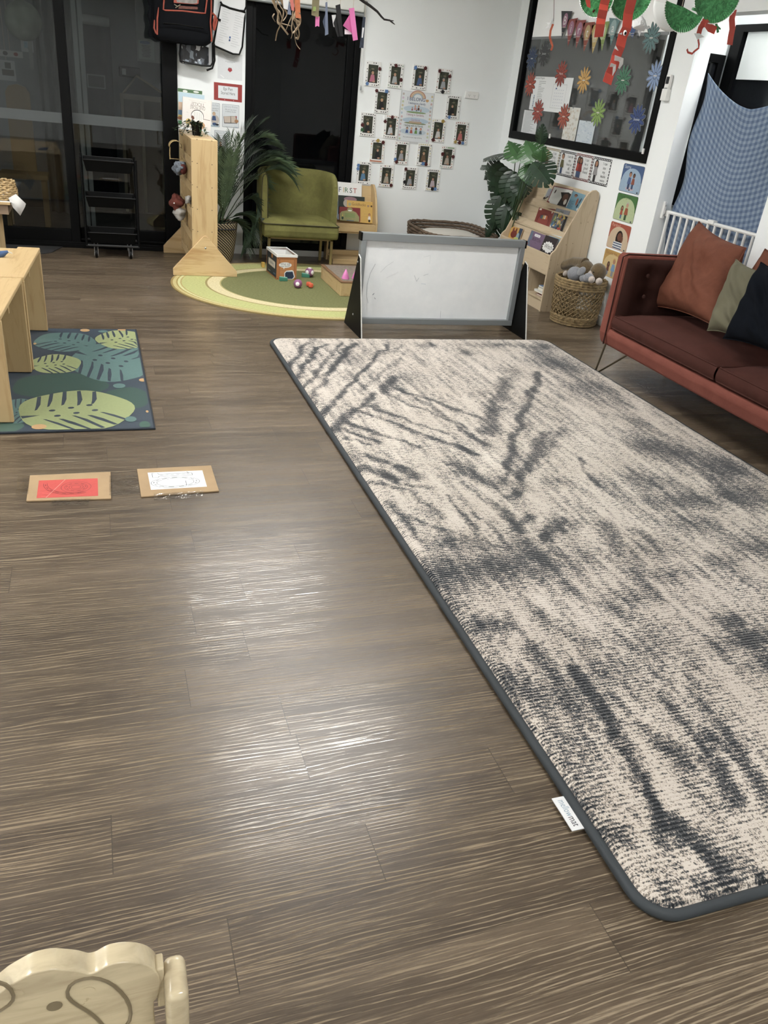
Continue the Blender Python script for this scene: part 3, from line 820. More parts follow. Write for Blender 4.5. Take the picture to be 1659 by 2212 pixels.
wbl([(940, 690), (945, 692), (951, 691)], .005, '#6f9fc0'); wbl([(952, 672), (951, 688)], .0025, '#b3b8bb'); wbl([(835, 600), (860, 588)], .006, '#d8dbdd'); wbl([(840, 540), (870, 535)], .005, '#d6d9db')
MB().box(BX0 + fw * 0.75, BX1 - fw * 0.75, BY + 0.03, BY + 0.045, BZ0 + fw * 0.8, BZ1 - fw).join(a, 1).build('board_panel', [whiteboard_mat(), PRINT], wb)
for x in (BX0 - 0.001, BX1 + 0.001):
    s = -1 if x < 2 else 1
    MB().box(x - 0.006, x + 0.006, BY - 0.003, BY + 0.053, BZ1 - 0.05, BZ1 + 0.001).build('corner_cap', M_blackplastic, wb, bevel=0.002)
    px = x + s * 0.012
    pl = MB().prism([(4.83, 0.0), (BY - 0.05, 0.485), (BY - 0.01, 0.50), (5.24, 0.0)], px - 0.004, px + 0.004, 'X').build('side_plate', simple('black_board', '#0c0c0c', 0.6, spec=0.15, var=0.2, vscale=30), wb, bevel=0.001)
    MB().tube([(px, 4.828, 0.002), (px, BY - 0.052, 0.486), (px, BY - 0.01, 0.502)], 0.0042, 6).build('edge_trim', simple('white_edge', '#c9c9c5', 0.5), wb)
    for (yy, zz) in ((BY - 0.01, 0.455), (BY, 0.11)):
        MB().ball((px + s * 0.005, yy, zz), (0.004, 0.007, 0.007), n=10, m=6).build('screw', M_steel, wb)

# ================================================================== bookcase by the right wall
bc = thing('bookcase', 'pale ply sloping front-facing bookcase with low cubbies against the right wall', 'bookcase', (3.53, 6.08, 0))
prof = [(3.362, 0), (3.362, 0.44), (3.372, 0.462), (3.40, 0.487), (3.566, 0.872), (3.59, 0.912), (3.625, 0.938), (3.655, 0.942), (3.683, 0.925), (3.692, 0.89), (3.692, 0)]
YN, YF = 5.63, 6.53
dots = Art((3.36, YN - 0.0004, 0), (1, 0, 0), (0, 0, 1))
for (px, py) in ((1288, 434), (1255, 482), (1270, 480), (1223, 529), (1237, 526), (1190, 562), (1205, 572), (1187, 580), (1196, 590), (1170, 672), (1181, 662)):
    p = atY(px, py, YN); dots.ell(p.x - 3.36, p.z, 0.003, 0.003, '#4b3c28', n=8)
for y in (YN, YF - 0.018):
    pn = MB().prism(prof, y, y + 0.018, 'Y')
    if y == YN: pn.join(dots, 1)
    pn.build('side_panel', [M_paleZ, PRINT], bc, bevel=0.003)
SD = Vector((0.166, 0, 0.385)).normalized()       # slope direction
SB = Vector((3.44, 0, 0.42))                       # a point on the book rest plane
def slab(p0, p1, th, name):
    p0, p1 = Vector(p0), Vector(p1)
    d = (p1 - p0).normalized(); n = Vector((d.z, 0, -d.x)) * th
    q = [(p0.x, p0.z), (p1.x, p1.z), (p1.x + n.x, p1.z + n.z), (p0.x + n.x, p0.z + n.z)]
    return MB().prism(q, YN + 0.018, YF - 0.018, 'Y').build(name, M_paleY, bc, bevel=0.002)
slab((3.364, 0, 0.29), (3.364, 0, 0.442), 0.014, 'display_ledge')
BN = Vector((-SD.z, 0, SD.x))
t2 = atY(1108, 467, YF); t3 = atY(1136, 426, YF)
TIER = []
for za, zb_, top_lift in ((0.435, t2.z, 0.030), (t2.z, t3.z, 0.030), (t3.z, 0.915, 0.018)):
    pa = SB + SD * ((za - SB.z) / SD.z - 0.03) - BN * 0.004
    pb = SB + SD * ((zb_ - SB.z) / SD.z) + BN * top_lift
    d_ = (pb - pa).normalized()
    TIER.append((pa, Vector((-d_.z, 0, d_.x))))
    slab(pa, pb, 0.010, 'display_board')
    MB().box(pa.x - 0.045, pa.x + 0.01, YN + 0.018, YF - 0.018, pa.z - 0.012, pa.z - 0.002).build('book_rest', M_paleY, bc)
MB().box(3.372, 3.69, YN + 0.018, YF - 0.018, 0.085, 0.10).build('shelf', M_paleY, bc)
MB().box(3.372, 3.69, YN + 0.018, YF - 0.018, 0.285, 0.30).build('shelf', M_paleY, bc)
MB().box(3.38, 3.392, YN + 0.018, YF - 0.018, 0.0, 0.086).build('plinth', M_paleY, bc)
for y in (5.925, 6.22):
    MB().box(3.37, 3.69, y, y + 0.015, 0.10, 0.286).build('divider', M_paleZ, bc)
MB().box(3.680, 3.69, YN + 0.018, YF - 0.018, 0.0, 0.9).build('back_panel', M_paleZ, bc)
# ================================================================== peg shelf with triangle feet
ps = thing('storage_shelf', 'tall narrow birch pigeonhole shelf on triangular feet standing end-on', 'shelf', (0.80, 6.95, 0))
PX0, PX1, PY0, PY1, PZ = 0.706, 0.902, 6.515, 7.39, 1.0
dots = Art((PX0, PY0 - 0.0006, 0), (1, 0, 0), (0, 0, 1))
for (px, py) in ((425.5, 301.5), (457.5, 304.5), (426, 353), (458, 356), (426, 404), (458, 406), (426.5, 452), (458, 454.5), (427, 500), (458, 501.5), (415, 349), (415.5, 399), (416, 448), (416.5, 496)):
    p = atY(px, py, PY0); dots.ell(p.x - PX0, p.z, 0.0045, 0.0035, '#6b5a3c', n=10)
for y in (PY0, PY1 - 0.02):
    pn = MB().box(PX0, PX1, y, y + 0.02, 0.05, PZ)
    if y == PY0: pn.join(dots, 1)
    pn.build('end_panel', [M_birchZ, PRINT], ps, bevel=0.006)
def tri(y0, y1, zb=0.0):
    c = (PX0 + PX1) / 2
    return MB().prism([(c - 0.25, zb), (c + 0.25, zb), (c + 0.25, 0.05), (c + 0.024, 0.302), (c + 0.012, 0.313), (c, 0.316), (c - 0.012, 0.313), (c - 0.024, 0.302), (c - 0.25, 0.062)], y0, y1, 'Y').build('triangle_foot', wood('birch_flame', '#cfb079', '#b48c52', 'X', scale=0.6), ps, bevel=0.004)
tri(PY0 - 0.021, PY0 - 0.001, 0.0092); tri(PY1 + 0.001, PY1 + 0.021)
MB().ball((0.804, PY0 - 0.022, 0.225), (0.008, 0.005, 0.008), n=12, m=8).build('screw', M_steel, ps)
MB().box(PX0, PX1, PY0 + 0.02, PY1 - 0.02, PZ - 0.022, PZ - 0.004).build('top_panel', M_birchY, ps, bevel=0.002)
MB().box(PX1 - 0.012, PX1 - 0.002, PY0 + 0.02, PY1 - 0.02, 0.06, PZ - 0.022).build('back_panel', M_birchZ, ps)
for k in range(5):
    z = 0.075 + k * 0.183
    MB().box(PX0 + 0.02, PX1 - 0.012, PY0 + 0.02, PY1 - 0.02, z, z + 0.012).build('shelf', M_birchY, ps)
    MB().box(PX0, PX0 + 0.014, PY0 + 0.02, PY1 - 0.02, z + 0.0, z + 0.06).build('front_rail', M_birchY, ps, bevel=0.002)
    for q in range(1, 8):
        y = PY0 + 0.02 + q * (PY1 - PY0 - 0.04) / 8
        MB().box(PX0 + 0.004, PX1 - 0.012, y - 0.005, y + 0.005, z + 0.012, min(z + 0.183, PZ - 0.022)).build('divider', M_birchZ, ps)
# ================================================================== green slipper chair
M_olive = velvet('olive_velvet', '#727034', '#605d2b', 0.25)
M_olive_p = simple('dark_olive_piping', '#38341a', 0.9)
ac = thing('armchair', 'olive green velvet slipper chair with a curved back beside the palm', 'armchair', (1.66, 7.1, 0))
def cat_path(P, n):
    out = []
    Q = [P[0]] + P + [P[-1]]
    for i in range(1, len(Q) - 2):
        for k in range(n):
            t = k / n; p0, p1, p2, p3 = [np.array(q, float) for q in Q[i - 1:i + 3]]
            out.append(0.5 * ((2 * p1) + (-p0 + p2) * t + (2 * p0 - 5 * p1 + 4 * p2 - p3) * t * t + (-p0 + 3 * p1 - 3 * p2 + p3) * t ** 3))
    out.append(np.array(P[-1], float)); return out
path = cat_path([(1.335, 7.00), (1.325, 7.15), (1.36, 7.33), (1.48, 7.43), (1.67, 7.45), (1.86, 7.43), (1.975, 7.33), (2.005, 7.15), (1.995, 7.00)], 6)
NP = len(path)
def shell(u, v):
    i = min(NP - 1, int(round(u * (NP - 1)))); p = path[i]
    a_, b_ = path[max(0, i - 1)], path[min(NP - 1, i + 1)]
    d = b_ - a_; d /= np.linalg.norm(d); n_ = np.array([d[1], -d[0]])          # inward
    ends = min(u, 1 - u)
    topz = 0.775 - 0.05 * (u > 0.5) * 0 - (0.09 if u > .5 else 0.03) * max(0, 1 - ends / 0.12) ** 2
    # cross-section: outside bottom -> top -> inside bottom
    th = 0.085; ks = 0.55 + 0.45 * min(1, ends / 0.25)
    sec = [(0, .24), (0, .45), (0, .68), (0.008, .745), (0.025, .765), (0.045, .772), (0.065, .765), (0.08, .74), (0.088, .68), (0.095, .5), (0.10, .35)]
    f = v * (len(sec) - 1); k = min(len(sec) - 2, int(f)); f -= k
    s = sec[k][0] + (sec[k + 1][0] - sec[k][0]) * f; z = sec[k][1] + (sec[k + 1][1] - sec[k][1]) * f
    z = .24 + (z - .24) * (topz - .24) / (.772 - .24)
    return (p[0] + n_[0] * s * ks, p[1] + n_[1] * s * ks, z)
m = MB().grid(shell, NP - 1, 20)
nb = NP
for col_ in (0, NP - 1):
    idx = [j * NP + col_ for j in range(21)]
    m.f.append(tuple(idx if col_ else idx[::-1])); m.c.append((1, 1, 1, 1)); m.mi.append(0); m.sm.append(False)
m.build('backrest', M_olive, ac, sharp=60)
e0 = [shell(0.0, j / 20) for j in range(21)]; e1 = [shell(1.0, j / 20) for j in range(21)]
MB().tube(e0, 0.004, 6).build('piping', M_olive_p, ac)
def seat_top(u, v):
    a_, b_ = u * 2 - 1, v * 2 - 1
    x = 1.665 + a_ * 0.325; y = 7.115 + b_ * 0.235
    e = max(0, (1 - a_ ** 6) * (1 - b_ ** 6))
    return (x, y, 0.372 + 0.035 * e ** 0.5)
m = MB().grid(seat_top, 20, 16)
m.build('seat', M_olive, ac, sharp=0)
MB().prism([(6.88, 0.272), (6.872, 0.32), (6.88, 0.372), (7.36, 0.372), (7.36, 0.265), (6.9, 0.262)], 1.34, 1.99, 'X').build('seat_base', M_olive, ac, bevel=0.015, seg=3)
MB().tube(rounded_outline(1.338, 1.992, 6.876, 7.36, 0.02, 0.373), 0.005, 6, closed=True).build('piping', M_olive_p, ac)
M_gold = simple('gold_frame', '#9c8a55', 0.35, 0.6)
for x in (1.40, 1.955):
    MB().box(x - 0.011, x + 0.011, 6.96, 6.982, 0.0092, 0.262).build('leg', M_gold, ac)
    MB().box(x - 0.011, x + 0.011, 7.33, 7.352, 0.0, 0.262).build('leg', M_gold, ac)
MB().box(1.39, 1.966, 6.96, 6.982, 0.240, 0.262).box(1.39, 1.966, 7.33, 7.352, 0.24, 0.262).box(1.39, 1.41, 6.98, 7.33, 0.24, 0.262).box(1.945, 1.966, 6.98, 7.33, 0.24, 0.262).build('underframe', M_gold, ac)

# ================================================================== black utility trolley
tr = thing('utility_trolley', 'black three-tier metal trolley on castors by the glass doors', 'trolley', (0.14, 7.2, 0))
TX0, TX1, TY0, TY1 = -0.075, 0.335, 7.06, 7.36
for x in (TX0, TX1):
    for y in (TY0 + 0.02, TY1 - 0.02):
        MB().tube([(x, y, 0.10), (x, y, 0.765)], 0.0095, 10).build('post', M_black, tr)
MB().tube([(TX0, TY0 + 0.02, 0.10), (TX0, TY1 - 0.02, 0.10), (TX1, TY1 - 0.02, 0.10), (TX1, TY0 + 0.02, 0.10)], 0.009, 8, closed=True).build('bottom_rail', simple('worn_black_metal', '#3a3b3c', 0.35, 0.5), tr)
for z0, z1 in ((0.66, 0.745), (0.395, 0.475), (0.115, 0.20)):
    m = MB(); i = 0.016; t_ = 0.002; fl = 0.02
    xa, xb, ya, yb = TX0 + i, TX1 - i, TY0 + 0.012, TY1 - 0.012
    def ring(k, z): return [(xa + k, ya + k, z), (xb - k, ya + k, z), (xb - k, yb - k, z), (xa + k, yb - k, z)]
    vs = ring(fl, z0) + ring(0, z1) + ring(t_, z1) + ring(fl + t_, z0 + t_)
    fs = [(3, 2, 1, 0), (12, 13, 14, 15)]
    for q in range(3):
        for k in range(4): fs.append((q * 4 + k, q * 4 + (k + 1) % 4, q * 4 + 4 + (k + 1) % 4, q * 4 + 4 + k))
    m.add(vs, fs)
    ty = m.build('tray', simple('black_steel', '#030404', 0.55, spec=0.12), tr, bevel=0.0015)
    MB().tube(ring(0, z1), 0.005, 6, closed=True).build('rim', simple('black_rim', '#0a0b0c', 0.4, spec=0.25), tr)
for x in (TX0 + 0.07, TX1 - 0.07):
    for y in (TY0 + 0.03, TY1 - 0.03):
        Mw = Matrix.Translation((x, y, 0.035)) @ Matrix.Rotation(PI / 2, 4, 'Y')
        MB().lathe([(0.0, -0.011), (0.03, -0.011), (0.035, -0.007), (0.035, 0.007), (0.03, 0.011), (0.0, 0.011)], 18, M=Mw).box(x - 0.013, x + 0.013, y - 0.006, y + 0.006, 0.035, 0.10).build('castor', [M_blackplastic], tr)
        MB().lathe([(0.0, -0.0135), (0.018, -0.0135), (0.018, 0.0135), (0.0, 0.0135)], 14, M=Mw).box(x - 0.016, x - 0.012, y - 0.014, y + 0.014, 0.02, 0.085).box(x + 0.012, x + 0.016, y - 0.014, y + 0.014, 0.02, 0.085).build('castor_fork', M_steel, tr)
# ================================================================== birch benches on the left
def bench(label, ox, oy, L, W=0.62, notch=False):
    rz = -math.radians(3.4)
    t = thing('low_bench', label, 'bench', (ox, oy, 0.0124), 'low birch benches', rz)
    H, th = 0.468, 0.02
    poly = [(0, 0), (0, L)]
    if notch: poly += [(-0.115, L), (-0.115, L - 0.05), (-0.42, L - 0.05), (-0.42, L)]
    poly += [(-W, L), (-W, 0)]
    MB().prism(poly, H - th, H, 'Z').build('bench_top', M_birchY, t, world=False, bevel=0.004)
    for y in (0.0, L - 0.02):
        MB().box(-W, 0, y, y + 0.02, 0, H - th - 0.0005).build('side_panel', M_birchZ, t, world=False, bevel=0.003)
    MB().box(-W + 0.02, -0.02, L * 0.5 - 0.01, L * 0.5 + 0.01, H - th - 0.06, H - th - 0.0005).build('cross_rail', M_birchX, t, world=False)
    return t
bench('low birch bench with panel legs, the nearer of the two at the left edge', -0.392, 3.525, 0.685)
bench('low birch bench with a handle notch, the farther of the two at the left edge', -0.345, 4.225, 0.725, notch=True)
# toy animal on the far bench
tb = G(6, 560, 0.469)
t = thing('toy_bird', 'small blue toy bird with black legs on the farther bench', 'toy', tuple(tb))
MB().tube([(tb.x - 0.07, tb.y, 0.475), (tb.x - 0.03, tb.y, 0.487), (tb.x + 0.005, tb.y, 0.498), (tb.x + 0.03, tb.y, 0.510)], [0.018, 0.022, 0.015, 0.006], 10).build('body', simple('blue_toy_plastic', '#3a5c8c', 0.4), t)
MB().tube([(tb.x + 0.028, tb.y, 0.509), (tb.x + 0.045, tb.y, 0.503), (tb.x + 0.05, tb.y, 0.498)], [0.004, 0.003, 0.001], 6).build('beak', simple('pale_beak', '#c9cbc4', 0.4), t)
MB().tube([(tb.x - 0.02, tb.y, 0.475), (tb.x - 0.012, tb.y - 0.01, 0.4685)], 0.007, 8).build('leg', M_blackplastic, t)
MB().tube([(tb.x - 0.045, tb.y, 0.475), (tb.x - 0.05, tb.y - 0.01, 0.4685)], 0.007, 8).build('leg', M_blackplastic, t)
# ================================================================== side table with cloth and basket
tx, ty = -0.86, 7.08
t = thing('side_table', 'small birch table under a white cloth at the left edge by the glass doors', 'table', (tx, ty, 0))
MB().box(tx - 0.27, tx + 0.27, ty - 0.27, ty + 0.25, 0.415, 0.435).build('tabletop', M_birchX, t, bevel=0.003)
MB().box(tx - 0.25, tx + 0.25, ty - 0.25, ty + 0.23, 0.345, 0.4149).build('apron', simple('brown_board', '#8a7258', 0.6), t)
for dx in (-0.22, 0.14):
    for dy in (-0.22, 0.2): MB().box(tx + dx - 0.02, tx + dx + 0.02, ty + dy - 0.02, ty + dy + 0.02, 0, 0.346).build('leg', M_birchZ, t)
cl = MB()
def cloth(u, v):
    a, b = (u - 0.5) * 2, (v - 0.5) * 2
    # square cloth turned 45 degrees: corners hang over the edges
    x = a * 0.279; y = b * 0.266
    z = 0.4375
    ox = max(0, abs(x) - 0.275); oy = max(0, abs(y) - 0.262)
    o_ = max(ox, oy)
    z -= o_ * 0.72
    x = math.copysign(min(abs(x), 0.277 + ox * 0.55), x); y = math.copysign(min(abs(y), 0.277 + oy * 0.5), y)
    return (tx + 0.075 * 0 + x, ty + y - 0.0, z + 0.002 * mnoise.noise(Vector((u * 9, v * 9, 3))))
c = MB().grid(lambda u, v: cloth(u, v), 30, 30)
# one long corner of the cloth towards the room
p = [atY(18, 428, 6.83), atY(34, 419, 6.85), atY(56, 440, 6.84), atY(54, 447, 6.83), atY(44, 466, 6.82), atY(28, 448, 6.82)]
c.add(p, [(0, 5, 4, 3, 2, 1)])
c.build('table_cloth', simple('white_cloth', '#d5d3cf', 0.85, var=0.03), None, solid=0.003)
co = bpy.data.objects['table_cloth']; tag(co, 'white cloth with a pointed corner hanging off the left side table', 'cloth')
bk = atY(2, 410, 6.95)
t = thing('wicker_bowl', 'natural wicker bowl standing on the white cloth at the left edge', 'basket', (bk.x, 6.95, 0.441))
m = MB()
for k in range(9):
    z = 0.447 + k * 0.0148; r = 0.105 + 0.010 * math.sin(k * 0.5) + (0.004 if k > 6 else 0)
    pts = [(bk.x - 0.005 + r * math.cos(q * PI / 24), 6.95 + r * math.sin(q * PI / 24), z + 0.004 * math.sin(q * PI / 24 * 11 + k * PI)) for q in range(48)]
    m.tube(pts, [0.0078 + 0.0025 * math.sin(q * 3.3 + k * 2) for q in range(48)], 6, closed=True)
m.build('woven_wall', simple('wicker', '#b99a63', 0.7, var=0.35, vscale=60), t)
MB().lathe([(0.0, 0.0), (0.10, 0.0), (0.10, 0.005), (0, 0.005)], 24, (bk.x - 0.005, 6.95, 0.441)).build('base', M_MB if False else simple('wicker', '#b99a63'), t)
# door mat
pts = [(G(*q).x, G(*q).y) for q in ((-60, 509), (0, 511), (85, 515), (118, 520), (147, 529), (112, 546), (95, 549), (35, 546), (0, 545), (-70, 543))]
dm = MB().prism(pts, 0.0005, 0.008, 'Z').build('door_mat', simple('charcoal_mat', '#2c2c2d', 0.95, var=0.2, vscale=40, bump=0.3, bscale=300), bevel=0.002)
tag(dm, 'dark grey rubber-backed door mat in front of the glass doors', 'mat')

# ================================================================== leaf rug
LX0, LX1, LY0, LY1 = -1.35, 0.198, 3.425, 4.995
lr = thing('leaf_rug', 'navy rug printed with teal and lime monstera leaves under the benches', 'rug', (-0.5, 4.2, 0))
LZ = 0.0085
MB().box(LX0, LX1, LY0, LY1, 0.0006, LZ - 0.0004).build('backing', simple('navy_binding', '#1e2630', 0.9), lr, bevel=0.002)
sh = 0.022       # the rug lies very slightly turned
a = Art((0, 0, LZ), (1, 0, 0), (0, 1, 0), 0.000015)
NAVY, TEAL, LIME, DKG, ORA = '#2f3c49', '#4f706d', '#8b9660', '#2c4a42', '#b08a58'
def cx(p): return (min(max(p[0], LX0 + 0.012), LX1 - 0.012), min(max(p[1], LY0 + 0.012), LY1 - 0.012))
a.rect(LX0 + 0.008, LY0 + 0.008, LX1 - 0.008, LY1 - 0.008, NAVY)
def epx(x0, y0, x1, y1):
    c = G((x0 + x1) / 2, (y0 + y1) / 2, LZ); l, r = G(x0, (y0 + y1) / 2, LZ), G(x1, (y0 + y1) / 2, LZ); t_, b_ = G((x0 + x1) / 2, y0, LZ), G((x0 + x1) / 2, y1, LZ)
    return (l.x + r.x) / 2, (t_.y + b_.y) / 2, abs(r.x - l.x) / 2, abs(t_.y - b_.y) / 2
def cl_ell(u, v, ra, rb, col, n=26, wob=0.0, seed=0):
    pts = []
    for k in range(n):
        q = 2 * PI * k / n; w = 1 + wob * math.sin(q * 5 + seed)
        pts.append(cx((u + ra * w * math.cos(q), v + rb * w * math.sin(q))))
    a.poly(pts, col)
def leaf(x0, y0, x1, y1, col, ang, slits=NAVY, seed=0):
    u, v, ra, rb = epx(x0, y0, x1, y1)
    cl_ell(u, v, ra, rb, col, 40, 0.03, seed)
    ca, sa = math.cos(ang), math.sin(ang)
    def L(s_, t_):         # leaf frame: s along the midrib, t across; unit ellipse
        x, y = s_ * ca - t_ * sa, s_ * sa + t_ * ca
        return cx((u + x * ra, v + y * rb))
    r_ = random.Random(seed)
    a.poly([L(-0.97, -0.03), L(-0.66, 0.0), L(-0.96, 0.10)], slits)
    for sd in (1, -1):
        for k in range(5):
            s0 = -0.66 + k * 0.25; s1 = s0 + 0.26
            edge = math.sqrt(max(0.05, 1 - min(0.96, abs(s1)) ** 2)) * 0.985
            inn = (0.20 + 0.22 * r_.random()) * edge
            w = 0.035 + 0.02 * r_.random()
            a.poly([L(s1 - 0.02, sd * edge), L(s0 + (s1 - s0) * 0.45 - w, sd * (inn + 0.25 * edge)), L(s0 - w * 0.4, sd * inn), L(s0 + w, sd * (inn + 0.03)), L(s0 + (s1 - s0) * 0.5 + w, sd * (inn + 0.28 * edge)), L(s1 + 0.05, sd * edge)], slits)
        for k in range(3):
            s0 = -0.4 + k * 0.34
            pts = [L(s0 + 0.06 * math.cos(q), sd * 0.14 + 0.05 * math.sin(q)) for q in np.linspace(0, 2 * PI, 9)[:-1]]
            a.poly(pts, slits)
cl_ell(*epx(25, 806, 233, 862), DKG, wob=0.04, seed=2)
cl_ell(*epx(223, 837, 330, 882), DKG, wob=0.05, seed=1)
cl_ell(*epx(-70, 905, 50, 940), '#3c5a4f', wob=0.04, seed=1)
leaf(73, 718, 207, 759, TEAL, 2.6, seed=3)
leaf(150, 742, 335, 824, TEAL, -0.5, seed=4)
leaf(207, 714, 325, 754, LIME, 0.5, seed=5)
leaf(66, 766, 175, 807, LIME, 0.3, seed=6)
leaf(-10, 862, 80, 915, TEAL, 2.9, seed=8)
leaf(38, 845, 290, 932, LIME, 0.35, seed=7)
for x0, y0, x1, y1, c_ in ((173, 711, 194, 717, ORA), (212, 714, 233, 719, TEAL), (254, 711, 272, 715, ORA), (244, 829, 271, 839, TEAL), (300, 818, 318, 825, ORA), (68, 917, 101, 928, ORA), (270, 900, 295, 912, TEAL), (301, 910, 325, 927, '#35584a'), (72, 741, 79, 745, ORA), (315, 887, 321, 892, ORA)):
    cl_ell(*epx(x0, y0, x1, y1), c_, 16)
a.build('printed_pile', PRINT, lr)

# ================================================================== road-drawing cards taped on the floor
M_card = simple('cardboard', '#a2855c', 0.8, var=0.08, vscale=12, bump=0.08, bscale=200)
def tape_mat():
    t = NT('clear_tape'); t.t.nodes.remove(t.b)
    tr_ = t.n('ShaderNodeBsdfTransparent'); tr_.inputs[0].default_value = (0.93, 0.93, 0.93, 1)
    gl = t.n('ShaderNodeBsdfGlossy'); gl.inputs['Roughness'].default_value = 0.12
    n = t.noise(t.coords(), 30, 3)
    bp = t.n('ShaderNodeBump'); bp.inputs['Strength'].default_value = 0.6; bp.inputs['Distance'].default_value = 0.01; t.l(n, bp.inputs['Height']); t.l(bp.outputs[0], gl.inputs['Normal'])
    mx = t.n('ShaderNodeMixShader'); mx.inputs[0].default_value = 0.17
    t.l(tr_.outputs[0], mx.inputs[1]); t.l(gl.outputs[0], mx.inputs[2]); t.l(mx.outputs[0], t.out.inputs[0]); return t.m
M_tape = tape_mat()
def road_card(label, crn, pap, pc, draw, tapes):
    P = [G(*q) for q in crn]; c = sum(P, Vector()) / 4
    t = thing('road_card', label, 'card', (c.x, c.y, 0), 'taped road cards on the floor')
    MB().prism([(p.x, p.y) for p in P], 0.0008, 0.0065, 'Z').build('cardboard', M_card, t, bevel=0.001)
    Q = [G(*q, 0.007) for q in pap]
    U = (Q[1] - Q[0]).normalized(); V = Vector((-U.y, U.x, 0)); W = (Q[1] - Q[0]).length; H = (Q[3] - Q[0]).dot(V)
    a = Art((Q[0].x, Q[0].y, 0.0068), U, V, 0.0001)
    a.poly([((q - Q[0]).dot(U), (q - Q[0]).dot(V)) for q in Q], pc)
    draw(a, W, H)
    a.build('drawing', PRINT, t)
    for tp in tapes:
        MB().add([G(*q, 0.0015 if k == 0 else 0.008) if False else G(*q, 0.008) for k, q in enumerate(tp)], [tuple(range(len(tp)))]).build('clear_tape', M_tape, t)
def arc(u, v, ra, rb, a0, a1, n=20): return [(u + ra * math.cos(math.radians(a0 + (a1 - a0) * k / n)), v + rb * math.sin(math.radians(a0 + (a1 - a0) * k / n))) for k in range(n + 1)]
def dashes(a, pts, w, c):
    for k in range(0, len(pts) - 1, 2): a.line(pts[k:k + 2], w, c)
def dr1(a, W, H):
    c = '#8e2f2e'
    for k in (0.86, 1.14): a.line(arc(W * .62, H * .55, W * .22 * k, H * .28 * k, 0, 360, 28), .0020, c)
    for k in (0.8, 1.2): a.line(arc(W * .62, H * .55, W * .10 * k, H * .12 * k, 0, 360, 20), .0020, c)
    dashes(a, arc(W * .62, H * .55, W * .16, H * .21, 0, 360, 18), .002, '#5f2022')
    for k in (0.93, 1.07): a.line(arc(W * .55, H * .80, W * .45 * k, H * .62 * k, 180, 300, 20), .0020, c)
    dashes(a, arc(W * .55, H * .80, W * .45, H * .62, 185, 300, 14), .002, '#5f2022')
    a.line([(W * .15, H * .0), (W * .42, H * 1.0)], .0022, '#e58f83')
def dr2(a, W, H):
    c = '#3f434a'
    for k in (0.84, 1.1): a.line(arc(W * .46, H * .36, W * .40 * k, H * .27 * k, 0, 360, 30), .0020, c)
    dashes(a, arc(W * .46, H * .36, W * .39, H * .265, 0, 360, 26), .003, c)
    a.line([(W * .07, H * .70), (W * .07, H * .94), (W * .17, H * .94), (W * .19, H * .86), (W * .74, H * .86), (W * .70, H * .93), (W * .80, H * .84), (W * .80, H * .72), (W * .19, H * .74), (W * .17, H * .68), (W * .07, H * .70)], .0020, c)
    dashes(a, [(W * (.21 + .05 * k), H * .80) for k in range(12)], .002, c)
    a.line([(W * .64, H * .12), (W * .65, H * .40)], .002, c)
road_card('cardboard rectangle with red paper road drawing, taped to floor, left one', [(57, 1085), (240, 1080), (239, 1022), (65, 1030)], [(79, 1076), (212, 1071), (211, 1033), (84, 1038)], '#c4423a', dr1,
          [[(34, 1068), (62, 1067), (64, 1028), (38, 1027)], [(111, 1092), (190, 1090), (195, 1077), (111, 1079)]])
road_card('cardboard rectangle with white paper road drawing, taped to floor, right one', [(305, 1076), (473, 1063), (456, 1008), (296, 1016)], [(326, 1058), (447, 1051), (437, 1016), (319, 1021)], '#dfe4e4', dr2,
          [[(236, 1070), (302, 1066), (297, 1027), (236, 1027)], [(332, 1081), (438, 1073), (440, 1060), (332, 1066)]])

# ================================================================== green oval rug and things on it
GC, GA, GB = (1.61, 6.205), 1.10, 0.925
gr = thing('oval_rug', 'green oval rug with lime and cream border bands behind the whiteboard', 'rug', (GC[0], GC[1], 0))
def disc(s, z0, z1, col): 
    n = 96
    pts = [(GC[0] + GA * s * math.cos(2 * PI * k / n), min(7.40, GC[1] + GB * s * math.sin(2 * PI * k / n))) for k in range(n)]
    return pts
a = Art((0, 0, 0.0085), (1, 0, 0), (0, 1, 0), 0.00015)
def bands():
    n = 96
    lv = [(1.0, '#8f7a44'), (.985, '#b3a46a'), (.962, '#968343'), (.952, '#b9b981'), (.935, '#a39256'), (.925, '#a8aa68'), (.765, '#8d804c'), (.75, '#c2b68a'), (.665, '#a0965e'), (.655, '#6c6e43')]
    for i, (s_, c_) in enumerate(lv):
        s2 = lv[i + 1][0] if i + 1 < len(lv) else 0.0
        for k in range(n):
            q0, q1 = 2 * PI * k / n, 2 * PI * (k + 1) / n
            def P(s, q): return Vector((GC[0] + GA * s * math.cos(q), GC[1] + GB * s * math.sin(q), 0.0085))
            if s2 > 0: a.add([P(s_, q0), P(s_, q1), P(s2, q1), P(s2, q0)], [(0, 1, 2, 3)], c_)
            else: a.add([P(s_, q0), P(s_, q1), Vector((GC[0], GC[1], 0.0085))], [(0, 1, 2)], c_)
bands()
def carpet_print():
    t = NT('dyed_carpet'); at = t.n('ShaderNodeVertexColor', layer_name='Col')
    v = t.coords(); n = t.noise(t.coords((60, 160, 1)), 1.0, 3, 0.7); n2 = t.noise(v, 3, 3)
    c = t.mix(0.35, at.outputs[0], t.ramp(n, [(0.3, (0.1, 0.1, 0.1, 1)), (0.7, (0.9, 0.9, 0.9, 1))]), 'OVERLAY')
    t.base(c); t.b.inputs['Roughness'].default_value = 0.95; t.b.inputs['Specular IOR Level'].default_value = 0.1
    t.bump(n, 0.5, 0.002); return t.m
a.build('dyed_pile', carpet_print(), gr)
MB().prism(disc(1.0, 0, 0, 0), 0.0006, 0.0083, 'Z').build('backing', simple('tan_binding', '#8d7a42', 0.9), gr)

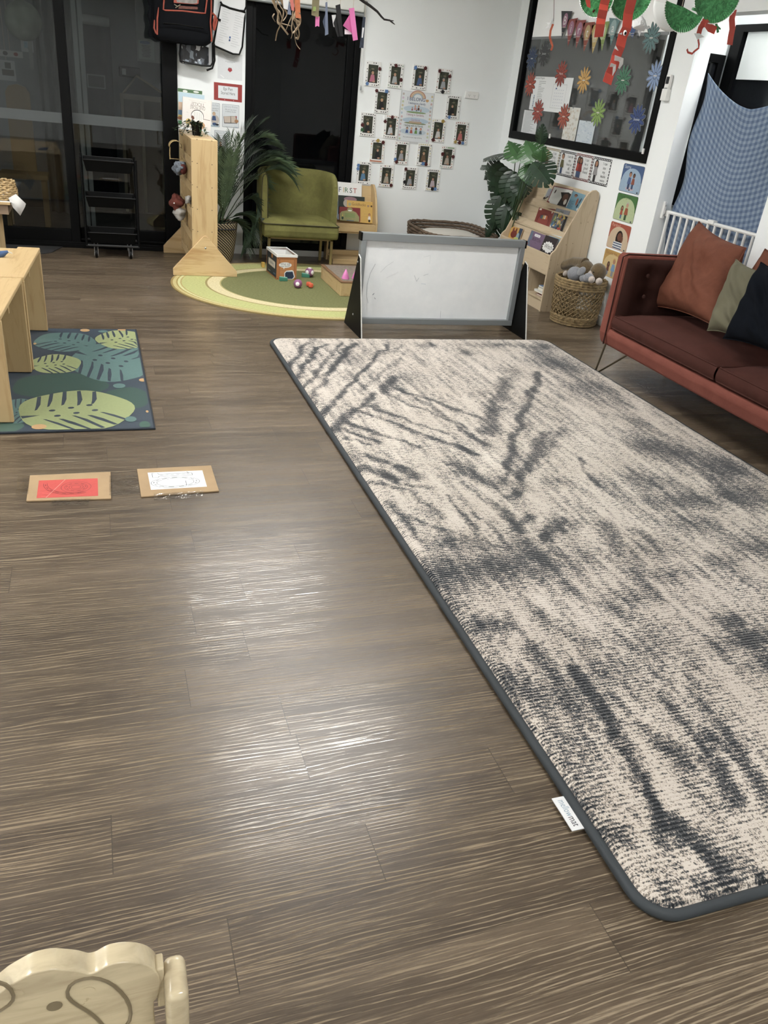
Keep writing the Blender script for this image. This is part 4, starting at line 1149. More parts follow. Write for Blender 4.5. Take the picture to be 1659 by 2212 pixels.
# toy crate
c0, c1, c2 = G(597, 604, 0.009), G(641, 606, 0.009), G(570, 585, 0.009)
bx = thing('toy_crate', 'orange and navy printed cardboard toy crate with white open top on the green rug', 'box', (1.45, 6.65, 0.009))
U = Vector((math.cos(math.radians(4)), math.sin(math.radians(4)), 0)); V = Vector((-U.y, U.x, 0)); W = (c1 - c0).length; D_ = (c2 - c0).dot(V); HH = 0.195
Mx = Matrix(((U.x, V.x, 0, c0.x), (U.y, V.y, 0, c0.y), (0, 0, 1, 0.009), (0, 0, 0, 1)))
th = 0.006
m = MB()
for x0, x1, y0, y1 in ((0, W, 0, th), (0, W, D_ - th, D_), (0, th, th, D_ - th), (W - th, W, th, D_ - th)): m.box(x0, x1, y0, y1, 0, HH, '#a5672f', 0, Mx)
m.box(th, W - th, th, D_ - th, 0, th, '#d5d5d2', 0, Mx)
pr_ = Art(Mx @ Vector((0, 0, 0)), U, (0, 0, 1))
pr_.rect(0.004, 0.004, W - 0.004, HH - 0.02, '#a9682f'); pr_.rect(0.022, 0.012, W - 0.02, HH - 0.03, '#7b4a22'); pr_.rect(0.025, 0.015, W - 0.023, HH - 0.033, '#b5763a')
for k in range(1, 5): pr_.line([(0.025, 0.015 + k * 0.03), (W - 0.023, 0.015 + k * 0.03)], 0.0015, '#8d5626')
for u_ in (0.009, W - 0.009):
    for v_ in (0.01, HH - 0.027): pr_.ell(u_, v_, .004, .004, '#4d2f16', n=8)
pr_.ell(W * .42, HH * .60, W * .32, HH * .115, '#d9dad8'); pr_.poly([(W * .30, HH * .52), (W * .36, HH * .42), (W * .40, HH * .52)], '#d9dad8')
pr_.text('What will', W * .42, HH * .61, .021, '#2a2a2a', rot=0.05, wmax=W * .5); pr_.text('you build?', W * .42, HH * .53, .021, '#2a2a2a', rot=0.05, wmax=W * .5)
pr_.poly([(W * .40, HH * .02), (W * .82, HH * .02), (W * .93, HH * .12), (W * .84, HH * .37), (W * .76, HH * .40), (W * .48, HH * .37), (W * .38, HH * .28)], '#d7dadc')
pr_.poly([(W * .44, HH * .04), (W * .80, HH * .04), (W * .88, HH * .13), (W * .80, HH * .35), (W * .50, HH * .335), (W * .42, HH * .27)], '#20304a')
pr_.poly([(W * .50, HH * .31), (W * .79, HH * .325), (W * .79, HH * .345), (W * .52, HH * .33)], '#6d87a6')
m.join(pr_)
ps2 = Art(Mx @ Vector((0, D_, 0)), -V, (0, 0, 1))
ps2.rect(0.004, 0.004, D_ - 0.004, HH - 0.004, '#1d2a38'); ps2.rect(0.0, 0, 0.012, HH, '#a5672f'); ps2.rect(D_ - 0.012, 0, D_, HH, '#a5672f'); ps2.rect(0, HH - 0.02, D_, HH - 0.004, '#a5672f'); ps2.rect(0, 0, D_, 0.01, '#a5672f')
ps2.rrect(D_ * .18, HH * .38, D_ * .84, HH * .66, .008, '#b9a995'); ps2.rect(D_ * .22, HH * .42, D_ * .80, HH * .62, '#c9c4bb'); ps2.text('building', D_ * .51, HH * .47, .04, '#3a2f28', wmax=D_ * .5)
ps2.rrect(D_ * .46, HH * .74, D_ * .60, HH * .95, .005, '#b0722f'); ps2.rect(D_ * .2, HH * .14, D_ * .4, HH * .17, '#8fa0b5'); ps2.rect(D_ * .7, HH * .16, D_ * .9, HH * .2, '#4c6d94')
m.join(ps2)
m.build('crate_body', PRINT, bx)
m = MB(); e = 0.004
for x0, x1, y0, y1 in ((-e, W + e, -e, th), (-e, W + e, D_ - th, D_ + e), (-e, th, th, D_ - th), (W - th, W + e, th, D_ - th)): m.box(x0, x1, y0, y1, HH - 0.016, HH + 0.004, None, 0, Mx)
m.build('white_rim', M_whiteplastic, bx)
m = MB()
for x0, x1, y0, y1 in ((th, W - th, th, th + .001), (th, W - th, D_ - th - .001, D_ - th), (th, th + .001, th, D_ - th), (W - th - .001, W - th, th, D_ - th)): m.box(x0, x1, y0, y1, th, HH - 0.016, None, 0, Mx)
m.build('white_lining', M_whiteplastic, bx)
# toys
def toy(name, label, cat, p, grp=None): return thing(name, label, cat, (p.x, p.y, 0.0088), grp)
M_purple = simple('purple_toy', '#8a4f7c', 0.5); M_wht = simple('white_toy', '#e4e2df', 0.5); M_teal = simple('green_block', '#2f7d67', 0.5); M_orange = simple('orange_toy', '#d8582f', 0.45)
for (px, py, lb, R_, dirs) in ((643, 622, 'purple toy ball with one white spot nearest the front of the green rug', 0.034, [(-0.3, -0.9, 0.1)]), (668, 598, 'purple toy ball with two white spots behind the green block', 0.038, [(-0.75, -0.6, 0.1), (0.55, -0.8, 0.1), (0, 0, 1)])):
    p = G(px, py, 0.009); t = toy('toy_ball', lb, 'ball', p, 'purple toy balls')
    bl = MB().ball((p.x, p.y, 0.009 + R_), R_, n=24, m=16).build('ball_shell', M_purple, t)
    for d in dirs:
        d = Vector(d).normalized(); q = d.to_track_quat('Z', 'Y').to_matrix().to_4x4()
        MB().lathe([(0, R_ * 0.16), (R_ * 0.3, R_ * 0.12), (R_ * 0.46, 0.0)], 16, M=Matrix.Translation(Vector((p.x, p.y, 0.009 + R_)) + d * R_ * 0.885) @ q).build('white_spot', M_wht, t)
for (px, py, rz, lb) in ((612, 607, 0.1, 'small green wedge block leaning by the toy crate'), (660, 599, -0.15, 'small green wedge block in front of the purple ball')):
    p = G(px, py, 0.009); t = toy('toy_block', lb, 'block', p, 'green toy blocks')
    Mr = Matrix.Translation((p.x, p.y, 0.0)) @ Matrix.Rotation(rz, 4, 'Z')
    MB().prism([(-.034, 0.009), (.034, 0.009), (.034, .036), (-.034, .042)], -.012, .012, 'Y', M=Mr).build('block_body', M_teal, t, bevel=0.004)
    MB().prism([(-.03, .0425), (.03, .0368), (.03, .0388), (-.03, .0445)], -.008, .008, 'Y', M=Mr).build('pale_top', simple('pale_green', '#7fb7a2', 0.5), t)
p = G(671, 622, 0.009); t = toy('toy_dumbbell', 'small orange two-lobed toy on the green rug', 'toy', p)
MB().lathe([(0, -.016), (.018, -.014), (.021, 0), (.018, .014), (0, .016)], 16, (p.x, p.y, 0.03)).build('lobe', M_orange, t)
MB().lathe([(0, -.016), (.018, -.014), (.021, 0), (.018, .014), (0, .016)], 16, (p.x - .006, p.y + 0.045, 0.03)).build('lobe', M_orange, t)
MB().tube([(p.x + .012, p.y, .03), (p.x + .03, p.y + .02, .025), (p.x + .012, p.y + .045, .03)], .003, 6).build('strap', simple('yellow_strap', '#c79a2d', 0.5), t)
p = G(568, 577, 0.009); t = toy('toy_block', 'small yellow block behind the left side of the toy crate', 'block', p)
MB().box(p.x - .013, p.x + .013, p.y - .02, p.y + .02, .009, .05).build('block_body', simple('yellow_block', '#cfa733', 0.5), t, bevel=0.004)
# low play table and its cones
lt = thing('play_table', 'low square birch play tray with grey-brown carpet top half behind the whiteboard', 'table', (2.08, 6.25, 0.009))
X0, X1, Y0, Y1 = 1.765, 2.42, 5.945, 6.56
MB().box(X0, X1, Y0, Y1, 0.0095, 0.112).build('tray_base', M_birchY, lt, bevel=0.004)
MB().box(X0 - .004, X1 + .004, Y0 - .004, Y1 + .004, 0.112, 0.122).build('tray_rim', simple('brown_trim', '#7d5a38', 0.5), lt, bevel=0.002)
MB().box(X0 + .022, X1 - .022, Y0 + .022, Y1 - .022, 0.1222, 0.124).build('carpet_top', simple('grey_carpet', '#7b6f62', 0.95, var=0.2, vscale=50), lt)
a = Art((X0 - .0004, Y1, 0.01), (0, -1, 0), (0, 0, 1)); a.rrect(.50, .022, .512, .088, .005, '#b9995d'); a.rrect(.03, .03, .045, .075, .006, '#b9995d'); 
a.build('side_slot', PRINT, lt)
Art((X0, Y0 - .0004, 0.01), (1, 0, 0), (0, 0, 1)).rrect(.10, .02, .115, .09, .005, '#3c2a18').build('front_slot', PRINT, lt)
for (px, py, lb) in ((746, 602, 'pink toy cone on the play tray, the fully visible one'), (768, 602, 'pink toy cone on the play tray half hidden by the black side plate')):
    p = G(px, py, .124)
    o = MB().lathe([(0.0, 0), (.030, 0), (.031, .004), (.016, .044), (.003, .072), (0, .074)], 20, (0, 0, 0)).build('toy_cone', simple('pink_cone', '#d673b4', 0.5), None)
    o.location = (p.x, p.y, .1242); tag(o, lb, 'cone', 'pink cones on the play tray')

# ================================================================== small display shelf behind the chair
ds = thing('display_shelf', 'small birch display shelf holding picture books behind the green chair', 'shelf', (2.22, 7.34, 0))
sp = [(7.19, 0), (7.19, .375), (7.21, .42), (7.27, .57), (7.32, .645), (7.38, .685), (7.44, .68), (7.47, .65), (7.47, 0)]
for x in (2.025, 2.425): MB().prism([(7.19, .27), (7.19, .375), (7.21, .42), (7.27, .57), (7.32, .645), (7.38, .685), (7.44, .68), (7.47, .65), (7.47, 0), (7.38, 0), (7.38, .27)], x, x + .018, 'X').build('side_panel', M_birchZ, ds, bevel=0.004)
MB().prism([(7.33, .30), (7.43, .665), (7.442, .662), (7.342, .297)], 2.043, 2.425, 'X').build('backboard', M_birchX, ds)
MB().box(2.043, 2.425, 7.192, 7.207, .29, .362).build('ledge_front', M_birchX, ds, bevel=0.003)
MB().box(2.043, 2.425, 7.207, 7.38, .275, .29).build('ledge_shelf', M_birchX, ds)
MB().box(2.043, 2.425, 7.20, 7.46, 0.0, .045).build('base_shelf', M_birchX, ds, bevel=0.003)
MB().box(2.03, 2.425, 7.42, 7.46, 0.045, .085).build('back_rail', M_birchX, ds, bevel=0.003)
nb_ = thing('wooden_stool', 'pale wooden stool top showing above the whiteboard corner', 'stool', (2.40, 7.02, 0))
MB().box(2.345, 2.455, 6.98, 7.06, .25, .325).build('seat', M_birchX, nb_, bevel=0.015)
for x in (2.355, 2.43): MB().box(x, x + .018, 7.01, 7.03, .0, .25).build('leg', M_birchZ, nb_)
def book_quad(name, label, px, Y, th, cover, draw=None, group=None, tilt=0.0):
    """a book standing near-vertical: px = bottom-left, bottom-right, top-left of its cover"""
    bl, br, tl = [atY(q[0], q[1], Y) for q in px]
    U = (br - bl).normalized(); W = (br - bl).length
    V = (tl - bl); V = (V - U * V.dot(U)); H = V.length; V.normalize()
    V = (V + Vector((0, tilt, 0))).normalized()
    N = U.cross(V)
    t = thing(name, label, 'book', tuple(bl), group)
    Mx = Matrix(((U.x, V.x, -N.x, bl.x), (U.y, V.y, -N.y, bl.y), (U.z, V.z, -N.z, bl.z), (0, 0, 0, 1)))
    MB().box(.002, W - .001, .002, H - .002, .0014, th - .0014, '#d9d4c8', 0, Mx).build('pages', PRINT, t)
    a = Art(bl, U, V)
    a.box(0, W, 0, H, .0, .0013, cover, 0, Mx); a.box(0, W, 0, H, th - .0013, th, cover, 0, Mx); a.box(-.001, .001, 0, H, 0, th, cover, 0, Mx)
    if draw: draw(a, W, H)
    a.build('cover', PRINT, t)
    return t
DG = 'picture books on the small display shelf'
def d_first(a, W, H):
    for ch, u, c_ in (('F', .14, '#1f3550'), ('I', .28, '#c0a257'), ('R', .40, '#2f6b3c'), ('S', .57, '#1d1f24'), ('T', .73, '#b0402f')): a.text(ch, W * u, H * .72, H * .20, c_)
    for ch, u, c_ in (('D', .20, '#1d1f24'), ('A', .38, '#27527a'), ('Y', .53, '#b0402f')): a.text(ch, W * u, H * .50, H * .18, c_)
book_quad('picture_book', 'white picture book titled FIRST DAY at the back of the display shelf', ((726, 470), (780, 474), (723, 391)), 7.330, .010, '#e2e2df', d_first, DG, .27)
book_quad('picture_book', 'dark green picture book in front of the FIRST DAY one', ((731, 462), (787, 466), (730, 421)), 7.319, .008, '#1f2a22', lambda a, W, H: (a.ell(W * .45, H * .82, W * .25, H * .14, '#8c6a72'), a.ell(W * .3, H * .6, W * .12, H * .2, '#a89f91'), a.text('babies', W * .55, H * .6, .018, '#c9a0ae')), DG, .27)
book_quad('picture_book', 'pale blue picture book at the left end of the display ledge', ((729, 474), (750, 476), (728, 434)), 7.309, .008, '#8fa3b4', lambda a, W, H: (a.rect(W * .05, H * .6, W * .9, H * .95, '#a9bccb'), a.line([(W * .6, H * .8), (W * .9, H * .8)], .008, '#6f93b5')), DG, .27)
def d_gold(a, W, H):
    a.text('Goldilocks', W * .44, H * .78, .034, '#6b4a1e', wmax=W * .52)
    a.ell(W * .10, H * .82, W * .055, H * .07, '#9b9a72'); a.ell(W * .80, H * .80, W * .045, H * .05, '#9b7d62'); a.ell(W * .92, H * .80, W * .035, H * .045, '#3a2a20')
    a.person(W * .85, H * .05, H * .40, '#d8d3cb', '#b98563', '#6b3a22', '#16130f')
    for k in range(6): a.ell(W * (.66 + .05 * (k % 3)), H * (.3 + .12 * (k // 3)), .003, .002, '#a3814a', n=6)
book_quad('picture_book', 'yellow Goldilocks picture book on the display ledge', ((749, 479), (806, 483), (748, 432)), 7.298, .010, '#c79f3f', d_gold, DG, .27)
def d_red(a, W, H):
    a.poly([(0.02 * W, 0), (W * .95, 0), (W * .95, H * .35), (W * .8, H * .66), (W * .6, H * .78), (W * .4, H * .78), (W * .1, H * .66), (W * .02, H * .5)], '#8f8c55')
    a.ell(W * .5, H * .85, W * .13, H * .13, '#8f8c55'); a.ell(W * .5, H * .76, W * .10, H * .05, '#d5d3cb'); a.rect(W * .27, H * .25, W * .75, H * .58, '#7b8a4c')
    a.ell(W * .15, H * .2, W * .05, H * .12, '#1f3a28'); a.poly([(W * .12, H * .3), (W * .18, H * .3), (W * .16, H * .6)], '#c9b64a'); a.rect(W * .35, 0, W * .7, H * .06, '#5a6a78')
book_quad('picture_book', 'red and olive picture book with rounded shape at the front of the display ledge', ((733, 476), (778, 479), (731, 446)), 7.286, .010, '#7e2423', d_red, DG, .27)
# ================================================================== books on the bookcase
BG = 'picture books on the sloping bookcase'
def onslope(x, y, lift, tier):
    o, n = TIER[tier]; o = o + n * lift; d = ray(x, y)
    return EYE + d * ((o - EYE).dot(n) / d.dot(n))
def slope_book(label, pxs, lift, cover, draw, th=.006, name='picture_book', group=BG):
    tier = 0 if 'bottom tier' in label or 'Witch' in label else 1 if 'middle' in label else 2
    bl, br, tl = [onslope(q[0], q[1], {.009: .0075, .012: .015, .010: .0075, .030: .0155, .026: .0235}[lift], tier) for q in pxs]
    U = (br - bl); W = U.length; U.normalize(); V = tl - bl; V = V - U * V.dot(U); H = V.length; V.normalize(); N = U.cross(V)
    t = thing(name, label, 'book', tuple(bl), group)
    Mx = Matrix(((U.x, V.x, -N.x, bl.x), (U.y, V.y, -N.y, bl.y), (U.z, V.z, -N.z, bl.z), (0, 0, 0, 1)))
    MB().box(.002, W - .001, .002, H - .002, .0013, th - .0013, '#d9d4c8', 0, Mx).build('pages', PRINT, t)
    a = Art(bl, U, V)
    a.box(0, W, 0, H, 0, .0012, cover, 0, Mx); a.box(0, W, 0, H, th - .0012, th, cover, 0, Mx); a.box(-.001, .001, 0, H, 0, th, cover, 0, Mx)
    draw(a, W, H); a.build('cover', PRINT, t)
    return t
def d_eng(a, W, H):
    a.ell(W * .5, H * .36, W * .38, H * .36, '#6b2320', n=24); a.rect(W * .13, 0, W * .87, H * .36, '#6b2320'); a.ell(W * .5, H * .35, W * .33, H * .31, '#8a3a30', n=24); a.rect(W * .17, 0, W * .83, H * .34, '#8a3a30')
    for k, c_ in enumerate(('#394b63', '#3d6a62', '#c9a24b', '#cfc9bb', '#c8672f')): a.rect(W * (.27 + .09 * k), H * .44, W * (.345 + .09 * k), H * .62, c_)
    a.rect(W * .06, H * .86, W * .2, H * .95, '#cfc9bb'); a.ell(W * .9, H * .82, W * .04, H * .05, '#cfc9bb')
slope_book('dark red picture book with an arch on the middle tier of the bookcase', ((1151, 488), (1184, 494), (1162, 447)), .009, '#7b3028', d_eng)
def d_col(a, W, H):
    a.rect(W * .02, H * .80, W * .98, H, '#7d7f86'); a.rect(W * .84, 0, W, H * .8, '#1d1b1b'); a.rect(0, 0, W * .84, H * .1, '#cfd4d6')
    r_ = random.Random(4)
    for k in range(40): a.ell(W * (.06 + .74 * r_.random()), H * (.14 + .66 * r_.random()), W * (.04 + .09 * r_.random()), H * (.02 + .06 * r_.random()), r_.choice(['#b9a23a', '#c9c2a8', '#3f6a96', '#5f7a34', '#c2a05e', '#dcd8cc', '#8d9a3c', '#2f3b49', '#a8642f']), rot=r_.random() * 3)
    a.text('ant', W * .36, H * .04, .04, '#24476b'); a.ell(W * .7, H * .14, W * .14, H * .06, '#a8402f'); a.text('PLAY', W * .5, H * .84, .022, '#2a2d3a')
slope_book('colourful collage-covered book with black spine strip on the middle tier', ((1185, 495), (1213, 503), (1200, 449)), .009, '#5d6068', d_col)
def d_cat(a, W, H):
    a.rect(0, H * .95, W, H, '#7d2f2a'); a.rect(0, 0, W * .04, H, '#7d2f2a')
    a.poly([(W * .55, H * .0), (W * .62, H * .45), (W * .48, H * .72), (W * .85, H * .80), (W * 1.0, H * .72), (W, 0)], '#231d1a'); a.ell(W * .8, H * .48, W * .14, H * .22, '#5a3a28'); a.ell(W * .87, H * .25, W * .07, H * .16, '#b9b2a8')
    a.ell(W * .2, H * .7, W * .03, H * .12, '#3a2c2a', rot=-.3); a.ell(W * .06, H * .04, W * .08, H * .05, '#7d2f2a')
slope_book('white picture book with red edge and dark animal drawing on the top tier', ((1181, 437), (1222, 447), (1197, 401)), .012, '#cfd0cd', d_cat)
def d_blue(a, W, H):
    a.rect(W * .04, 0, W * .52, H * .55, '#5f8ea3')
    for k in range(8): a.line([(W * .08, H * (.06 + .055 * k)), (W * (.38 + .06 * (k % 3)), H * (.06 + .055 * k))], .0022, '#2d4956')
    a.ell(W * .40, H * .82, W * .12, H * .08, '#5b3526'); a.ell(W * .40, H * .77, W * .07, H * .06, '#9a6a4c'); a.ell(W * .66, H * .50, W * .07, H * .22, '#a35c40', rot=.2); a.ell(W * .85, H * .60, W * .04, H * .18, '#22384a', rot=-.2); a.ell(W * .8, H * .3, W * .05, H * .12, '#22384a', rot=-.3); a.rect(W * .86, H * .06, W * .97, H * .2, '#cfd4d6')
slope_book('light blue picture book beside the dark animal one on the top tier', ((1220, 448), (1247, 458), (1234, 411)), .009, '#6e99ac', d_blue)
slope_book('narrow pale yellow and grey picture book at the left of the top tier', ((1172, 430), (1186, 434), (1180, 402)), .009, '#b9b092', lambda a, W, H: (a.rect(W * .2, H * .2, W * .9, H * .9, '#8f939b'), a.ell(W * .2, H * .1, W * .18, H * .1, '#3a2a22'), a.ell(W * .5, H * .2, W * .2, H * .06, '#3a2a22', rot=.6)))
slope_book('red and yellow picture book with a monster on the bottom tier left', ((1097, 513), (1121, 520), (1108, 489)), .030, '#b98d33', lambda a, W, H: (a.rect(W * .72, 0, W, H, '#223850'), a.ell(W * .38, H * .40, W * .26, H * .32, '#6b2018'), a.ell(W * .25, H * .75, W * .07, H * .2, '#6b2018'), a.ell(W * .5, H * .75, W * .07, H * .2, '#6b2018'), a.ell(W * .75, H * .3, W * .12, H * .3, '#7f9aa8'), a.ell(W * .7, H * .12, W * .2, H * .1, '#a3b054')))
def d_bux(a, W, H):
    a.poly([(0, 0), (W * .05, H), (W * .16, H), (W * .22, H * .5), (W * .12, H * .35), (W * .3, 0)], '#56687a'); a.rrect(W * .32, H * .72, W * .72, H * .88, .008, '#d5d3d6'); a.text('the incredible', W * .52, H * .77, .012, '#3a2a44', wmax=W * .36)
    a.text('BUXTON', W * .56, H * .44, .034, '#241b2c', wmax=W * .56); a.text('drew', W * .56, H * .3, .012, '#3a2a44'); a.ell(W * .05, H * .12, W * .05, H * .07, '#8a3434')
slope_book('purple picture book titled BUXTON on the bottom tier', ((1136, 529), (1165, 541), (1148, 497)), .030, '#6b5570', d_bux)
def d_wit(a, W, H):
    pts = []
    for k in range(26):
        q = 2 * PI * k / 26; r_ = 1.0 if k % 2 else .82
        pts.append((W * .48 + W * .46 * r_ * math.cos(q), H * .36 + H * .36 * r_ * math.sin(q)))
    a.poly(pts, '#cfcfcc'); a.text('Witch', W * .5, H * .28, .05, '#15120f', wmax=W * .74); a.poly([(W * .1, 0), (W * .5, 0), (W * .3, H * .16)], '#1b1718')
slope_book('black and white picture book titled Witch on the bottom tier', ((1166, 542), (1192, 552), (1178, 507)), .026, '#2a2024', d_wit)
slope_book('pale sky blue picture book lying behind the Witch one', ((1180, 525), (1208, 533), (1181, 503)), .010, '#b5c2c9', lambda a, W, H: (a.rect(0, H * .4, W, H * .75, '#86aec4'), a.rect(W * .1, H * .5, W * .9, H * .58, '#a9c6d3')))
# books lying in the low cubbies
for k, (x0, y0, y1, z, h, c_, lb) in enumerate(((3.40, 5.66, 5.80, .1005, .012, '#8f3f2a', 'thin red-brown book lying flat at the bottom of the right cubby'), (3.43, 5.655, 5.76, .113, .014, '#c2a23f', 'thin yellow book lying on the red-brown one'),
        (3.385, 5.66, 5.82, .127, .016, '#c9cbc9', 'white book lying flat in the right cubby'), (3.40, 5.66, 5.79, .1435, .02, '#b9b2a4', 'cream book lying on the white one in the cubby'), (3.41, 5.658, 5.80, .164, .014, '#6d86a6', 'blue grey book topmost in the right cubby pile'),
        (3.38, 5.96, 6.17, .1005, .02, '#c3bfb3', 'cream book at the bottom of the left cubby pile'), (3.39, 5.97, 6.16, .121, .016, '#3d4046', 'dark grey book in the left cubby pile'), (3.385, 5.965, 6.17, .1375, .02, '#cdd0c8', 'white book in the left cubby pile'), (3.39, 5.97, 6.16, .158, .014, '#93a05a', 'lime green book in the left cubby pile'), (3.385, 5.965, 6.15, .1725, .018, '#6d86a6', 'blue book topmost in the left cubby pile'))):
    t = thing('cubby_book', lb, 'book', (x0, y0, z), 'books lying in the low cubbies')
    MB().box(x0 + .001, x0 + .2, y0 + .002, y1 - .002, z + .002, z + h - .002, '#d6d1c4').build('pages', PRINT, t)
    MB().box(x0, x0 + .2, y0, y1, z, z + .002, c_).box(x0, x0 + .2, y0, y1, z + h - .002, z + h, c_).box(x0, x0 + .2, y1 - .0021, y1, z, z + h, c_).build('cover', PRINT, t)

# ================================================================== seagrass basket with plush toys
M_sea = simple('seagrass', '#8a7349', 0.8, var=0.35, vscale=50)
sbx, sby, sr, shh = 3.495, 5.335, .172, .345
sb = thing('seagrass_basket', 'openwork seagrass basket full of plush toys beside the bookcase', 'basket', (sbx, sby, 0))
def rad(z): return sr - .006 + .022 * (z / shh) + .008 * math.sin(z / shh * PI)
def rope_ring(z, r, w, ph):
    pts = [((r + .003 * math.sin(q * 2.1 + ph)) * math.cos(2 * PI * q / 72) + sbx, (r + .003 * math.sin(q * 2.1 + ph)) * math.sin(2 * PI * q / 72) + sby, z + .0025 * math.sin(q * PI / 1.5 + ph)) for q in range(72)]
    return pts, [w * (1 + .22 * math.sin(q * PI + ph)) for q in range(72)]
m = MB()
for z in (.012, .030, .048, .062):
    p, w_ = rope_ring(z, rad(z), .0105, z * 300); m.tube(p, w_, 6, closed=True)
m.build('base_band', M_sea, sb)
m = MB()
for z in (.283, .301, .319, .337):
    p, w_ = rope_ring(z, rad(z), .0105, z * 300); m.tube(p, w_, 6, closed=True)
m.build('rim_band', M_sea, sb)
m = MB(); NS = 30
for k in range(NS):
    for sgn in (1, -1):
        pts = []
        for q in range(19):
            z = .062 + (.283 - .062) * q / 18
            th_ = 2 * PI * (k + sgn * .42 * math.sin(q * PI / 3 * 1.0)) / NS
            r = rad(z) + .003 * sgn * math.cos(q * PI / 3) + .002 * rnd.random()
            pts.append((sbx + r * math.cos(th_), sby + r * math.sin(th_), z))
        m.tube(pts, .0040, 5, caps=False)
for z in (.118, .174, .230):
    p, w_ = rope_ring(z, rad(z), .0036, z * 100); m.tube(p, w_, 5, closed=True)
m.build('openwork_side', M_sea, sb)
MB().lathe([(0, .008), (sr - .012, .008), (sr - .012, .014), (0, .014)], 32, (sbx, sby, 0)).build('bottom', M_sea, sb)
def fur(name, c, d):
    t = NT(name); v = t.coords(); n = t.noise(v, 90, 4, .7); n2 = t.noise(v, 9, 3)
    t.base(t.ramp(t.math('ADD', t.math('MULTIPLY', n, .6), t.math('MULTIPLY', n2, .4)), [(.35, rgb(d)), (.65, rgb(c))]))
    t.b.inputs['Roughness'].default_value = .95; t.b.inputs['Sheen Weight'].default_value = .4; t.bump(n, .8, .004); return t.m
M_brownfur, M_greyfur, M_palefur = fur('brown_plush', '#6b5731', '#4b3b20'), fur('grey_plush', '#86888e', '#66686f'), fur('pale_plush', '#bfb3a8', '#a3968b')
def bp(x, y, X): return atX(x, y, X)
t = thing('plush_monkey', 'brown plush toy slumped over the back of the seagrass basket', 'plush toy', (sbx, sby, .2), 'plush toys in the seagrass basket')
MB().ball(bp(1262, 586, 3.56), (.075, .085, .085)).build('body', M_brownfur, t)
MB().tube([bp(1264, 570, 3.55), bp(1240, 566, 3.53), bp(1214, 574, 3.50)], [.045, .038, .034], 14).ball(bp(1213, 574, 3.50), (.036, .036, .036)).build('arm', M_brownfur, t)
MB().tube([bp(1220, 592, 3.50), bp(1245, 596, 3.52)], [.03, .034], 12).build('leg', M_brownfur, t)
hd = bp(1292, 588, 3.54)
h_ = MB().ball(hd, (.062, .062, .066)).build('head', M_brownfur, t)
MB().ball(bp(1277, 593, 3.49), (.026, .028, .03)).build('muzzle', M_palefur, t)
MB().ball(bp(1282, 588, 3.478), .005).build('eye', M_blackplastic, t)
MB().ball(bp(1271, 592, 3.463), .006).build('nose', M_blackplastic, t)
t = thing('plush_elephant', 'grey plush toy with a floppy ear at the left of the seagrass basket', 'plush toy', (sbx, sby, .2), 'plush toys in the seagrass basket')
MB().ball(bp(1242, 592, 3.46), (.055, .07, .055)).ball(bp(1262, 602, 3.44), (.03, .05, .03)).build('body', M_greyfur, t)
e = bp(1256, 586, 3.42)
MB().ball(e, (.012, .055, .03), M=Matrix.Rotation(-.5, 4, 'X')).build('ear', M_greyfur, t)
MB().ball(bp(1221, 591, 3.40), (.02, .012, .022)).build('foot', M_palefur, t)
t = thing('plush_mouse', 'small grey plush toy with two pale feet at the front of the seagrass basket', 'plush toy', (sbx, sby, .2), 'plush toys in the seagrass basket')
MB().ball(bp(1272, 600, 3.42), (.036, .045, .034)).build('body', M_greyfur, t)
for q in ((1278, 604, 3.385), (1294, 608, 3.40)): MB().ball(bp(*q), (.024, .025, .025)).build('foot', M_palefur, t)

# ================================================================== wicker bed with a cushion
wbk = thing('wicker_bed', 'brown wicker basket bed behind the whiteboard', 'basket', (3.08, 6.95, 0))
M_wick = simple('brown_wicker', '#5b4937', 0.7, var=0.35, vscale=45)
m = MB()
for k in range(15):
    pts = []; ws = []
    for q in range(90):
        th_ = 2 * PI * q / 90
        hgt = .375 + .012 * math.sin(th_)
        z = .02 + (hgt - .0) * k / 14
        r = .34 + .025 * k / 14 + .004 * math.sin(q * PI / 1.5 + k * PI)
        sq = lambda q_: math.copysign(abs(q_) ** .5, q_)
        pts.append((3.09 + (r - .005) * sq(math.cos(th_)), 6.97 + (r - .02) * sq(math.sin(th_)), z)); ws.append(.0135 * (1 + .2 * math.sin(q * PI / 1.5 + k * PI)))
    m.tube(pts, ws, 6, closed=True)
m.build('woven_wall', M_wick, wbk)
MB().lathe([(0, .005), (.33, .005), (.33, .02), (0, .02)], 32, (3.09, 6.97, 0)).build('bottom', M_wick, wbk)
cu = MB().grid(lambda u, v: (3.09 + .30 * math.copysign(abs(math.cos(2 * PI * u)) ** .6, math.cos(2 * PI * u)) * math.sin(v * PI / 2), 6.97 + .29 * math.copysign(abs(math.sin(2 * PI * u)) ** .6, math.sin(2 * PI * u)) * math.sin(v * PI / 2), .335 + .05 * math.cos(v * PI / 2) + .007 * mnoise.noise(Vector((math.cos(2 * PI * u) * v * 5, math.sin(2 * PI * u) * v * 5, 2))) - .12 * v ** 6), 48, 16)
cu.add([(3.09 + .29 * math.cos(2 * PI * k / 48), 6.97 + .28 * math.sin(2 * PI * k / 48), .18) for k in range(48)], [tuple(range(47, -1, -1))])
tag(cu.build('bed_cushion', simple('cream_cushion', '#bfbab0', 0.9, var=0.05), sharp=60), 'pale cream cushion plumped inside the wicker basket bed', 'cushion')

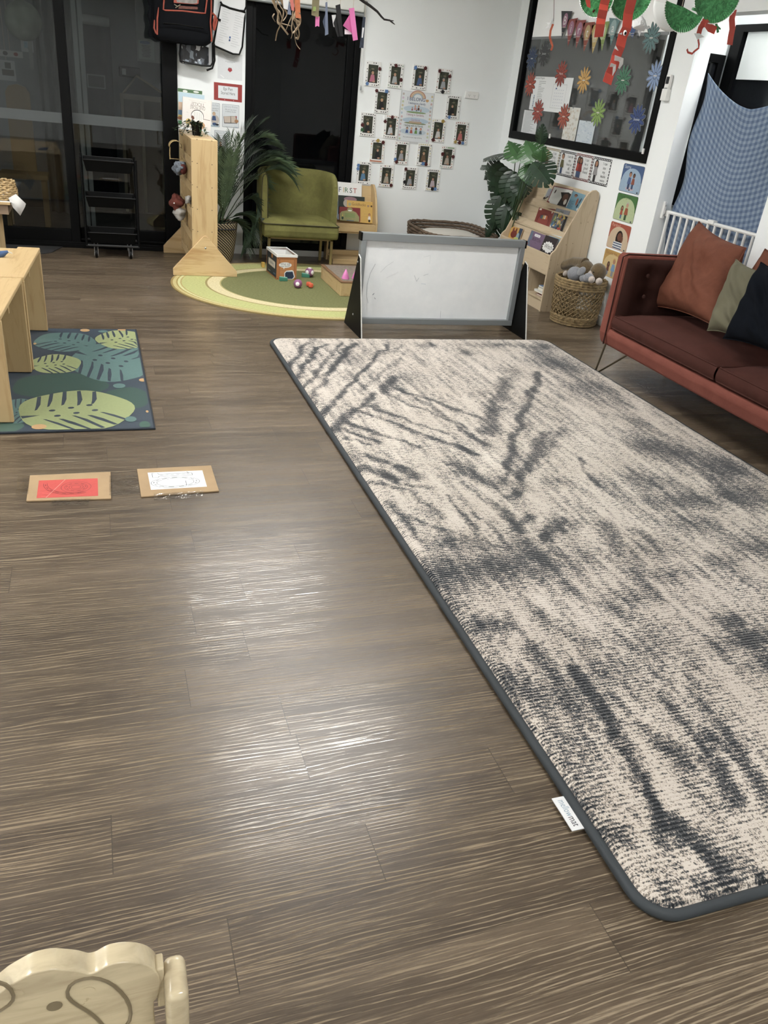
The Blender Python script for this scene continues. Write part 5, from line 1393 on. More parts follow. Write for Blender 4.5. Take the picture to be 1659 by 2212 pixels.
# ================================================================== monstera in the corner
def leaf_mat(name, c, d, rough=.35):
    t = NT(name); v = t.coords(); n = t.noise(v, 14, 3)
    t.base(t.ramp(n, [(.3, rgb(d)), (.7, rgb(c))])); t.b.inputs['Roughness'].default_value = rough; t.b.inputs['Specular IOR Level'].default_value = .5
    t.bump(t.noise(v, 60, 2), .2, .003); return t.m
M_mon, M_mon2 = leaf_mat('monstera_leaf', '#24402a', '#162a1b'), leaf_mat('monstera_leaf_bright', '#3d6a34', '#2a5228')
M_stem = simple('green_stem', '#33502c', 0.5)
mp = thing('monstera_plant', 'tall monstera plant with split leaves in the corner behind the bookcase', 'plant', (3.42, 6.88, 0))
MB().lathe([(0, 0), (.11, 0), (.13, .26), (.12, .26), (.115, .24), (0, .24)], 24, (3.555, 6.68, 0)).build('pot', simple('dark_pot', '#2b2a2a', 0.5), mp)
def monstera_leaf(base, tip, nrm, width, mat, seed, droop=.12):
    r_ = random.Random(seed)
    base, tip = Vector(base), Vector(tip); d = tip - base; L = d.length; d.normalize()
    nrm = Vector(nrm); nrm = (nrm - d * nrm.dot(d)).normalized(); x = d.cross(nrm)
    m = MB()
    def P(s, t):     # s along 0..1, t across -1..1 times width profile
        w = width * .5 * max(0, math.sin(PI * min(1, (s + .10) / 1.12))) ** .75 * (1.15 - .35 * s)
        bend = -droop * L * (s - .3) ** 2 - .22 * abs(t) ** 1.6 * width * .5
        return base + d * (L * s) + x * (t * w) + nrm * bend
    nl = 7
    for sd in (1, -1):
        # inner blade
        for k in range(12):
            s0, s1 = k / 12, (k + 1) / 12
            m.add([P(s0, 0), P(s1, 0), P(s1, sd * .42), P(s0, sd * .42)], [(0, 1, 2, 3) if sd < 0 else (3, 2, 1, 0)], None, 0, True)
        for k in range(nl):      # lobes split by gaps
            s0 = -.02 + k / nl; s1 = s0 + .80 / nl; sh = .10
            if k == nl - 1: s1 = min(1, s1)
            rows = []
            for q in range(5):
                f = q / 4; t_ = .40 + .60 * f
                off = sh * f
                sh0 = s0 + off * .7 + .012 * f; sh1 = s1 + off - .03 * f ** 3
                rows.append([P(min(1, max(0, sh0)), sd * t_), P(min(1, max(0, (sh0 + sh1) / 2)), sd * (t_ + .02)), P(min(1, max(0, sh1)), sd * t_)])
            vs = [v for rw in rows for v in rw]; fs = []
            for q in range(4):
                for c_ in range(2):
                    i = q * 3 + c_; f_ = (i, i + 1, i + 4, i + 3); fs.append(f_ if sd < 0 else f_[::-1])
            m.add(vs, fs, None, 0, True)
    o = m.build('leaf', mat, mp, sharp=0)
    MB().tube([P(k / 8, 0) + nrm * .0015 for k in range(9)], [.003 - .0025 * k / 8 for k in range(9)], 5).build('midrib', M_stem, o, world=False)
    o2 = o.children[0]
    for v in o2.data.vertices: v.co -= mp.location
    return base
hub = Vector((3.52, 6.72, .30))
LV = [  # base px, tip px, X depth, width, bright, normal
    ((1167, 312), (1171, 268), 3.30, .10, 0, (-.6, -.6, .2)), ((1158, 345), (1135, 300), 3.28, .24, 1, (-.5, -.8, .5)), ((1115, 330), (1042, 335), 3.36, .22, 0, (-.3, -.6, .9)), ((1125, 345), (1098, 300), 3.36, .20, 1, (-.4, -.7, .6)),
    ((1150, 350), (1185, 392), 3.26, .26, 0, (-.6, -.6, .5)), ((1140, 352), (1142, 392), 3.28, .16, 1, (-.5, -.8, .3)), ((1080, 350), (1042, 390), 3.42, .18, 0, (-.4, -.8, .3)), ((1090, 358), (1052, 415), 3.42, .20, 0, (-.4, -.8, .2)),
    ((1100, 365), (1062, 445), 3.42, .20, 0, (-.4, -.9, .2)), ((1085, 425), (1062, 500), 3.40, .25, 0, (-.5, -.9, .2)), ((1110, 370), (1092, 440), 3.40, .20, 0, (-.3, -.9, .2)), ((1125, 375), (1108, 450), 3.42, .2, 0, (-.3, -.9, .1)), ((1075, 480), (1045, 520), 3.44, .18, 0, (-.5, -.8, .4)),
    ((1100, 440), (1085, 505), 3.46, .2, 0, (-.4, -.9, .1)), ((1170, 350), (1172, 322), 3.22, .16, 1, (-.5, -.7, .6)), ((1130, 380), (1125, 430), 3.45, .2, 0, (-.2, -.9, .1)), ((1060, 360), (1040, 355), 3.46, .14, 0, (-.2, -.6, .8)), ((1110, 400), (1120, 470), 3.5, .2, 0, (-.2, -1, 0)), ((1095, 395), (1075, 455), 3.5, .18, 0, (-.3, -1, 0))]
for i, (b_, t_, X_, w_, br_, n_) in enumerate(LV):
    B, T = atX(b_[0], b_[1], X_), atX(t_[0], t_[1], X_ - .03)
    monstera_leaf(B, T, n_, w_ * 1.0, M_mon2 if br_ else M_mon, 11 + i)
    mid = (hub + B) / 2 + Vector((0, 0, .10))
    MB().tube([hub + Vector((.02 * math.cos(i), .02 * math.sin(i), -.08)), hub.lerp(mid, .6), mid.lerp(B, .5) + Vector((0, 0, .02)), B], [.006, .005, .004, .003], 6).build('stem', M_stem, mp)

# ================================================================== palm in a striped basket
pp = thing('potted_palm', 'feathery palm in a diagonally striped planter between shelf and green chair', 'plant', (1.0, 7.16, 0))
def stripe_mat():
    t = NT('striped_planter'); tc = t.n('ShaderNodeTexCoord'); sp_ = t.n('ShaderNodeSeparateXYZ'); t.l(tc.outputs['Object'], sp_.inputs[0])
    an = t.math('ARCTAN2', sp_.outputs[1], sp_.outputs[0])
    f = t.math('FRACT', t.math('ADD', t.math('MULTIPLY', an, 34 / (2 * PI)), t.math('MULTIPLY', sp_.outputs[2], 44.0)))
    n = t.noise(tc.outputs['Object'], 120, 2)
    c = t.mix(t.math('GREATER_THAN', f, .42), t.ramp(n, [(.3, rgb('#9c875f')), (.7, rgb('#b7a27a'))]), rgb('#17161a'))
    t.base(c); t.b.inputs['Roughness'].default_value = .8; t.bump(f, .4, .003); return t.m
pl = MB().lathe([(0, 0.004), (.112, .004), (.128, .06), (.148, .20), (.158, .325), (.153, .33), (.148, .32), (.14, .27), (0, .27)], 40, (1.0, 7.16, 0)).build('planter', stripe_mat(), pp)
hp = [(1.0 + .163 * math.cos(q), 7.16 + .163 * math.sin(q), .285) for q in np.linspace(-1.75, -.75, 12)]
MB().tube(hp, .013, 6, flat=.4).build('handle', simple('black_handle', '#141416', 0.7), pp)
MB().lathe([(0, 0), (.139, 0)], 24, (1.0, 7.16, .275)).build('soil', simple('soil', '#2a211a', 0.95), pp)
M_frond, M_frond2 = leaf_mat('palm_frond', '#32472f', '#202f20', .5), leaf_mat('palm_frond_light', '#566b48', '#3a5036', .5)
def frond(base, mid, tip, n, ln, mat, seed, spread=1.0):
    r_ = random.Random(seed)
    base, mid, tip = Vector(base), Vector(mid), Vector(tip)
    def C(t): return base * (1 - t) ** 2 + mid * 2 * t * (1 - t) + tip * t * t
    m = MB(); m.tube([C(k / 12) for k in range(13)], [.0045 - .0035 * k / 12 for k in range(13)], 5)
    for k in range(n):
        t = .22 + .76 * k / (n - 1); p = C(t); d = (C(min(1, t + .02)) - C(t - .02)).normalized()
        sx = d.cross(Vector((0, 0, 1))); sx = sx.normalized() if sx.length > .05 else Vector((1, 0, 0))
        up = sx.cross(d).normalized()
        for sd in (1, -1):
            l_ = ln * (math.sin(PI * (.12 + .80 * (t - .2) / .8)) ** .6) * (.85 + .3 * r_.random())
            dr = (d * (.75 + .25 * t) + sx * sd * .62 * spread + up * (.16 + .1 * r_.random())).normalized()
            e = p + dr * l_ + Vector((0, 0, -.16 * l_)); q = p + dr * l_ * .5 + Vector((0, 0, .01 * l_))
            wv = dr.cross(up).normalized() * .0042
            m.add([p - wv * .6, p + wv * .6, q + wv, e, q - wv], [(0, 1, 2, 3, 4)], None, 0, False)
    return m.build('frond', mat, pp, sharp=0)
PB = Vector((1.0, 7.16, .29))
FR = [((640, 398), 6.85, (575, 300), 0), ((632, 372), 6.95, (560, 285), 1), ((618, 352), 7.0, (550, 290), 0), ((600, 318), 7.05, (530, 280), 0), ((584, 300), 7.1, (520, 270), 1), ((572, 262), 7.05, (505, 300), 0), ((545, 262), 7.2, (500, 320), 0), ((500, 292), 7.1, (490, 380), 1), ((560, 470), 7.0, (555, 380), 0), ((545, 520), 7.02, (560, 430), 0), ((520, 300), 7.0, (500, 350), 1), ((478, 300), 7.15, (480, 390), 0), ((590, 360), 7.1, (530, 330), 0), ((470, 330), 7.0, (478, 400), 1), ((575, 400), 7.15, (535, 350), 1), ((530, 540), 7.05, (530, 450), 0), ((488, 330), 6.98, (488, 400), 0), ((610, 345), 7.25, (540, 300), 0), ((505, 330), 6.95, (494, 400), 1), ((555, 330), 7.25, (515, 340), 0)]
for i, (tp, Y_, md, br_) in enumerate(FR):
    b0 = PB + Vector((.03 * math.cos(i * 2.4), .03 * math.sin(i * 2.4), 0))
    T, Mi = atY(tp[0], tp[1], Y_), atY(md[0], md[1], (Y_ + 7.16) / 2)
    T.y = min(T.y, 7.42); Mi.x = max(Mi.x, .93)
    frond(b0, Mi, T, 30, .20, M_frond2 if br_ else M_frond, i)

# ================================================================== things on and in the peg shelf
p0 = G(425, 291, 1.001); p0 = Vector((p0.x, p0.y, 0.9965))
t = thing('pot_plant', 'small trailing plant in a black plastic pot on top of the birch shelf', 'plant', tuple(p0))
MB().lathe([(0, 0), (.032, 0), (.042, .07), (.046, .07), (.047, .085), (.042, .085), (.039, .07), (0, .068)], 24, p0).build('pot', M_blackplastic, t)
r_ = random.Random(3)
for k in range(11):
    q = 2.2 + k * .33; L_ = .06 + .06 * r_.random()
    a0 = p0 + Vector((0, 0, .07)); a1 = a0 + Vector((math.cos(q) * .05, math.sin(q) * .05, .05 + .03 * r_.random())); a2 = a0 + Vector((math.cos(q) * (.05 + L_), math.sin(q) * (.03 + L_ * .6), -.02 - .08 * r_.random()))
    m = MB(); pts = [a0 * (1 - s) ** 2 + a1 * 2 * s * (1 - s) + a2 * s * s for s in np.linspace(0, 1, 7)]
    m.tube(pts, .0016, 5)
    for s_ in range(1, 7):
        for sd in (-1, 1):
            c_ = pts[s_] + Vector((r_.uniform(-.012, .012), r_.uniform(-.012, .012), .004 * sd)); u_ = Vector((r_.uniform(-1, 1), r_.uniform(-1, 1), r_.uniform(-.4, .6))).normalized() * .017; v_ = u_.cross(Vector((0.3, 0.2, 1))).normalized() * .009
            m.add([c_ - u_, c_ + v_, c_ + u_, c_ - v_], [(0, 1, 2, 3)])
    m.build('trailing_stem', leaf_mat('trailing_leaf', '#2c4424', '#17260f') if k == 0 else bpy.data.materials['trailing_leaf'], t)
def d_tickle(a, W, H):
    a.rect(W * .03, H * .02, W * .97, H * .98, '#dcd7d1')
    a.text('ONE MORE', W * .52, H * .76, .036, '#8a8178', rot=PI, wmax=W * .52); a.text('TICKLE!', W * .52, H * .87, .036, '#8a8178', rot=PI, wmax=W * .46)
    a.rect(W * .2, H * .915, W * .8, H * .922, '#b5aca2')
    a.ell(W * .52, H * .44, W * .22, H * .20, '#3a3836', n=24); a.ell(W * .52, H * .43, W * .205, H * .185, '#e3e0db', n=24); a.rect(W * .36, H * .22, W * .72, H * .42, '#e3e0db')
    for k in range(5): a.line([(W * (.4 + .06 * k), H * .56), (W * (.42 + .06 * k), H * .3)], .0015, '#6f6a66')
    a.ell(W * .36, H * .36, W * .05, H * .07, '#6b3f2e', rot=.5); a.ell(W * .22, H * .20, W * .10, H * .11, '#d8b85c', n=18); a.ell(W * .64, H * .14, W * .16, H * .12, '#c99a6a'); a.line([(W * .72, H * .36), (W * .96, H * .34)], .003, '#4a3226'); a.line([(W * .14, H * .52), (W * .2, H * .5)], .002, '#b5aca2')
SG = 'books standing on top of the birch shelf'
book_quad('picture_book', 'white picture book standing upside down on top of the birch shelf', ((393, 274), (455, 283), (382, 206)), 7.02, .012, '#d5d0ca', d_tickle, SG)
def d_land(a, W, H):
    a.rect(0, H * .7, W, H, '#a9c3cf'); a.rect(0, H * .45, W, H * .7, '#c2a58a'); a.rect(0, H * .3, W, H * .45, '#5d7f9c'); a.rect(0, H * .14, W, H * .3, '#b9a04a'); a.rect(0, 0, W, H * .12, '#3c7a4c'); a.ell(W * .06, H * .2, W * .1, H * .05, '#8a5a3c')
book_quad('picture_book', 'pale blue landscape picture book behind the upside-down white one', ((385, 268), (440, 275), (369, 196)), 7.10, .010, '#b9cad1', d_land, SG)
book_quad('picture_book', 'green-topped picture book rearmost on the birch shelf', ((384, 262), (436, 268), (368, 188)), 7.17, .010, '#c5d0c5', lambda a, W, H: (a.rect(0, H * .9, W, H, '#4a6f45'), a.ell(W * .3, H * .93, W * .1, H * .04, '#d9dcd3'), a.ell(W * .75, H * .95, W * .12, H * .03, '#d9dcd3')), SG)
# items poking out of the left side of the shelf
q = atY(385, 318, 6.97)
t = thing('straw_hat', 'small straw toy hat sticking out of the top pocket of the birch shelf', 'hat', (q.x, q.y, q.z))
M_straw = simple('straw', '#a58a52', 0.7, var=0.3, vscale=90)
pts = [(q.x - .03 + .055 * math.sin(s) * .9, 6.97, q.z + .015 + .045 * math.cos(s)) for s in np.linspace(-1.7, 1.9, 14)]
MB().grid(lambda u, v: (q.x - .02 + .05 * math.sin(-1.7 + 3.6 * u), 6.92 + .10 * v, q.z + .005 + .042 * math.cos(-1.7 + 3.6 * u)), 16, 4).build('crown', M_straw, t, solid=.004)
MB().tube([(q.x - .065, 6.95, q.z), (q.x - .068, 6.95, q.z - .05), (q.x - .066, 6.95, q.z - .09)], .004, 6).tube([(q.x - .066, 6.95, q.z - .085), (q.x + .03, 6.96, q.z - .085)], .003, 6).build('brim_cord', M_straw, t)
def lump(name, label, cat, px, Y, r3, mat, parts=()):
    c_ = atY(px[0], px[1], Y); t = thing(name, label, cat, tuple(c_), 'dress-up things in the birch shelf')
    def f(u, v):
        a_, b_ = 2 * PI * u, PI * v
        d = Vector((math.cos(a_) * math.sin(b_), math.sin(a_) * math.sin(b_), -math.cos(b_)))
        k = 1 + .55 * mnoise.noise(d * 1.3 + Vector(c_) * 7) + .18 * mnoise.noise(d * 4 + Vector(c_) * 3)
        return (c_.x + d.x * r3[0] * k, c_.y + d.y * r3[1] * k, c_.z + d.z * r3[2] * k)
    MB().grid(f, 28, 18).build('cloth_body', mat, t, sharp=0)
    for (dx, dy, dz, rr, mt, nm) in parts: MB().ball((c_.x + dx, c_.y + dy, c_.z + dz), rr).build(nm, mt, t)
M_redc = simple('red_cloth', '#5a2018', 0.9, var=.15); M_whc = simple('offwhite_cloth', '#a09c96', 0.9, var=.06); M_gry = simple('floral_cloth', '#6f7883', 0.85, var=.5, vscale=60)
lump('cloth_hat', 'grey floral cloth hat with red lining poking out of the second pocket', 'hat', (387, 362), 6.9, (.05, .08, .05), M_gry, ((.025, -.05, -.005, (.03, .04, .038), M_redc, 'red_lining'),))
lump('hand_puppet', 'orange-red cloth puppet poking out of the lower pocket of the birch shelf', 'puppet', (383, 437), 6.92, (.055, .07, .055), simple('orange_red_cloth', '#65291b', 0.9, var=.12), ((-.03, -.06, .0, .006, M_wht, 'white_eye'), (-.005, -.065, .005, .006, M_wht, 'white_eye')))
lump('white_cloth', 'white cloth hanging out of the lower pocket below the orange-red puppet', 'cloth', (389, 462), 6.88, (.05, .06, .045), M_whc)
lump('white_cloth', 'small white cloth bundle in the middle pocket near the end panel', 'cloth', (407, 432), 6.62, (.022, .04, .03), M_whc)

# ================================================================== gate and cloth in the passage
M_gate = simple('white_gate_paint', '#dcdcd9', 0.35, var=.02)
gt_ = thing('safety_gate', 'white barred safety gate across the passage behind the sofa', 'gate', (3.785, 4.42, 0))
GX = 3.785; gz = .905
MB().tube([(GX, 3.96, gz), (GX, 4.885, gz)], .012, 8).build('top_rail', M_gate, gt_)
MB().tube([(GX, 3.96, .06), (GX, 4.885, .06)], .012, 8).build('bottom_rail', M_gate, gt_)
for k in range(14):
    y = 3.965 + k * .0705
    MB().tube([(GX, y, .06), (GX, y, gz)], .0095 if 0 < k < 13 else .012, 8).build('bar', M_gate, gt_)
lk = atX(1537, 472, GX - .015)
MB().box(GX - .018, GX + .016, lk.y - .03, lk.y + .03, gz - .004, gz + .022).build('latch', M_whiteplastic, gt_, bevel=.004)
MB().box(3.745, 3.765, 4.895, 4.919, .86, .97).build('wall_bracket', M_whiteplastic, gt_, bevel=.004)
MB().ball((3.755, 4.893, .945), .006).ball((3.755, 4.893, .885), .006).build('bracket_screw', M_steel, gt_)
MB().box(GX - .012, GX + .012, 4.885, 4.918, gz - .03, gz + .01).build('hinge', M_whiteplastic, gt_)
def gingham():
    t = NT('blue_gingham'); uv = t.n('ShaderNodeAttribute', attribute_name='guv'); sp_ = t.n('ShaderNodeSeparateXYZ'); t.l(uv.outputs['Vector'], sp_.inputs[0])
    def st(o): return t.math('LESS_THAN', t.math('FRACT', t.math('MULTIPLY', o, 1 / .040)), .5)
    s_ = t.math('ADD', st(sp_.outputs[0]), st(sp_.outputs[1]))
    n = t.noise(t.coords(), 300, 2)
    c = t.ramp(t.math('MULTIPLY', s_, .5), [(0.0, rgb('#8294a8')), (.5, rgb('#687c97')), (1.0, rgb('#4d6382'))])
    t.base(c); t.b.inputs['Roughness'].default_value = .9; t.b.inputs['Sheen Weight'].default_value = .15
    return t.m
CX = 3.845
tipL, tipR = Vector((CX - .02, 4.912, 1.762)), Vector((CX, 3.87, 1.70))
def curtain(u, v):
    top = tipL.lerp(tipR, u)
    sag = .20 * (1 - abs(2 * min(u, .92) / .92 - 1) ** 1.5) * (1 - .45 * u)
    zt = top.z - sag
    z = zt * (1 - v) + .10 * v
    k_ = min(1, u * 4)
    x = top.x + .012 + k_ * (.018 * math.sin(u * 9 + v * 3) * (.3 + v) + .03 * v * math.sin(u * 4 + 1) + .012 * math.sin((u * 3 + v * 5)) * math.sin(v * 9))
    y = top.y + (.05 * u - .0) * v * 0 + .02 * math.sin(v * 5) * (u - .5)
    if u < .08: x += .02 * (1 - u / .08) * math.sin(v * 20)
    return (x, y, z)
m = MB().grid(curtain, 60, 80)
cur = m.build('curtain_cloth', gingham(), None, sharp=0)
gu = cur.data.attributes.new('guv', 'FLOAT_VECTOR', 'POINT')
data = []
for j in range(81):
    for i in range(61):
        u, v = i / 60, j / 80; p = curtain(u, v)
        data += [u * 1.05 + .01 * math.sin(v * 7), 1.65 * v + .16 * (1 - abs(2 * u - 1) ** 2) * (1 - v) * -1.0, 0]
gu.data.foreach_set('vector', data)
md = cur.modifiers.new('thickness', 'SOLIDIFY'); md.thickness = .003
tag(cur, 'blue gingham cloth hung across the passage behind the white gate', 'curtain')

# ================================================================== small wooden chair in the foreground
def glossy_cream():
    t = NT('glossy_cream_wood'); v = t.coords((3, 14, 14)); n = t.noise(v, 3, 4, .6, .8); n2 = t.noise(t.coords(), 40, 4, .7)
    c = t.ramp(n, [(.3, rgb('#b5a482')), (.6, rgb('#cbbb95'))])
    c = t.mix(t.math('MULTIPLY', t.math('GREATER_THAN', n2, .67), .35), c, rgb('#94805c'))
    t.base(c); t.b.inputs['Roughness'].default_value = .22; t.b.inputs['Coat Weight'].default_value = .5; t.b.inputs['Coat Roughness'].default_value = .1
    return t.m
M_cream = glossy_cream()
kc = thing('kids_chair', 'small glossy cream wooden chair with animal-shaped back in the near corner', 'chair', (-.15, .5, 0))
KY = .60
top = [(0, 405), (25, 412), (60, 433), (95, 436), (140, 412), (200, 391), (300, 380), (400, 378), (500, 381), (600, 391), (650, 403), (690, 413), (725, 409), (760, 395), (810, 366), (860, 345), (930, 332), (1000, 328), (1070, 334), (1130, 350), (1175, 376), (1210, 412), (1232, 455), (1236, 505), (1228, 560), (1208, 620), (1188, 700)]
pl_ = [atY(x / 3.606, 1950 + y / 3.606, KY) for x, y in top]
cxm = atY(330 / 3.606, 2055, KY).x
right = [(p.x, p.z + .007) for p in pl_]
right = [p for p in right if p[0] >= cxm - .002]
right.append((right[-1][0] + .004, .30))
left = [(2 * cxm - x, z) for x, z in right[::-1]]
outline = left + right
outline = [tuple(p) for p in cat_path(outline, 3)]
MB().prism(outline, KY - .026, KY, 'Y').build('backrest', M_cream, kc, bevel=.011, seg=5, smooth=True, sharp=0)
M_groove = simple('groove', '#7a6c50', .4)
bk_ = bpy.data.objects['backrest.002'] if 'backrest.002' in bpy.data.objects else None
def face_px(x, y): return atY(x / 3.606, 1950 + y / 3.606, KY - .0262)
eye = [(525, 690), (545, 645), (590, 610), (650, 590), (715, 582), (775, 590), (835, 612), (890, 645), (940, 690), (985, 745), (1010, 800), (1020, 860), (1010, 915), (985, 950), (950, 975), (900, 990), (850, 985), (800, 950), (760, 905), (720, 870), (670, 835), (610, 800), (560, 765), (530, 730)]
MB().tube([face_px(*q) for q in eye], .0022, 6, closed=True).build('carved_outline', M_groove, kc)
eye2 = [(2 * 330 - x + 60 * 0, y + 10) for x, y in eye]
MB().tube([face_px(x - 30, y + 18) for x, y in eye2], .0022, 6, closed=True).build('carved_outline', M_groove, kc)
for q, r in (((680, 692), .008), ((125, 715), .008), ((425, 805), .0085)):
    c_ = face_px(*q); MB().lathe([(0, -.003), (r * .7, -.002), (r, 0.0004)], 16, M=Matrix.Translation(c_) @ Matrix.Rotation(PI / 2, 4, 'X')).build('carved_dimple', M_groove if r > .0082 else M_cream, kc)
pa, pb = atY(1268 / 3.606, 2090, .585), atY(1408 / 3.606, 2090, .585)
MB().box(pa.x, pb.x + .006, .545, .60, .0, .524).build('back_post', M_cream, kc, bevel=.010, seg=4, smooth=True, sharp=0)
MB().box(pa.x - .008, pa.x + .001, KY - .024, KY - .004, .46, .535).build('dowel_block', M_cream, kc, bevel=.002)
MB().box(2 * cxm - pb.x, 2 * cxm - pa.x, .545, .60, .0, .524).build('back_post', M_cream, kc, bevel=.010, seg=4, smooth=True, sharp=0)
MB().box(2 * cxm - pa.x, pa.x, .36, .60, .24, .26).build('seat', M_cream, kc, bevel=.006)
for xx in (2 * cxm - pb.x, pa.x): MB().box(xx, xx + (pb.x - pa.x), .35, .38, 0, .25).build('front_leg', M_cream, kc, bevel=.006)
MB().box(2 * cxm - pa.x, pa.x, KY - .022, KY - .004, .28, .302).build('back_rail', M_cream, kc)
# ================================================================== photo wall
def wallY(x, y, Y=YB): p = atY(x, y, Y); return p.x, p.z
FRM = [  # TL, BR in crop pixels, clothing, skin, hair, dot colours, stickers (crop px, colour, shape), label
 ((225, 68), (385, 372), '#b86a80', '#b98d73', '#b08a5c', ('k',), [((385, 160), 'r', 's'), ((235, 335), 'b', 'f')], 'photo frame with pink-dressed child, leftmost in the top row'),
 ((490, 92), (662, 392), '#a3a6a8', '#b98d73', '#a9835a', ('g', 'k'), [((580, 120), 'r', 'f'), ((638, 290), 'r', 'h')], 'photo frame with green dots and grey-topped child, second in the top row'),
 ((780, 112), (945, 410), '#3f5a86', '#b08468', '#6a4326', ('k',), [((812, 145), 'b', 's'), ((930, 152), 'r', 'h')], 'photo frame with blue star sticker at its top corner, third in the top row'),
 ((1066, 158), (1232, 448), '#9a9fa5', '#b98d73', '#8d8f92', ('k', 'r'), [((1100, 185), 'r', 's'), ((1220, 250), 'r', 's'), ((1135, 432), 'k', 'h')], 'photo frame with two dark red star stickers, rightmost in the top row'),
 ((334, 405), (492, 685), '#17181a', '#b48a6c', '#b8935e', ('k',), [((348, 420), 'r', 'f'), ((466, 428), 'b', 'q')], 'photo frame with black-shirted child, between row ends left of the poster'),
 ((1183, 482), (1335, 755), '#18191b', '#b48a6c', '#5d4a38', ('k',), [((1215, 735), 'b', 'f')], 'photo frame densely dotted black, right of the poster near the socket'),
 ((165, 685), (322, 965), '#17191b', '#bb9275', '#c2a878', ('k',), [((178, 828), 'r', 'h'), ((175, 885), 'g', 'f')], 'photo frame with green sticker at its left edge, leftmost in the middle row'),
 ((443, 715), (600, 988), '#b9bcc0', '#b48a6c', '#4a3526', ('k', 'o'), [((535, 735), 'r', 'f'), ((450, 785), 'r', 'f')], 'photo frame with two red flower stickers, just left of the poster'),
 ((1003, 765), (1162, 1032), '#c3c1bf', '#b48a6c', '#5a3b26', ('k', 'y', 'r'), [((1140, 785), 'y', 'h'), ((1022, 1005), 'r', 'h')], 'photo frame with a gold sticker at top right, just right of the poster'),
 ((1278, 790), (1435, 1060), '#b7605c', '#b08468', '#6a4a30', ('k', 'r'), [((1337, 1040), 'r', 'h'), ((1375, 1045), 'b', 'f'), ((1288, 1030), 'y', 'f')], 'photo frame with coral-dressed child, rightmost in the middle row'),
 ((280, 1008), (432, 1275), '#1c1d20', '#b98d73', '#6a452a', ('o', 'k', 'y'), [((365, 1015), 'y', 'h'), ((425, 1037), 'r', 'h')], 'photo frame with orange painted bottom edge, leftmost in the fourth row'),
 ((566, 1030), (720, 1295), '#9b9ca0', '#bb9275', '#c0a27a', ('k', 'r', 'g'), [((570, 1238), 'b', 'f'), ((585, 1268), 'r', 'h')], 'photo frame with blue sticker at lower left, second in the fourth row'),
 ((840, 1050), (992, 1315), '#6a5136', '#b98d73', '#a98858', ('k', 'y'), [((903, 1290), 'b', 'q'), ((937, 1297), 'r', 'h')], 'photo frame with brown-clothed child, third in the fourth row'),
 ((1116, 1088), (1268, 1345), '#a89a8a', '#b08468', '#5a3b26', ('g', 'r', 'o'), [((1135, 1175), 'r', 'h'), ((1260, 1207), 'r', 'h')], 'photo frame with green painted top edge, rightmost in the fourth row'),
 ((118, 1270), (272, 1535), '#4f7ea3', '#bb9275', '#b8935e', ('k',), [((130, 1310), 'b', 'f'), ((125, 1350), 'b', 'f')], 'photo frame with blue-shirted child, leftmost in the bottom row'),
 ((390, 1308), (540, 1565), '#a59a88', '#b98d73', '#a98858', ('r', 'k', 'y'), [((520, 1548), 'r', 'h')], 'photo frame bordered in red and yellow dabs, second in the bottom row'),
 ((672, 1338), (825, 1590), '#8f9298', '#b08468', '#55402c', ('k',), [((697, 1355), 'r', 's'), ((682, 1508), 'k', 'h')], 'photo frame with dark red star at its top left, third in the bottom row'),
 ((945, 1362), (1095, 1612), '#b3a3ab', '#b98d73', '#5d4028', ('y', 'k'), [((1012, 1592), 'k', 'h'), ((1045, 1592), 'b', 'q')], 'photo frame with lilac-topped child, rightmost in the bottom row'),
]
STK = {'r': '#4d1516', 'b': '#4f78ad', 'k': '#16151b', 'g': '#2f5f38', 'y': '#a58a35'}
DOT = {'k': '#16171c', 'g': '#6f9b79', 'r': '#9a4a40', 'o': '#c07a5a', 'y': '#cfbf6f'}
def sticker(a, u, v, r, col, kind):
    if kind == 's':
        n = 18; a.poly([(u + r * (1.15 if k % 2 else .7) * math.cos(2 * PI * k / n), v + r * (1.15 if k % 2 else .7) * math.sin(2 * PI * k / n)) for k in range(n)], col)
    elif kind == 'f':
        n = 24; a.poly([(u + r * (.88 + .16 * math.cos(6 * 2 * PI * k / n)) * math.cos(2 * PI * k / n), v + r * (.88 + .16 * math.cos(6 * 2 * PI * k / n)) * math.sin(2 * PI * k / n)) for k in range(n)], col)
    elif kind == 'q': a.rect(u - r * .9, v - r * .8, u + r * .9, v + r * .8, col)
    else: a.ell(u, v, r, r, col, n=8)
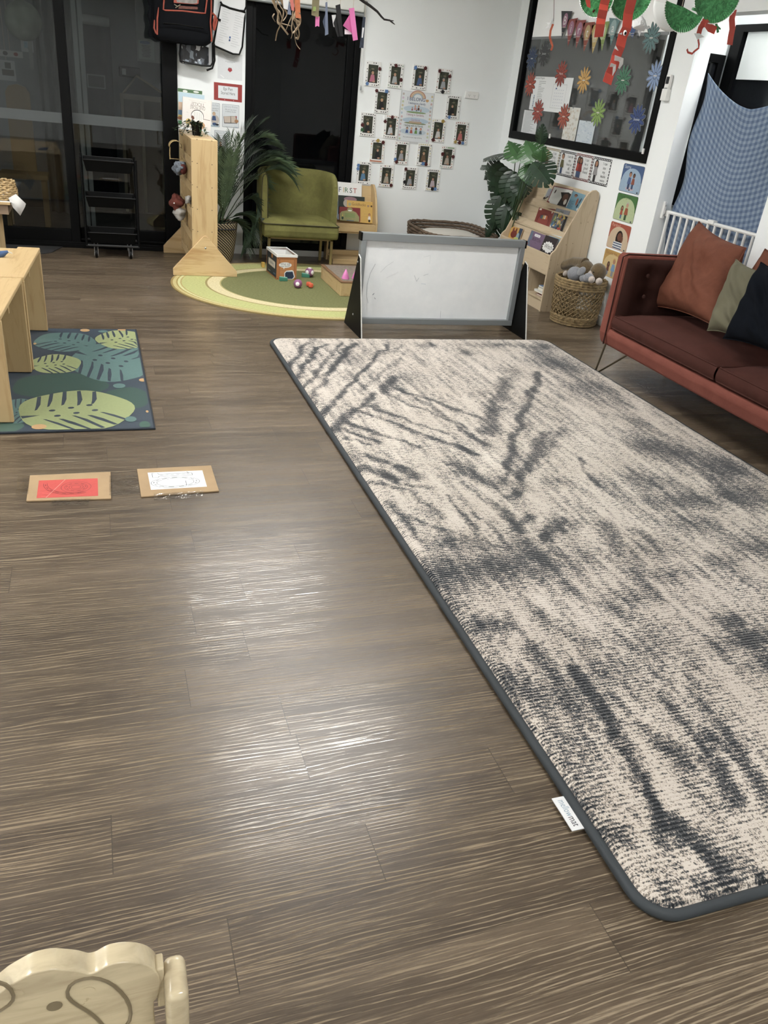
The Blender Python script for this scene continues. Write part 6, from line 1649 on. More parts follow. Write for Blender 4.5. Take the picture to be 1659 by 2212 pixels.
for i, (tl, br, top, skin, hair, dots, sts, lab) in enumerate(FRM):
    cxp, cyp = 750 + (tl[0] + br[0]) / 2 / 5.53, 120 + (tl[1] + br[1]) / 2 / 5.53
    cX, cZ = wallY(cxp, cyp); hw, hh = .069, .096
    t = thing('photo_frame', lab, 'photo frame', (cX, YB, cZ), 'decorated photo frames on the wall')
    d = .009; y0 = YB - d; b = .024
    fm = MB().box(cX - hw, cX - hw + b, y0, YB - .0005, cZ - hh, cZ + hh).box(cX + hw - b, cX + hw, y0, YB - .0005, cZ - hh, cZ + hh).box(cX - hw + b, cX + hw - b, y0, YB - .0005, cZ - hh, cZ - hh + b * 1.15).box(cX - hw + b, cX + hw - b, y0, YB - .0005, cZ + hh - b * 1.05, cZ + hh)
    r_ = random.Random(100 + i)
    a = Art((cX, YB - .003, cZ), (1, 0, 0), (0, 0, 1))
    pw, ph = hw - b, hh - b * 1.1
    a.rect(-pw, -ph, pw, ph, '#33372a')
    for k in range(7): a.ell(r_.uniform(-pw * .8, pw * .8), r_.uniform(0, ph * .85), pw * .25, ph * .12, r_.choice(['#454b34', '#22261b', '#4d4a38', '#37402b']), n=9)
    a.ell(r_.uniform(-.01, .01), ph * .55, pw * .35, ph * .09, '#6b6650', n=9); a.rect(-pw, -ph, pw, -ph * .86, '#2b2a26')
    px_ = r_.uniform(-.006, .006)
    a.poly([(px_ - pw * .58, -ph * .88), (px_ + pw * .58, -ph * .88), (px_ + pw * .34, -ph * .08), (px_ - pw * .34, -ph * .08)], top)
    a.ell(px_ + pw * .3, -ph * .82, pw * .3, ph * .10, skin, n=9); a.ell(px_, ph * .13, pw * .27, ph * .19, hair, n=12); a.ell(px_, ph * .08, pw * .22, ph * .15, skin, n=12)
    a.build('photo', PRINT, t)
    a = Art((cX, y0 - .0006, cZ), (1, 0, 0), (0, 0, 1))
    for k in range(8):
        for sx in (-1, 1):
            c_ = DOT[dots[(k + (sx > 0)) % len(dots)]]
            if r_.random() < .8: a.ell(sx * (hw - b / 2) + r_.uniform(-.004, .004), -hh + .018 + k * .0225, .0042, .0052 * r_.uniform(.7, 1.4), c_, n=7)
    for k in range(5):
        for sz in (-1, 1):
            c_ = DOT[dots[(k * 2 + (sz > 0)) % len(dots)]]
            if r_.random() < .8: a.ell(-.042 + k * .021, sz * (hh - b / 2), .0055 * r_.uniform(.7, 1.5), .0042, c_, n=7)
    if i == 10: a.rect(-hw + .006, -hh + .006, hw - .02, -hh + .018, '#c07a5a')
    if i == 13: a.rect(-.01, hh - .018, hw - .01, hh - .008, '#7fa37a')
    fm.join(a, 1).build('frame', [M_whiteplastic, PRINT], t, bevel=.0012)
    for (sp, sc, sk) in sts:
        X_, Z_ = wallY(750 + sp[0] / 5.53, 120 + sp[1] / 5.53)
        s_ = Art((cX, y0 - .0022, cZ), (1, 0, 0), (0, 0, 1)); sticker(s_, X_ - cX, Z_ - cZ, .0165, STK[sc], sk); s_.build('foam_sticker', PRINT, t, solid=0.002)
# poster in the middle of the photos
x0, z1 = wallY(869.5, 195.5); x1, z0 = wallY(925, 309)
t = thing('poster', 'laminated I BELONG poster with rainbow in the middle of the photo frames', 'poster', (x0, YB, z0))
W, H = x1 - x0, z1 - z0
a = Art((x0, YB - .0022, z0), (1, 0, 0), (0, 0, 1), .00025)
MB().box(x0 - .012, x1 + .008, YB - .0019, YB - .0003, z0 - .02, z1 + .004).build('laminate', simple('laminate', '#c4c7c8', 0.15, var=.02), t)
a.rect(0, 0, W, H, '#d3d8db')
for k in range(13):
    r_ = random.Random(k)
    for sx in (0.045, .955): a.ell(W * sx + r_.uniform(-.004, .004), H * (.04 + .075 * k), .010, .010, r_.choice(['#c9a9a9', '#a9bccb', '#cbb98d', '#b9c4a0', '#c7b3c7', '#b3a8a0']), n=8)
for rr, c_ in ((.078, '#b5806f'), (.068, '#c9b58f'), (.058, '#c7a58a'), (.048, '#8fb0c0'), (.038, '#d3d8db')): a.ell(W * .5, H * .885, rr, rr * .78, c_, n=20, a0=0, a1=180)
a.text('I BELONG', W * .46, H * .825, .040, '#25406b', wmax=W * .56)
a.ell(W * .79, H * .853, .009, .010, '#c79a5c', n=10); a.ell(W * .83, H * .853, .009, .010, '#c79a5c', n=10); a.poly([(W * .765, H * .848), (W * .855, H * .848), (W * .81, H * .815)], '#c79a5c')
a.text('I belong in a family.', W * .5, H * .755, .026, '#2f4f80', wmax=W * .56)
a.ell(W * .5, H * .66, W * .42, H * .07, '#b3c6d3', n=20); a.ell(W * .5, H * .595, W * .32, H * .018, '#7f9a63', n=16)
for u, c_, h_, tp in ((.36, '#6b4a34', .09, '#a8423c'), (.45, '#c9a967', .13, '#c28a8a'), (.56, '#2a211d', .13, '#5d3a34'), (.50, '#4a2c20', .07, '#4a5a6b'), (.64, '#6b3a26', .07, '#a8623c')): a.person(W * u, H * .60, H * h_ * 1.08, tp, '#c79a7c', c_)
a.text('I belong in Gardenia.', W * .48, H * .525, .026, '#9a4a62', wmax=W * .56)
a.ell(W * .5, H * .43, W * .42, H * .06, '#a9bfd0', n=20); a.ell(W * .5, H * .375, W * .36, H * .018, '#7f8a5c', n=16); a.rect(W * .3, H * .375, W * .7, H * .415, '#b59a80'); a.text('Gardenia', W * .5, H * .425, .024, '#b06a80', wmax=W * .36)
a.text('I belong with my friends.', W * .46, H * .305, .026, '#3c5a50', wmax=W * .62)
a.ell(W * .46, H * .2, W * .42, H * .07, '#b5c6d1', n=20)
for u, c_, tp, sk in ((.26, '#1d1b1d', '#3c5a96', '#c79a7c'), (.40, '#c79a5c', '#b0574a', '#cfa283'), (.55, '#171415', '#5c8a3c', '#7a4f38'), (.70, '#a8423c', '#55606b', '#cfa283')): a.person(W * u, H * .115, H * .175, tp, sk, c_)
a.text('This is where we learn, laugh and belong.', W * .46, H * .075, .012, '#4a4a4a', wmax=W * .62)
a.build('print', PRINT, t)
# double power point
x0, z1 = wallY(1006, 194); x1, z0 = wallY(1031, 217)
t = thing('power_point', 'white double power socket right of the photo frames', 'socket', ((x0 + x1) / 2, YB, z0))
MB().box(x0, x1, YB - .012, YB - .0003, z0 + .008, z1 - .008).build('plate', M_whiteplastic, t, bevel=.003)
for k in (.3, .7):
    a = Art((x0 + (x1 - x0) * k, YB - .0125, (z0 + z1) / 2), (1, 0, 0), (0, 0, 1))
    a.line([(-.008, .002), (-.004, -.006)], .0025, '#6e6d6a'); a.line([(.008, .002), (.004, -.006)], .0025, '#6e6d6a'); a.line([(0, -.010), (0, -.017)], .0025, '#6e6d6a'); a.build('pin_slots', PRINT, t)
    MB().box(x0 + (x1 - x0) * k - .008, x0 + (x1 - x0) * k + .008, YB - .0145, YB - .0122, (z0 + z1) / 2 + .012, (z0 + z1) / 2 + .024).build('switch', M_whiteplastic, t, bevel=.001)

# ================================================================== notices on the white panel
def flat_paper(name, label, cat, TL, BR, paper, draw, group=None, th=.0012, Y=YB, backing=None):
    x0, z1 = wallY(*TL, Y); x1, z0 = wallY(*BR, Y)
    t = thing(name, label, cat, (x0, Y, z0), group)
    MB().box(x0, x1, Y - th, Y - .0003, z0, z1).build('sheet', simple('paper_' + (backing or paper), backing or paper, .35, var=.01), t)
    a = Art((x0, Y - th - .0004, z0), (1, 0, 0), (0, 0, 1), .00025); draw(a, x1 - x0, z1 - z0); a.build('print', PRINT, t)
    return t
def d_epi(a, W, H):
    a.rect(0, 0, W, H, '#9a2c26'); a.rect(W * .15, H * .13, W * .85, H * .84, '#d3d8da'); a.text('Epi Pen', W * .5, H * .60, .034, '#4c4f52', wmax=W * .32); a.text('Stored Here', W * .5, H * .36, .034, '#4c4f52', wmax=W * .5)
    a.ell(W * .38, H * .06, .004, .003, '#e0a0a8', n=8); a.ell(W * .7, H * .06, .004, .003, '#e0a0a8', n=8)
flat_paper('sign', 'red-bordered Epi Pen Stored Here sign on the white panel', 'sign', (462, 177), (522.5, 221.5), '#9a2c26', d_epi)
def d_aed(a, W, H):
    a.rect(0, 0, W, H, '#d3d6d8')
    for k in range(4): a.line([(W * (.22 + .04 * k), H * (.93 - .035 * k)), (W * (.78 - .04 * k), H * (.93 - .035 * k))], .002, '#8a8d90')
    a.line([(W * .3, H * .68), (W * .7, H * .68)], .002, '#7d8083'); a.line([(W * .38, H * .65), (W * .62, H * .65)], .002, '#9a9da0')
    a.rect(W * .44, H * .43, W * .56, H * .455, '#6a3434'); a.ell(W * .46, H * .385, .009, .010, '#a8232b', n=10); a.ell(W * .54, H * .385, .009, .010, '#a8232b', n=10); a.poly([(W * .395, H * .37), (W * .605, H * .37), (W * .5, H * .28)], '#a8232b')
    a.line([(W * .12, H * .14), (W * .26, H * .05)], .006, '#e8eaea')
flat_paper('notice', 'white paper notice with small red heart above the Epi Pen sign', 'notice', (470, 112), (523, 175), '#d3d6d8', d_aed)
def d_lib(kind, l1, l2):
    def f(a, W, H):
        a.rrect(0, 0, W, H, .008, '#8a9196'); a.rrect(.0025, .0025, W - .0025, H - .0025, .007, '#cfd5d8'); a.text('Library Rules', W * .5, H * .86, .022, '#a3acb2', wmax=W * .8)
        a.text(l1, W * .5, H * .75, .014, '#6d747a', wmax=W * .78); a.text(l2, W * .5, H * .665, .014, '#6d747a', wmax=W * .74)
        if kind == 0: a.ell(W * .55, H * .3, W * .4, H * .2, '#b9b0a8'); a.person(W * .45, H * .12, H * .5, '#34507c', '#c7a283', '#b59a6a'); a.ell(W * .5, H * .12, W * .22, H * .06, '#34507c'); a.ell(W * .75, H * .1, W * .18, H * .04, '#22262e'); a.rect(0.01, .004, W - .01, H * .06, '#8fb0c4')
        elif kind == 1:
            a.poly([(W * .12, H * .16), (W * .52, H * .18), (W * .5, H * .5), (W * .08, H * .46)], '#2a2524'); a.poly([(W * .52, H * .18), (W * .9, H * .2), (W * .84, H * .52), (W * .5, H * .5)], '#2a2524')
            a.poly([(W * .14, H * .19), (W * .5, H * .21), (W * .49, H * .49), (W * .10, H * .46)], '#c2b3a3'); a.poly([(W * .53, H * .21), (W * .86, H * .22), (W * .81, H * .51), (W * .51, H * .49)], '#c2b3a3')
            a.ell(W * .85, H * .3, W * .12, H * .08, '#a8794f'); a.line([(W * .78, H * .52), (W * .88, H * .44)], .004, '#9a3434'); a.line([(W * .8, H * .44), (W * .87, H * .52)], .004, '#9a3434'); a.rect(W * .75, .004, W - .01, H * .04, '#7fa8c4')
        else: a.line([(W * .2, H * .56), (W * .8, H * .56)], .003, '#8a9096'); a.person(W * .4, H * .1, H * .4, '#8a5a3c', '#c7a283', '#4a3526')
    return f
LG = 'library rule cards on the white panel'
flat_paper('rule_card', 'library rules card with a sitting child in blue, left of the pair', 'card', (452, 221), (474.5, 275), '#cfd5d8', d_lib(0, 'sit quietly in', 'library time.'), LG)
flat_paper('rule_card', 'library rules card with an open book picture under the Epi Pen sign', 'card', (480, 224), (516, 277), '#cfd5d8', d_lib(1, 'We do not draw', 'in library books'), LG)
flat_paper('rule_card', 'lowest library rules card, partly hidden behind the palm', 'card', (463, 281), (496, 330), '#cfd5d8', d_lib(2, 'We put books away', 'in the library'), LG)

# ================================================================== bags hung on the white panel
M_nav = simple('black_navy_nylon', '#0a0c10', .85, spec=0.12, var=.12, bump=.1, bscale=400); M_pipo = simple('orange_piping', '#9a3c24', .6)
bpk = thing('backpack', 'black nylon backpack with orange piping hanging on the white panel', 'bag', (.72, 7.36, 1.6))
def bag_body(x0, x1, zb, zt, y0, y1, lean=0.0):
    def f(u, v):
        a_ = 2 * PI * u; ca, sa = math.cos(a_), math.sin(a_)
        e = .45
        x = math.copysign(abs(ca) ** e, ca); y = math.copysign(abs(sa) ** e, sa)
        k = 1.0 if v > .12 else .80 + .20 * math.sqrt(1 - (1 - v / .12) ** 2)
        cx_, cy_ = (x0 + x1) / 2, (y0 + y1) / 2
        return (cx_ + x * (x1 - x0) / 2 * k + lean * v, cy_ + y * (y1 - y0) / 2 * k, zb + (zt - zb) * v + .012 * mnoise.noise(Vector((u * 8, v * 4, 1))))
    m = MB().grid(f, 48, 24)
    m.add([f(k / 48, 0) for k in range(48)], [tuple(range(47, -1, -1))]); m.add([f(k / 48, 1) for k in range(48)], [tuple(range(48))])
    return m
bag_body(.505, .965, 1.615, 2.2, 7.22, 7.485, .03).build('bag_body', M_nav, bpk, sharp=50)
def Bq(x, y, Y=7.205): return atY(x, y, Y)
s4 = 4.139
def crop(x, y, Y=7.205): return Bq(310 + x / s4, y / s4, Y)
pk = MB().grid(lambda u, v: (.565 + .36 * u, 7.222 - .022 * (math.sin(PI * u) * math.sin(PI * v)) ** .4, 1.70 + .165 * v), 20, 12).build('lower_pocket', M_nav, bpk)
MB().tube([crop(178, 205), crop(300, 215), crop(440, 238), crop(535, 248)], .0035, 6).build('pocket_zip', M_blackplastic, bpk)
MB().tube([crop(190, -60), crop(180, 40), crop(178, 85), crop(195, 92), crop(350, 98), crop(520, 118), crop(552, 118), crop(560, 60), crop(575, -60)], .0055, 8).build('pocket_piping', M_pipo, bpk)
MB().tube([crop(146, -40, 7.24), crop(138, 60, 7.24), crop(124, 160, 7.235), crop(122, 310, 7.235)], .006, 8).build('side_piping', M_pipo, bpk)
MB().tube([crop(606, -40, 7.235), crop(606, 90, 7.23), crop(598, 200, 7.225), crop(610, 350, 7.23), crop(606, 372, 7.23)], .006, 8).build('side_piping', M_pipo, bpk)
MB().tube([crop(612, 115, 7.25), crop(640, 140, 7.26), crop(625, 220, 7.25), crop(632, 270, 7.26)], .009, 8).tube([crop(632, 270, 7.26), crop(655, 180, 7.27), crop(640, 140, 7.27)], .009, 8).build('side_strap', M_pipo, bpk)
MB().tube([crop(105, 180, 7.26), crop(98, 250, 7.26), crop(118, 300, 7.25)], .010, 8).build('side_strap', M_pipo, bpk)
MB().tube([(.515, 7.33, 1.63 + .02 * k) for k in range(28)], [.030 + .008 * math.sin(k * 1.1) for k in range(28)], 10).build('side_pocket', M_nav, bpk)
MB().add([crop(272, -30), crop(495, -30), crop(492, 32), crop(470, 40), crop(300, 28), crop(270, 24)], [(0, 5, 4, 3, 2, 1)]).build('orange_patch', M_pipo, bpk)
MB().add([crop(285, -30, 7.202), crop(482, -30, 7.202), crop(480, 28, 7.202), crop(440, 34, 7.202), crop(300, 20, 7.202)], [(0, 4, 3, 2, 1)]).build('grey_badge', simple('grey_badge', '#77736e', .5, var=.3, vscale=40), bpk)
MB().add([crop(320, 52, 7.2035), crop(485, 62, 7.2035), crop(485, 84, 7.2035), crop(310, 78, 7.2035)], [(0, 3, 2, 1)]).build('faded_lettering', simple('faded_orange', '#5d2e20', .7, var=.4, vscale=80), bpk)
MB().tube([crop(285, 70, 7.198), crop(330, 42, 7.196)], .004, 6).tube([crop(275, 38, 7.196), crop(305, 58, 7.196)], .003, 6).build('key_pendant', simple('pendant_metal', '#a8a08c', .3, .8), bpk)
# patterned lunch bag
def tri_mat():
    t = NT('shattered_print'); v = t.coords((1, 1, 1))
    vo = t.n('ShaderNodeTexVoronoi', feature='F1', distance='MANHATTAN'); vo.inputs['Scale'].default_value = 26; t.l(t.coords((1.4, 1, .8), rot=(0, .6, 0)), vo.inputs['Vector'])
    sp_ = t.n('ShaderNodeSeparateColor'); t.l(vo.outputs['Color'], sp_.inputs[0])
    t.base(t.ramp(sp_.outputs[0], [(0.0, rgb('#15171a')), (.40, rgb('#2a2d33')), (.52, rgb('#666c75')), (.70, rgb('#93a0ac')), (.82, rgb('#dde0e2'))])); t.b.inputs['Roughness'].default_value = .35; return t.m
lb = thing('lunch_bag', 'small black and grey shattered-print zip bag hanging below the backpack', 'bag', (.85, 7.4, 1.5))
bag_body(.725, .955, 1.478, 1.612, 7.385, 7.49).build('bag_body', tri_mat(), lb, sharp=50)
MB().tube([crop(340, 350, 7.38), crop(322, 480, 7.38), crop(328, 540, 7.38), crop(400, 562, 7.38), crop(520, 585, 7.38), crop(600, 590, 7.38), crop(618, 560, 7.38), crop(618, 380, 7.38)], .007, 8).build('zip_band', M_blackplastic, lb)
MB().tube([crop(630, 400, 7.40), crop(636, 540, 7.40), crop(615, 610, 7.39), crop(565, 628, 7.385)], .008, 8).build('carry_strap', M_blackplastic, lb)
# document wallet
dw = thing('document_wallet', 'white paper plan in a black-edged clear wallet hanging beside the backpack', 'folder', (1.1, 7.42, 1.6))
dc = [(690, 45), (910, 112), (905, 160), (882, 420), (855, 486), (800, 482), (640, 412), (628, 385), (660, 200)]
P = [crop(x, y, 7.43) for x, y in dc]
MB().add(P, [tuple(range(len(P) - 1, -1, -1))]).build('paper', simple('plan_paper', '#d3d5d6', .25, var=.03), dw, solid=.003)
MB().tube(P, .0075, 8, closed=True).build('black_zip_edge', M_blackplastic, dw)
P2 = [crop(*q, 7.425) for q in ((690, -60), (920, -60), (918, 60), (900, 98), (860, 96), (770, 72), (705, 42), (688, 15))]
MB().add(P2, [tuple(range(len(P2) - 1, -1, -1))]).build('front_flap', simple('plan_paper', '#d3d5d6', .25), dw, solid=.003)
MB().tube(P2[1:], .008, 8).build('flap_edge', M_blackplastic, dw)
MB().tube([crop(640, 160, 7.42), crop(690, 182, 7.42)], .009, 6).build('zip_pull', M_blackplastic, dw)
o_ = crop(640, 400, 7.4268); u_ = (crop(860, 470, 7.4268) - o_).normalized(); v_ = (crop(690, 60, 7.4268) - o_); v_ = (v_ - u_ * v_.dot(u_)).normalized()
a = Art(o_, u_, v_, .0002); r_ = random.Random(9)
for k in range(16):
    for c_ in (0, 1):
        L0 = .02 + .10 * c_ - .002 * k * 0; a.line([(L0, .03 + k * .0165), (L0 + r_.uniform(.03, .075), .03 + k * .0165)], .0022, '#a3a7aa')
a.rect(.10, .29, .19, .30, '#55585c'); a.rect(.10, .075, .112, .09, '#3c5f96'); a.rect(.10, .055, .112, .07, '#2f4a78'); a.build('printed_lines', PRINT, dw)

# ================================================================== roller blind head over the tall dark window
rb = thing('roller_blind', 'white roller blind headbox with pull cord above the tall dark window', 'blind', (1.75, 7.44, 2.0))
zb = wallY(532, 1, 7.44)[1]; xe = wallY(784, 30, 7.44)[0]
MB().box(1.25, xe, 7.40, 7.499, zb + .03, zb + .17).build('headbox', simple('blind_white', '#cfd0ca', .5, var=.02), rb, bevel=.01)
MB().tube([(1.25, 7.425, zb + .015), (xe, 7.425, zb + .015)], .015, 10).build('bottom_rail', M_alu, rb)
pts = [wallY(789, 20, 7.46), wallY(781, 120, 7.46), wallY(778, 190, 7.46)]
for dx in (0, .012): MB().tube([(x + dx, 7.46, z) for x, z in pts], .0022, 6).build('cord', M_whiteplastic, rb)
MB().lathe([(0, -.02), (.006, -.018), (.008, 0), (.004, .02), (0, .02)], 10, (pts[-1][0] + .005, 7.46, pts[-1][1])).build('cord_weight', M_alu, rb)

# ================================================================== the notice window's decorations
def RA(Xp, py, pz, step=.0003): return Art((Xp, py, pz), (0, -1, 0), (0, 0, 1), step)
GXp = XR + .0105
FL = [((1275, 340), '#5d7f80', '', 'teal paper flower at the top right of the window'), ((205, 525), '#2f4263', '', 'dark navy paper flower at the left edge of the window'), ((315, 480), '#3c3d40', 'January', 'charcoal paper flower labelled January beside the navy one'),
      ((467, 660), '#9a3f33', 'March', 'dark red paper flower over the top edge of the white chart'), ((190, 755), '#a8452f', '', 'orange-red paper flower at the left edge of the white chart'), ((670, 720), '#c79a4c', '', 'yellow paper flower in the middle of the window'),
      ((1020, 720), '#3f7a5c', '', 'green paper flower right of the red streamer'), ((1310, 680), '#7f97bd', '', 'light blue paper flower near the right window edge'), ((258, 1000), '#a8483c', '', 'red paper flower on the lower left notice'),
      ((490, 1045), '#a8503c', '', 'orange-red paper flower at the bottom over the beige painting'), ((797, 1010), '#7fa04c', '', 'lime green paper flower low in the middle of the window'), ((1145, 1070), '#34497c', 'December', 'blue paper flower labelled December at the lower right')]
for (c_, col, txt, lab) in FL:
    p = atX(1100 + c_[0] / 4.1475, c_[1] / 4.1475, GXp)
    t = thing('paper_flower', lab, 'paper flower', (GXp, p.y, p.z), 'month flowers on the notice window')
    lc = rgb(col); R_ = .100
    def petal(a, ang, L, w, colr, grow=0.0):
        ca, sa = math.cos(ang), math.sin(ang); pts = []
        for k in range(11):
            s = .14 + .86 * k / 10; ww = (w + grow) * math.sqrt(max(0, 1 - ((s - .60) / .402) ** 2)) if s > .2 else w * .3
            pts.append((s, ww))
        q = [(x * (L + grow) * ca - y * sa, x * (L + grow) * sa + y * ca) for x, y in pts] + [(x * (L + grow) * ca + y * sa, x * (L + grow) * sa - y * ca) for x, y in pts[::-1]]
        a.poly(q, colr)
    a = RA(GXp - .0008, p.y, p.z, .00012)
    shade = tuple(int(int(col[i:i + 2], 16) * .55) for i in (1, 3, 5)); dk = '#%02x%02x%02x' % shade
    for k in range(12): petal(a, 2 * PI * k / 12 + .26, R_, .0145, '#9aa0a0', .002)
    for k in range(12): petal(a, 2 * PI * k / 12 + .26, R_, .0145, dk)
    for k in range(12): petal(a, 2 * PI * k / 12 + .26, R_ * .95, .0098, col)
    a.build('petals', PRINT, t)
    a = RA(GXp - .0027, p.y, p.z, .00012)
    a.ell(0, 0, .022, .022, dk, n=16); a.ell(0, 0, .018, .018, col, n=16)
    if txt: a.text(txt, 0, -.008, .024, '#d5d8d8', wmax=.075)
    else: a.rect(-.02, -.004, .02, .004, '#c3c0b8')
    a.build('centre', PRINT, t)
BF = [('B', (468, 98), (567, 100), (470, 348), '#37393e'), ('i', (520, 178), (618, 160), (525, 418), '#8a403c'), ('r', (595, 182), (692, 178), (598, 435), '#8f4744'), ('t', (663, 205), (772, 195), (667, 468), '#8a4636'), ('h', (740, 225), (838, 215), (745, 483), '#b39a58'), ('d', (812, 200), (900, 190), (828, 460), '#7f9648'), ('a', (897, 160), (995, 168), (908, 412), '#5f8283'), ('y', (1065, 240), (1145, 232), (1103, 345), '#3a5686')]
NM = {'B': 'charcoal', 'i': 'dark red', 'r': 'rose', 't': 'rust', 'h': 'yellow', 'd': 'lime', 'a': 'teal', 'y': 'blue'}
for (ch, A, B_, C_, col) in BF:
    P = [atX(1100 + q[0] / 4.1475, q[1] / 4.1475, GXp - .022) for q in (A, B_, C_)]
    o = P[2]
    t = thing('bunting_flag', '%s bunting pennant %s of the Birthday banner on the window' % (NM[ch], ('lettered ' + ch) if ch != 'y' else 'at the right end'), 'bunting', tuple(o), 'Birthday bunting pennants')
    a = RA(GXp - .022, o.y, o.z, .0003)
    q = [(o.y - p.y, p.z - o.z) for p in P]; a.poly(q, col)
    cx_, cz_ = (q[0][0] + q[1][0]) / 2 * .86 + q[2][0] * .14, (q[0][1] + q[1][1]) / 2 * .66
    r_c = '#a0708a' if ch in 'Bir' else '#b39a6a' if ch == 't' else '#c2b48a' if ch in 'h' else '#a3b07a' if ch == 'd' else '#8fa8a8'
    if ch != 'y': a.ell(cx_, cz_, .040, .052, r_c, n=18); a.text(ch, cx_, cz_ - .028, .085, '#dcdcd8', wmax=.06)
    for k in range(4):
        f = .12 + .1 * k; a.line([(q[2][0] + (q[0][0] - q[2][0]) * f, q[0][1] * f), (q[2][0] + (q[1][0] - q[2][0]) * f, q[1][1] * f)], .003, '#c3b8a8' if k % 2 else col)
    a.build('pennant', PRINT, t)
def glass_paper(name, label, corners, draw, col, group='papers stuck on the notice window'):
    P = [atX(1100 + q[0] / 4.1475, q[1] / 4.1475, GXp) for q in corners]     # TL TR BR BL
    o = P[3]; t = thing(name, label, 'paper', tuple(o), group)
    y0, y1 = (P[0].y + P[3].y) / 2, (P[1].y + P[2].y) / 2; z0, z1 = (P[2].z + P[3].z) / 2, (P[0].z + P[1].z) / 2
    a = RA(GXp - .0003, y0, z0, .00008); W, H = y0 - y1, z1 - z0
    a.rect(0, 0, W, H, col); draw(a, W, H); a.build('sheet', PRINT, t)
def d_chart(a, W, H):
    a.text('Education Program', W * .04, H * .93, .022, '#55585c', 'L', wmax=W * .42); a.text('Ready Workshop', W * .6, H * .93, .02, '#6a6d70', 'L', wmax=W * .35)
    r_ = random.Random(2)
    for k in range(16): a.line([(W * .16, H * (.86 - .05 * k)), (W * (.22 + .12 * r_.random()), H * (.86 - .05 * k))], .004, '#9a9da0')
    for k in range(7): a.ell(W * .09, H * (.42 - .06 * k), .008, .008, ['#6f8fb5', '#4c5a6b', '#8ab0c4', '#5b7f9a'][k % 4], n=8)
    a.line([(W * .55, H * .12), (W * .55, H * .8), (W * .88, H * .8), (W * .88, H * .12), (W * .55, H * .12)], .003, '#b9bcbe')
    for k in range(30): a.rect(W * (.6 + .05 * (k % 5)), H * (.18 + .09 * (k // 5)), W * (.61 + .05 * (k % 5) + .015), H * (.19 + .09 * (k // 5) + .01), '#c3c8d3')
    a.rect(W * .62, H * .66, W * .65, H * .70, '#3c5f96')
glass_paper('paper_chart', 'large white program chart stuck on the left of the window', [(235, 663), (568, 720), (525, 1020), (170, 978)], d_chart, '#dfe2e3')
def d_note(a, W, H):
    for k in range(16): a.line([(W * .1, H * (.93 - .055 * k)), (W * (.55 + .35 * ((k * 7) % 5) / 5), H * (.93 - .055 * k))], .004, '#a3a7aa')
glass_paper('paper_notice', 'white text notice at the lower left corner of the window', [(136, 985), (262, 998), (240, 1212), (103, 1195)], d_note, '#d3d6d8')
def d_paint(cols, seed):
    def f(a, W, H):
        r_ = random.Random(seed)
        for k in range(60): a.ell(W * r_.uniform(.08, .92), H * r_.uniform(.06, .94), W * r_.uniform(.03, .09), H * r_.uniform(.02, .05), r_.choice(cols), n=8)
        a.rect(W * .42, H * .96, W * .5, H, '#8a9298')
    return f
glass_paper('child_painting', 'beige and white child painting at the bottom of the window', [(515, 957), (635, 967), (590, 1277), (470, 1264)], d_paint(['#c9c6bd', '#bfb8aa', '#c7bfae', '#cfcfc9', '#b9b8ae', '#c4b9a6'], 5), '#cfcfc8')
glass_paper('child_painting', 'pale blue child painting at the bottom of the window', [(632, 1075), (772, 1095), (740, 1302), (590, 1280)], d_paint(['#b3c0cb', '#bcc8d0', '#a9b8c6', '#c4cdd3', '#b0bdc4'], 6), '#bcc7cf')
# white roller blind inside the office
zb2 = atX(1300, 76, XR + .06).z
ob = thing('office_blind', 'white roller blind drawn part way down across the top of the notice window', 'blind', (XR + .05, 6.2, zb2))
MB().box(XR + .0112, XR + .0119, WY0 + .10, WY1 - .11, zb2, WZ1 - .063).build('blind_fabric', simple('blind_fabric', '#f8f9f8', .8, var=.01), ob)
MB().box(XR + .0108, XR + .0119, WY0 + .10, WY1 - .11, zb2 - .02, zb2).build('blind_rail', simple('grey_rail', '#7d8082', .5), ob)

# ================================================================== cards on the right wall
bY = [atX(x, 335, XR).y for x in (1147, 1175.5, 1209.5, 1245, 1283.5, 1326)]
CZ0, CZ1 = .974, 1.165
PB_ = [('#22242a', 'I can', 'share', '', '', '', None), ('#8a7a4a', 'I can', 'play', 'nicely', '', '', ('#7a2a26', '#c79a7c', '#8a6a4a', None)), ('#1d1e22', 'I can do', 'my', 'best at', 'all', 'times', ('#5f5a34', '#a8785a', '#1d1a18', '#34496b')), ('#6b2a26', 'I can', 'be a', 'good', 'friend', '', ('#a83c2c', '#8d5f44', '#1d1a18', '#4a5f86')), ('#1d1e22', 'I can', 'use', 'my', 'inside', 'voice', ('#8d8a8c', '#a8785a', '#1a1719', '#3a3638'))]
LBc = ['black-dotted I can card mostly hidden behind the monstera leaves', 'gold-dotted I can play card beside the monstera leaves', 'black-dotted card reading I can do my best at all times', 'red-dotted card reading I can be a good friend', 'black-dotted card reading I can use my inside voice']
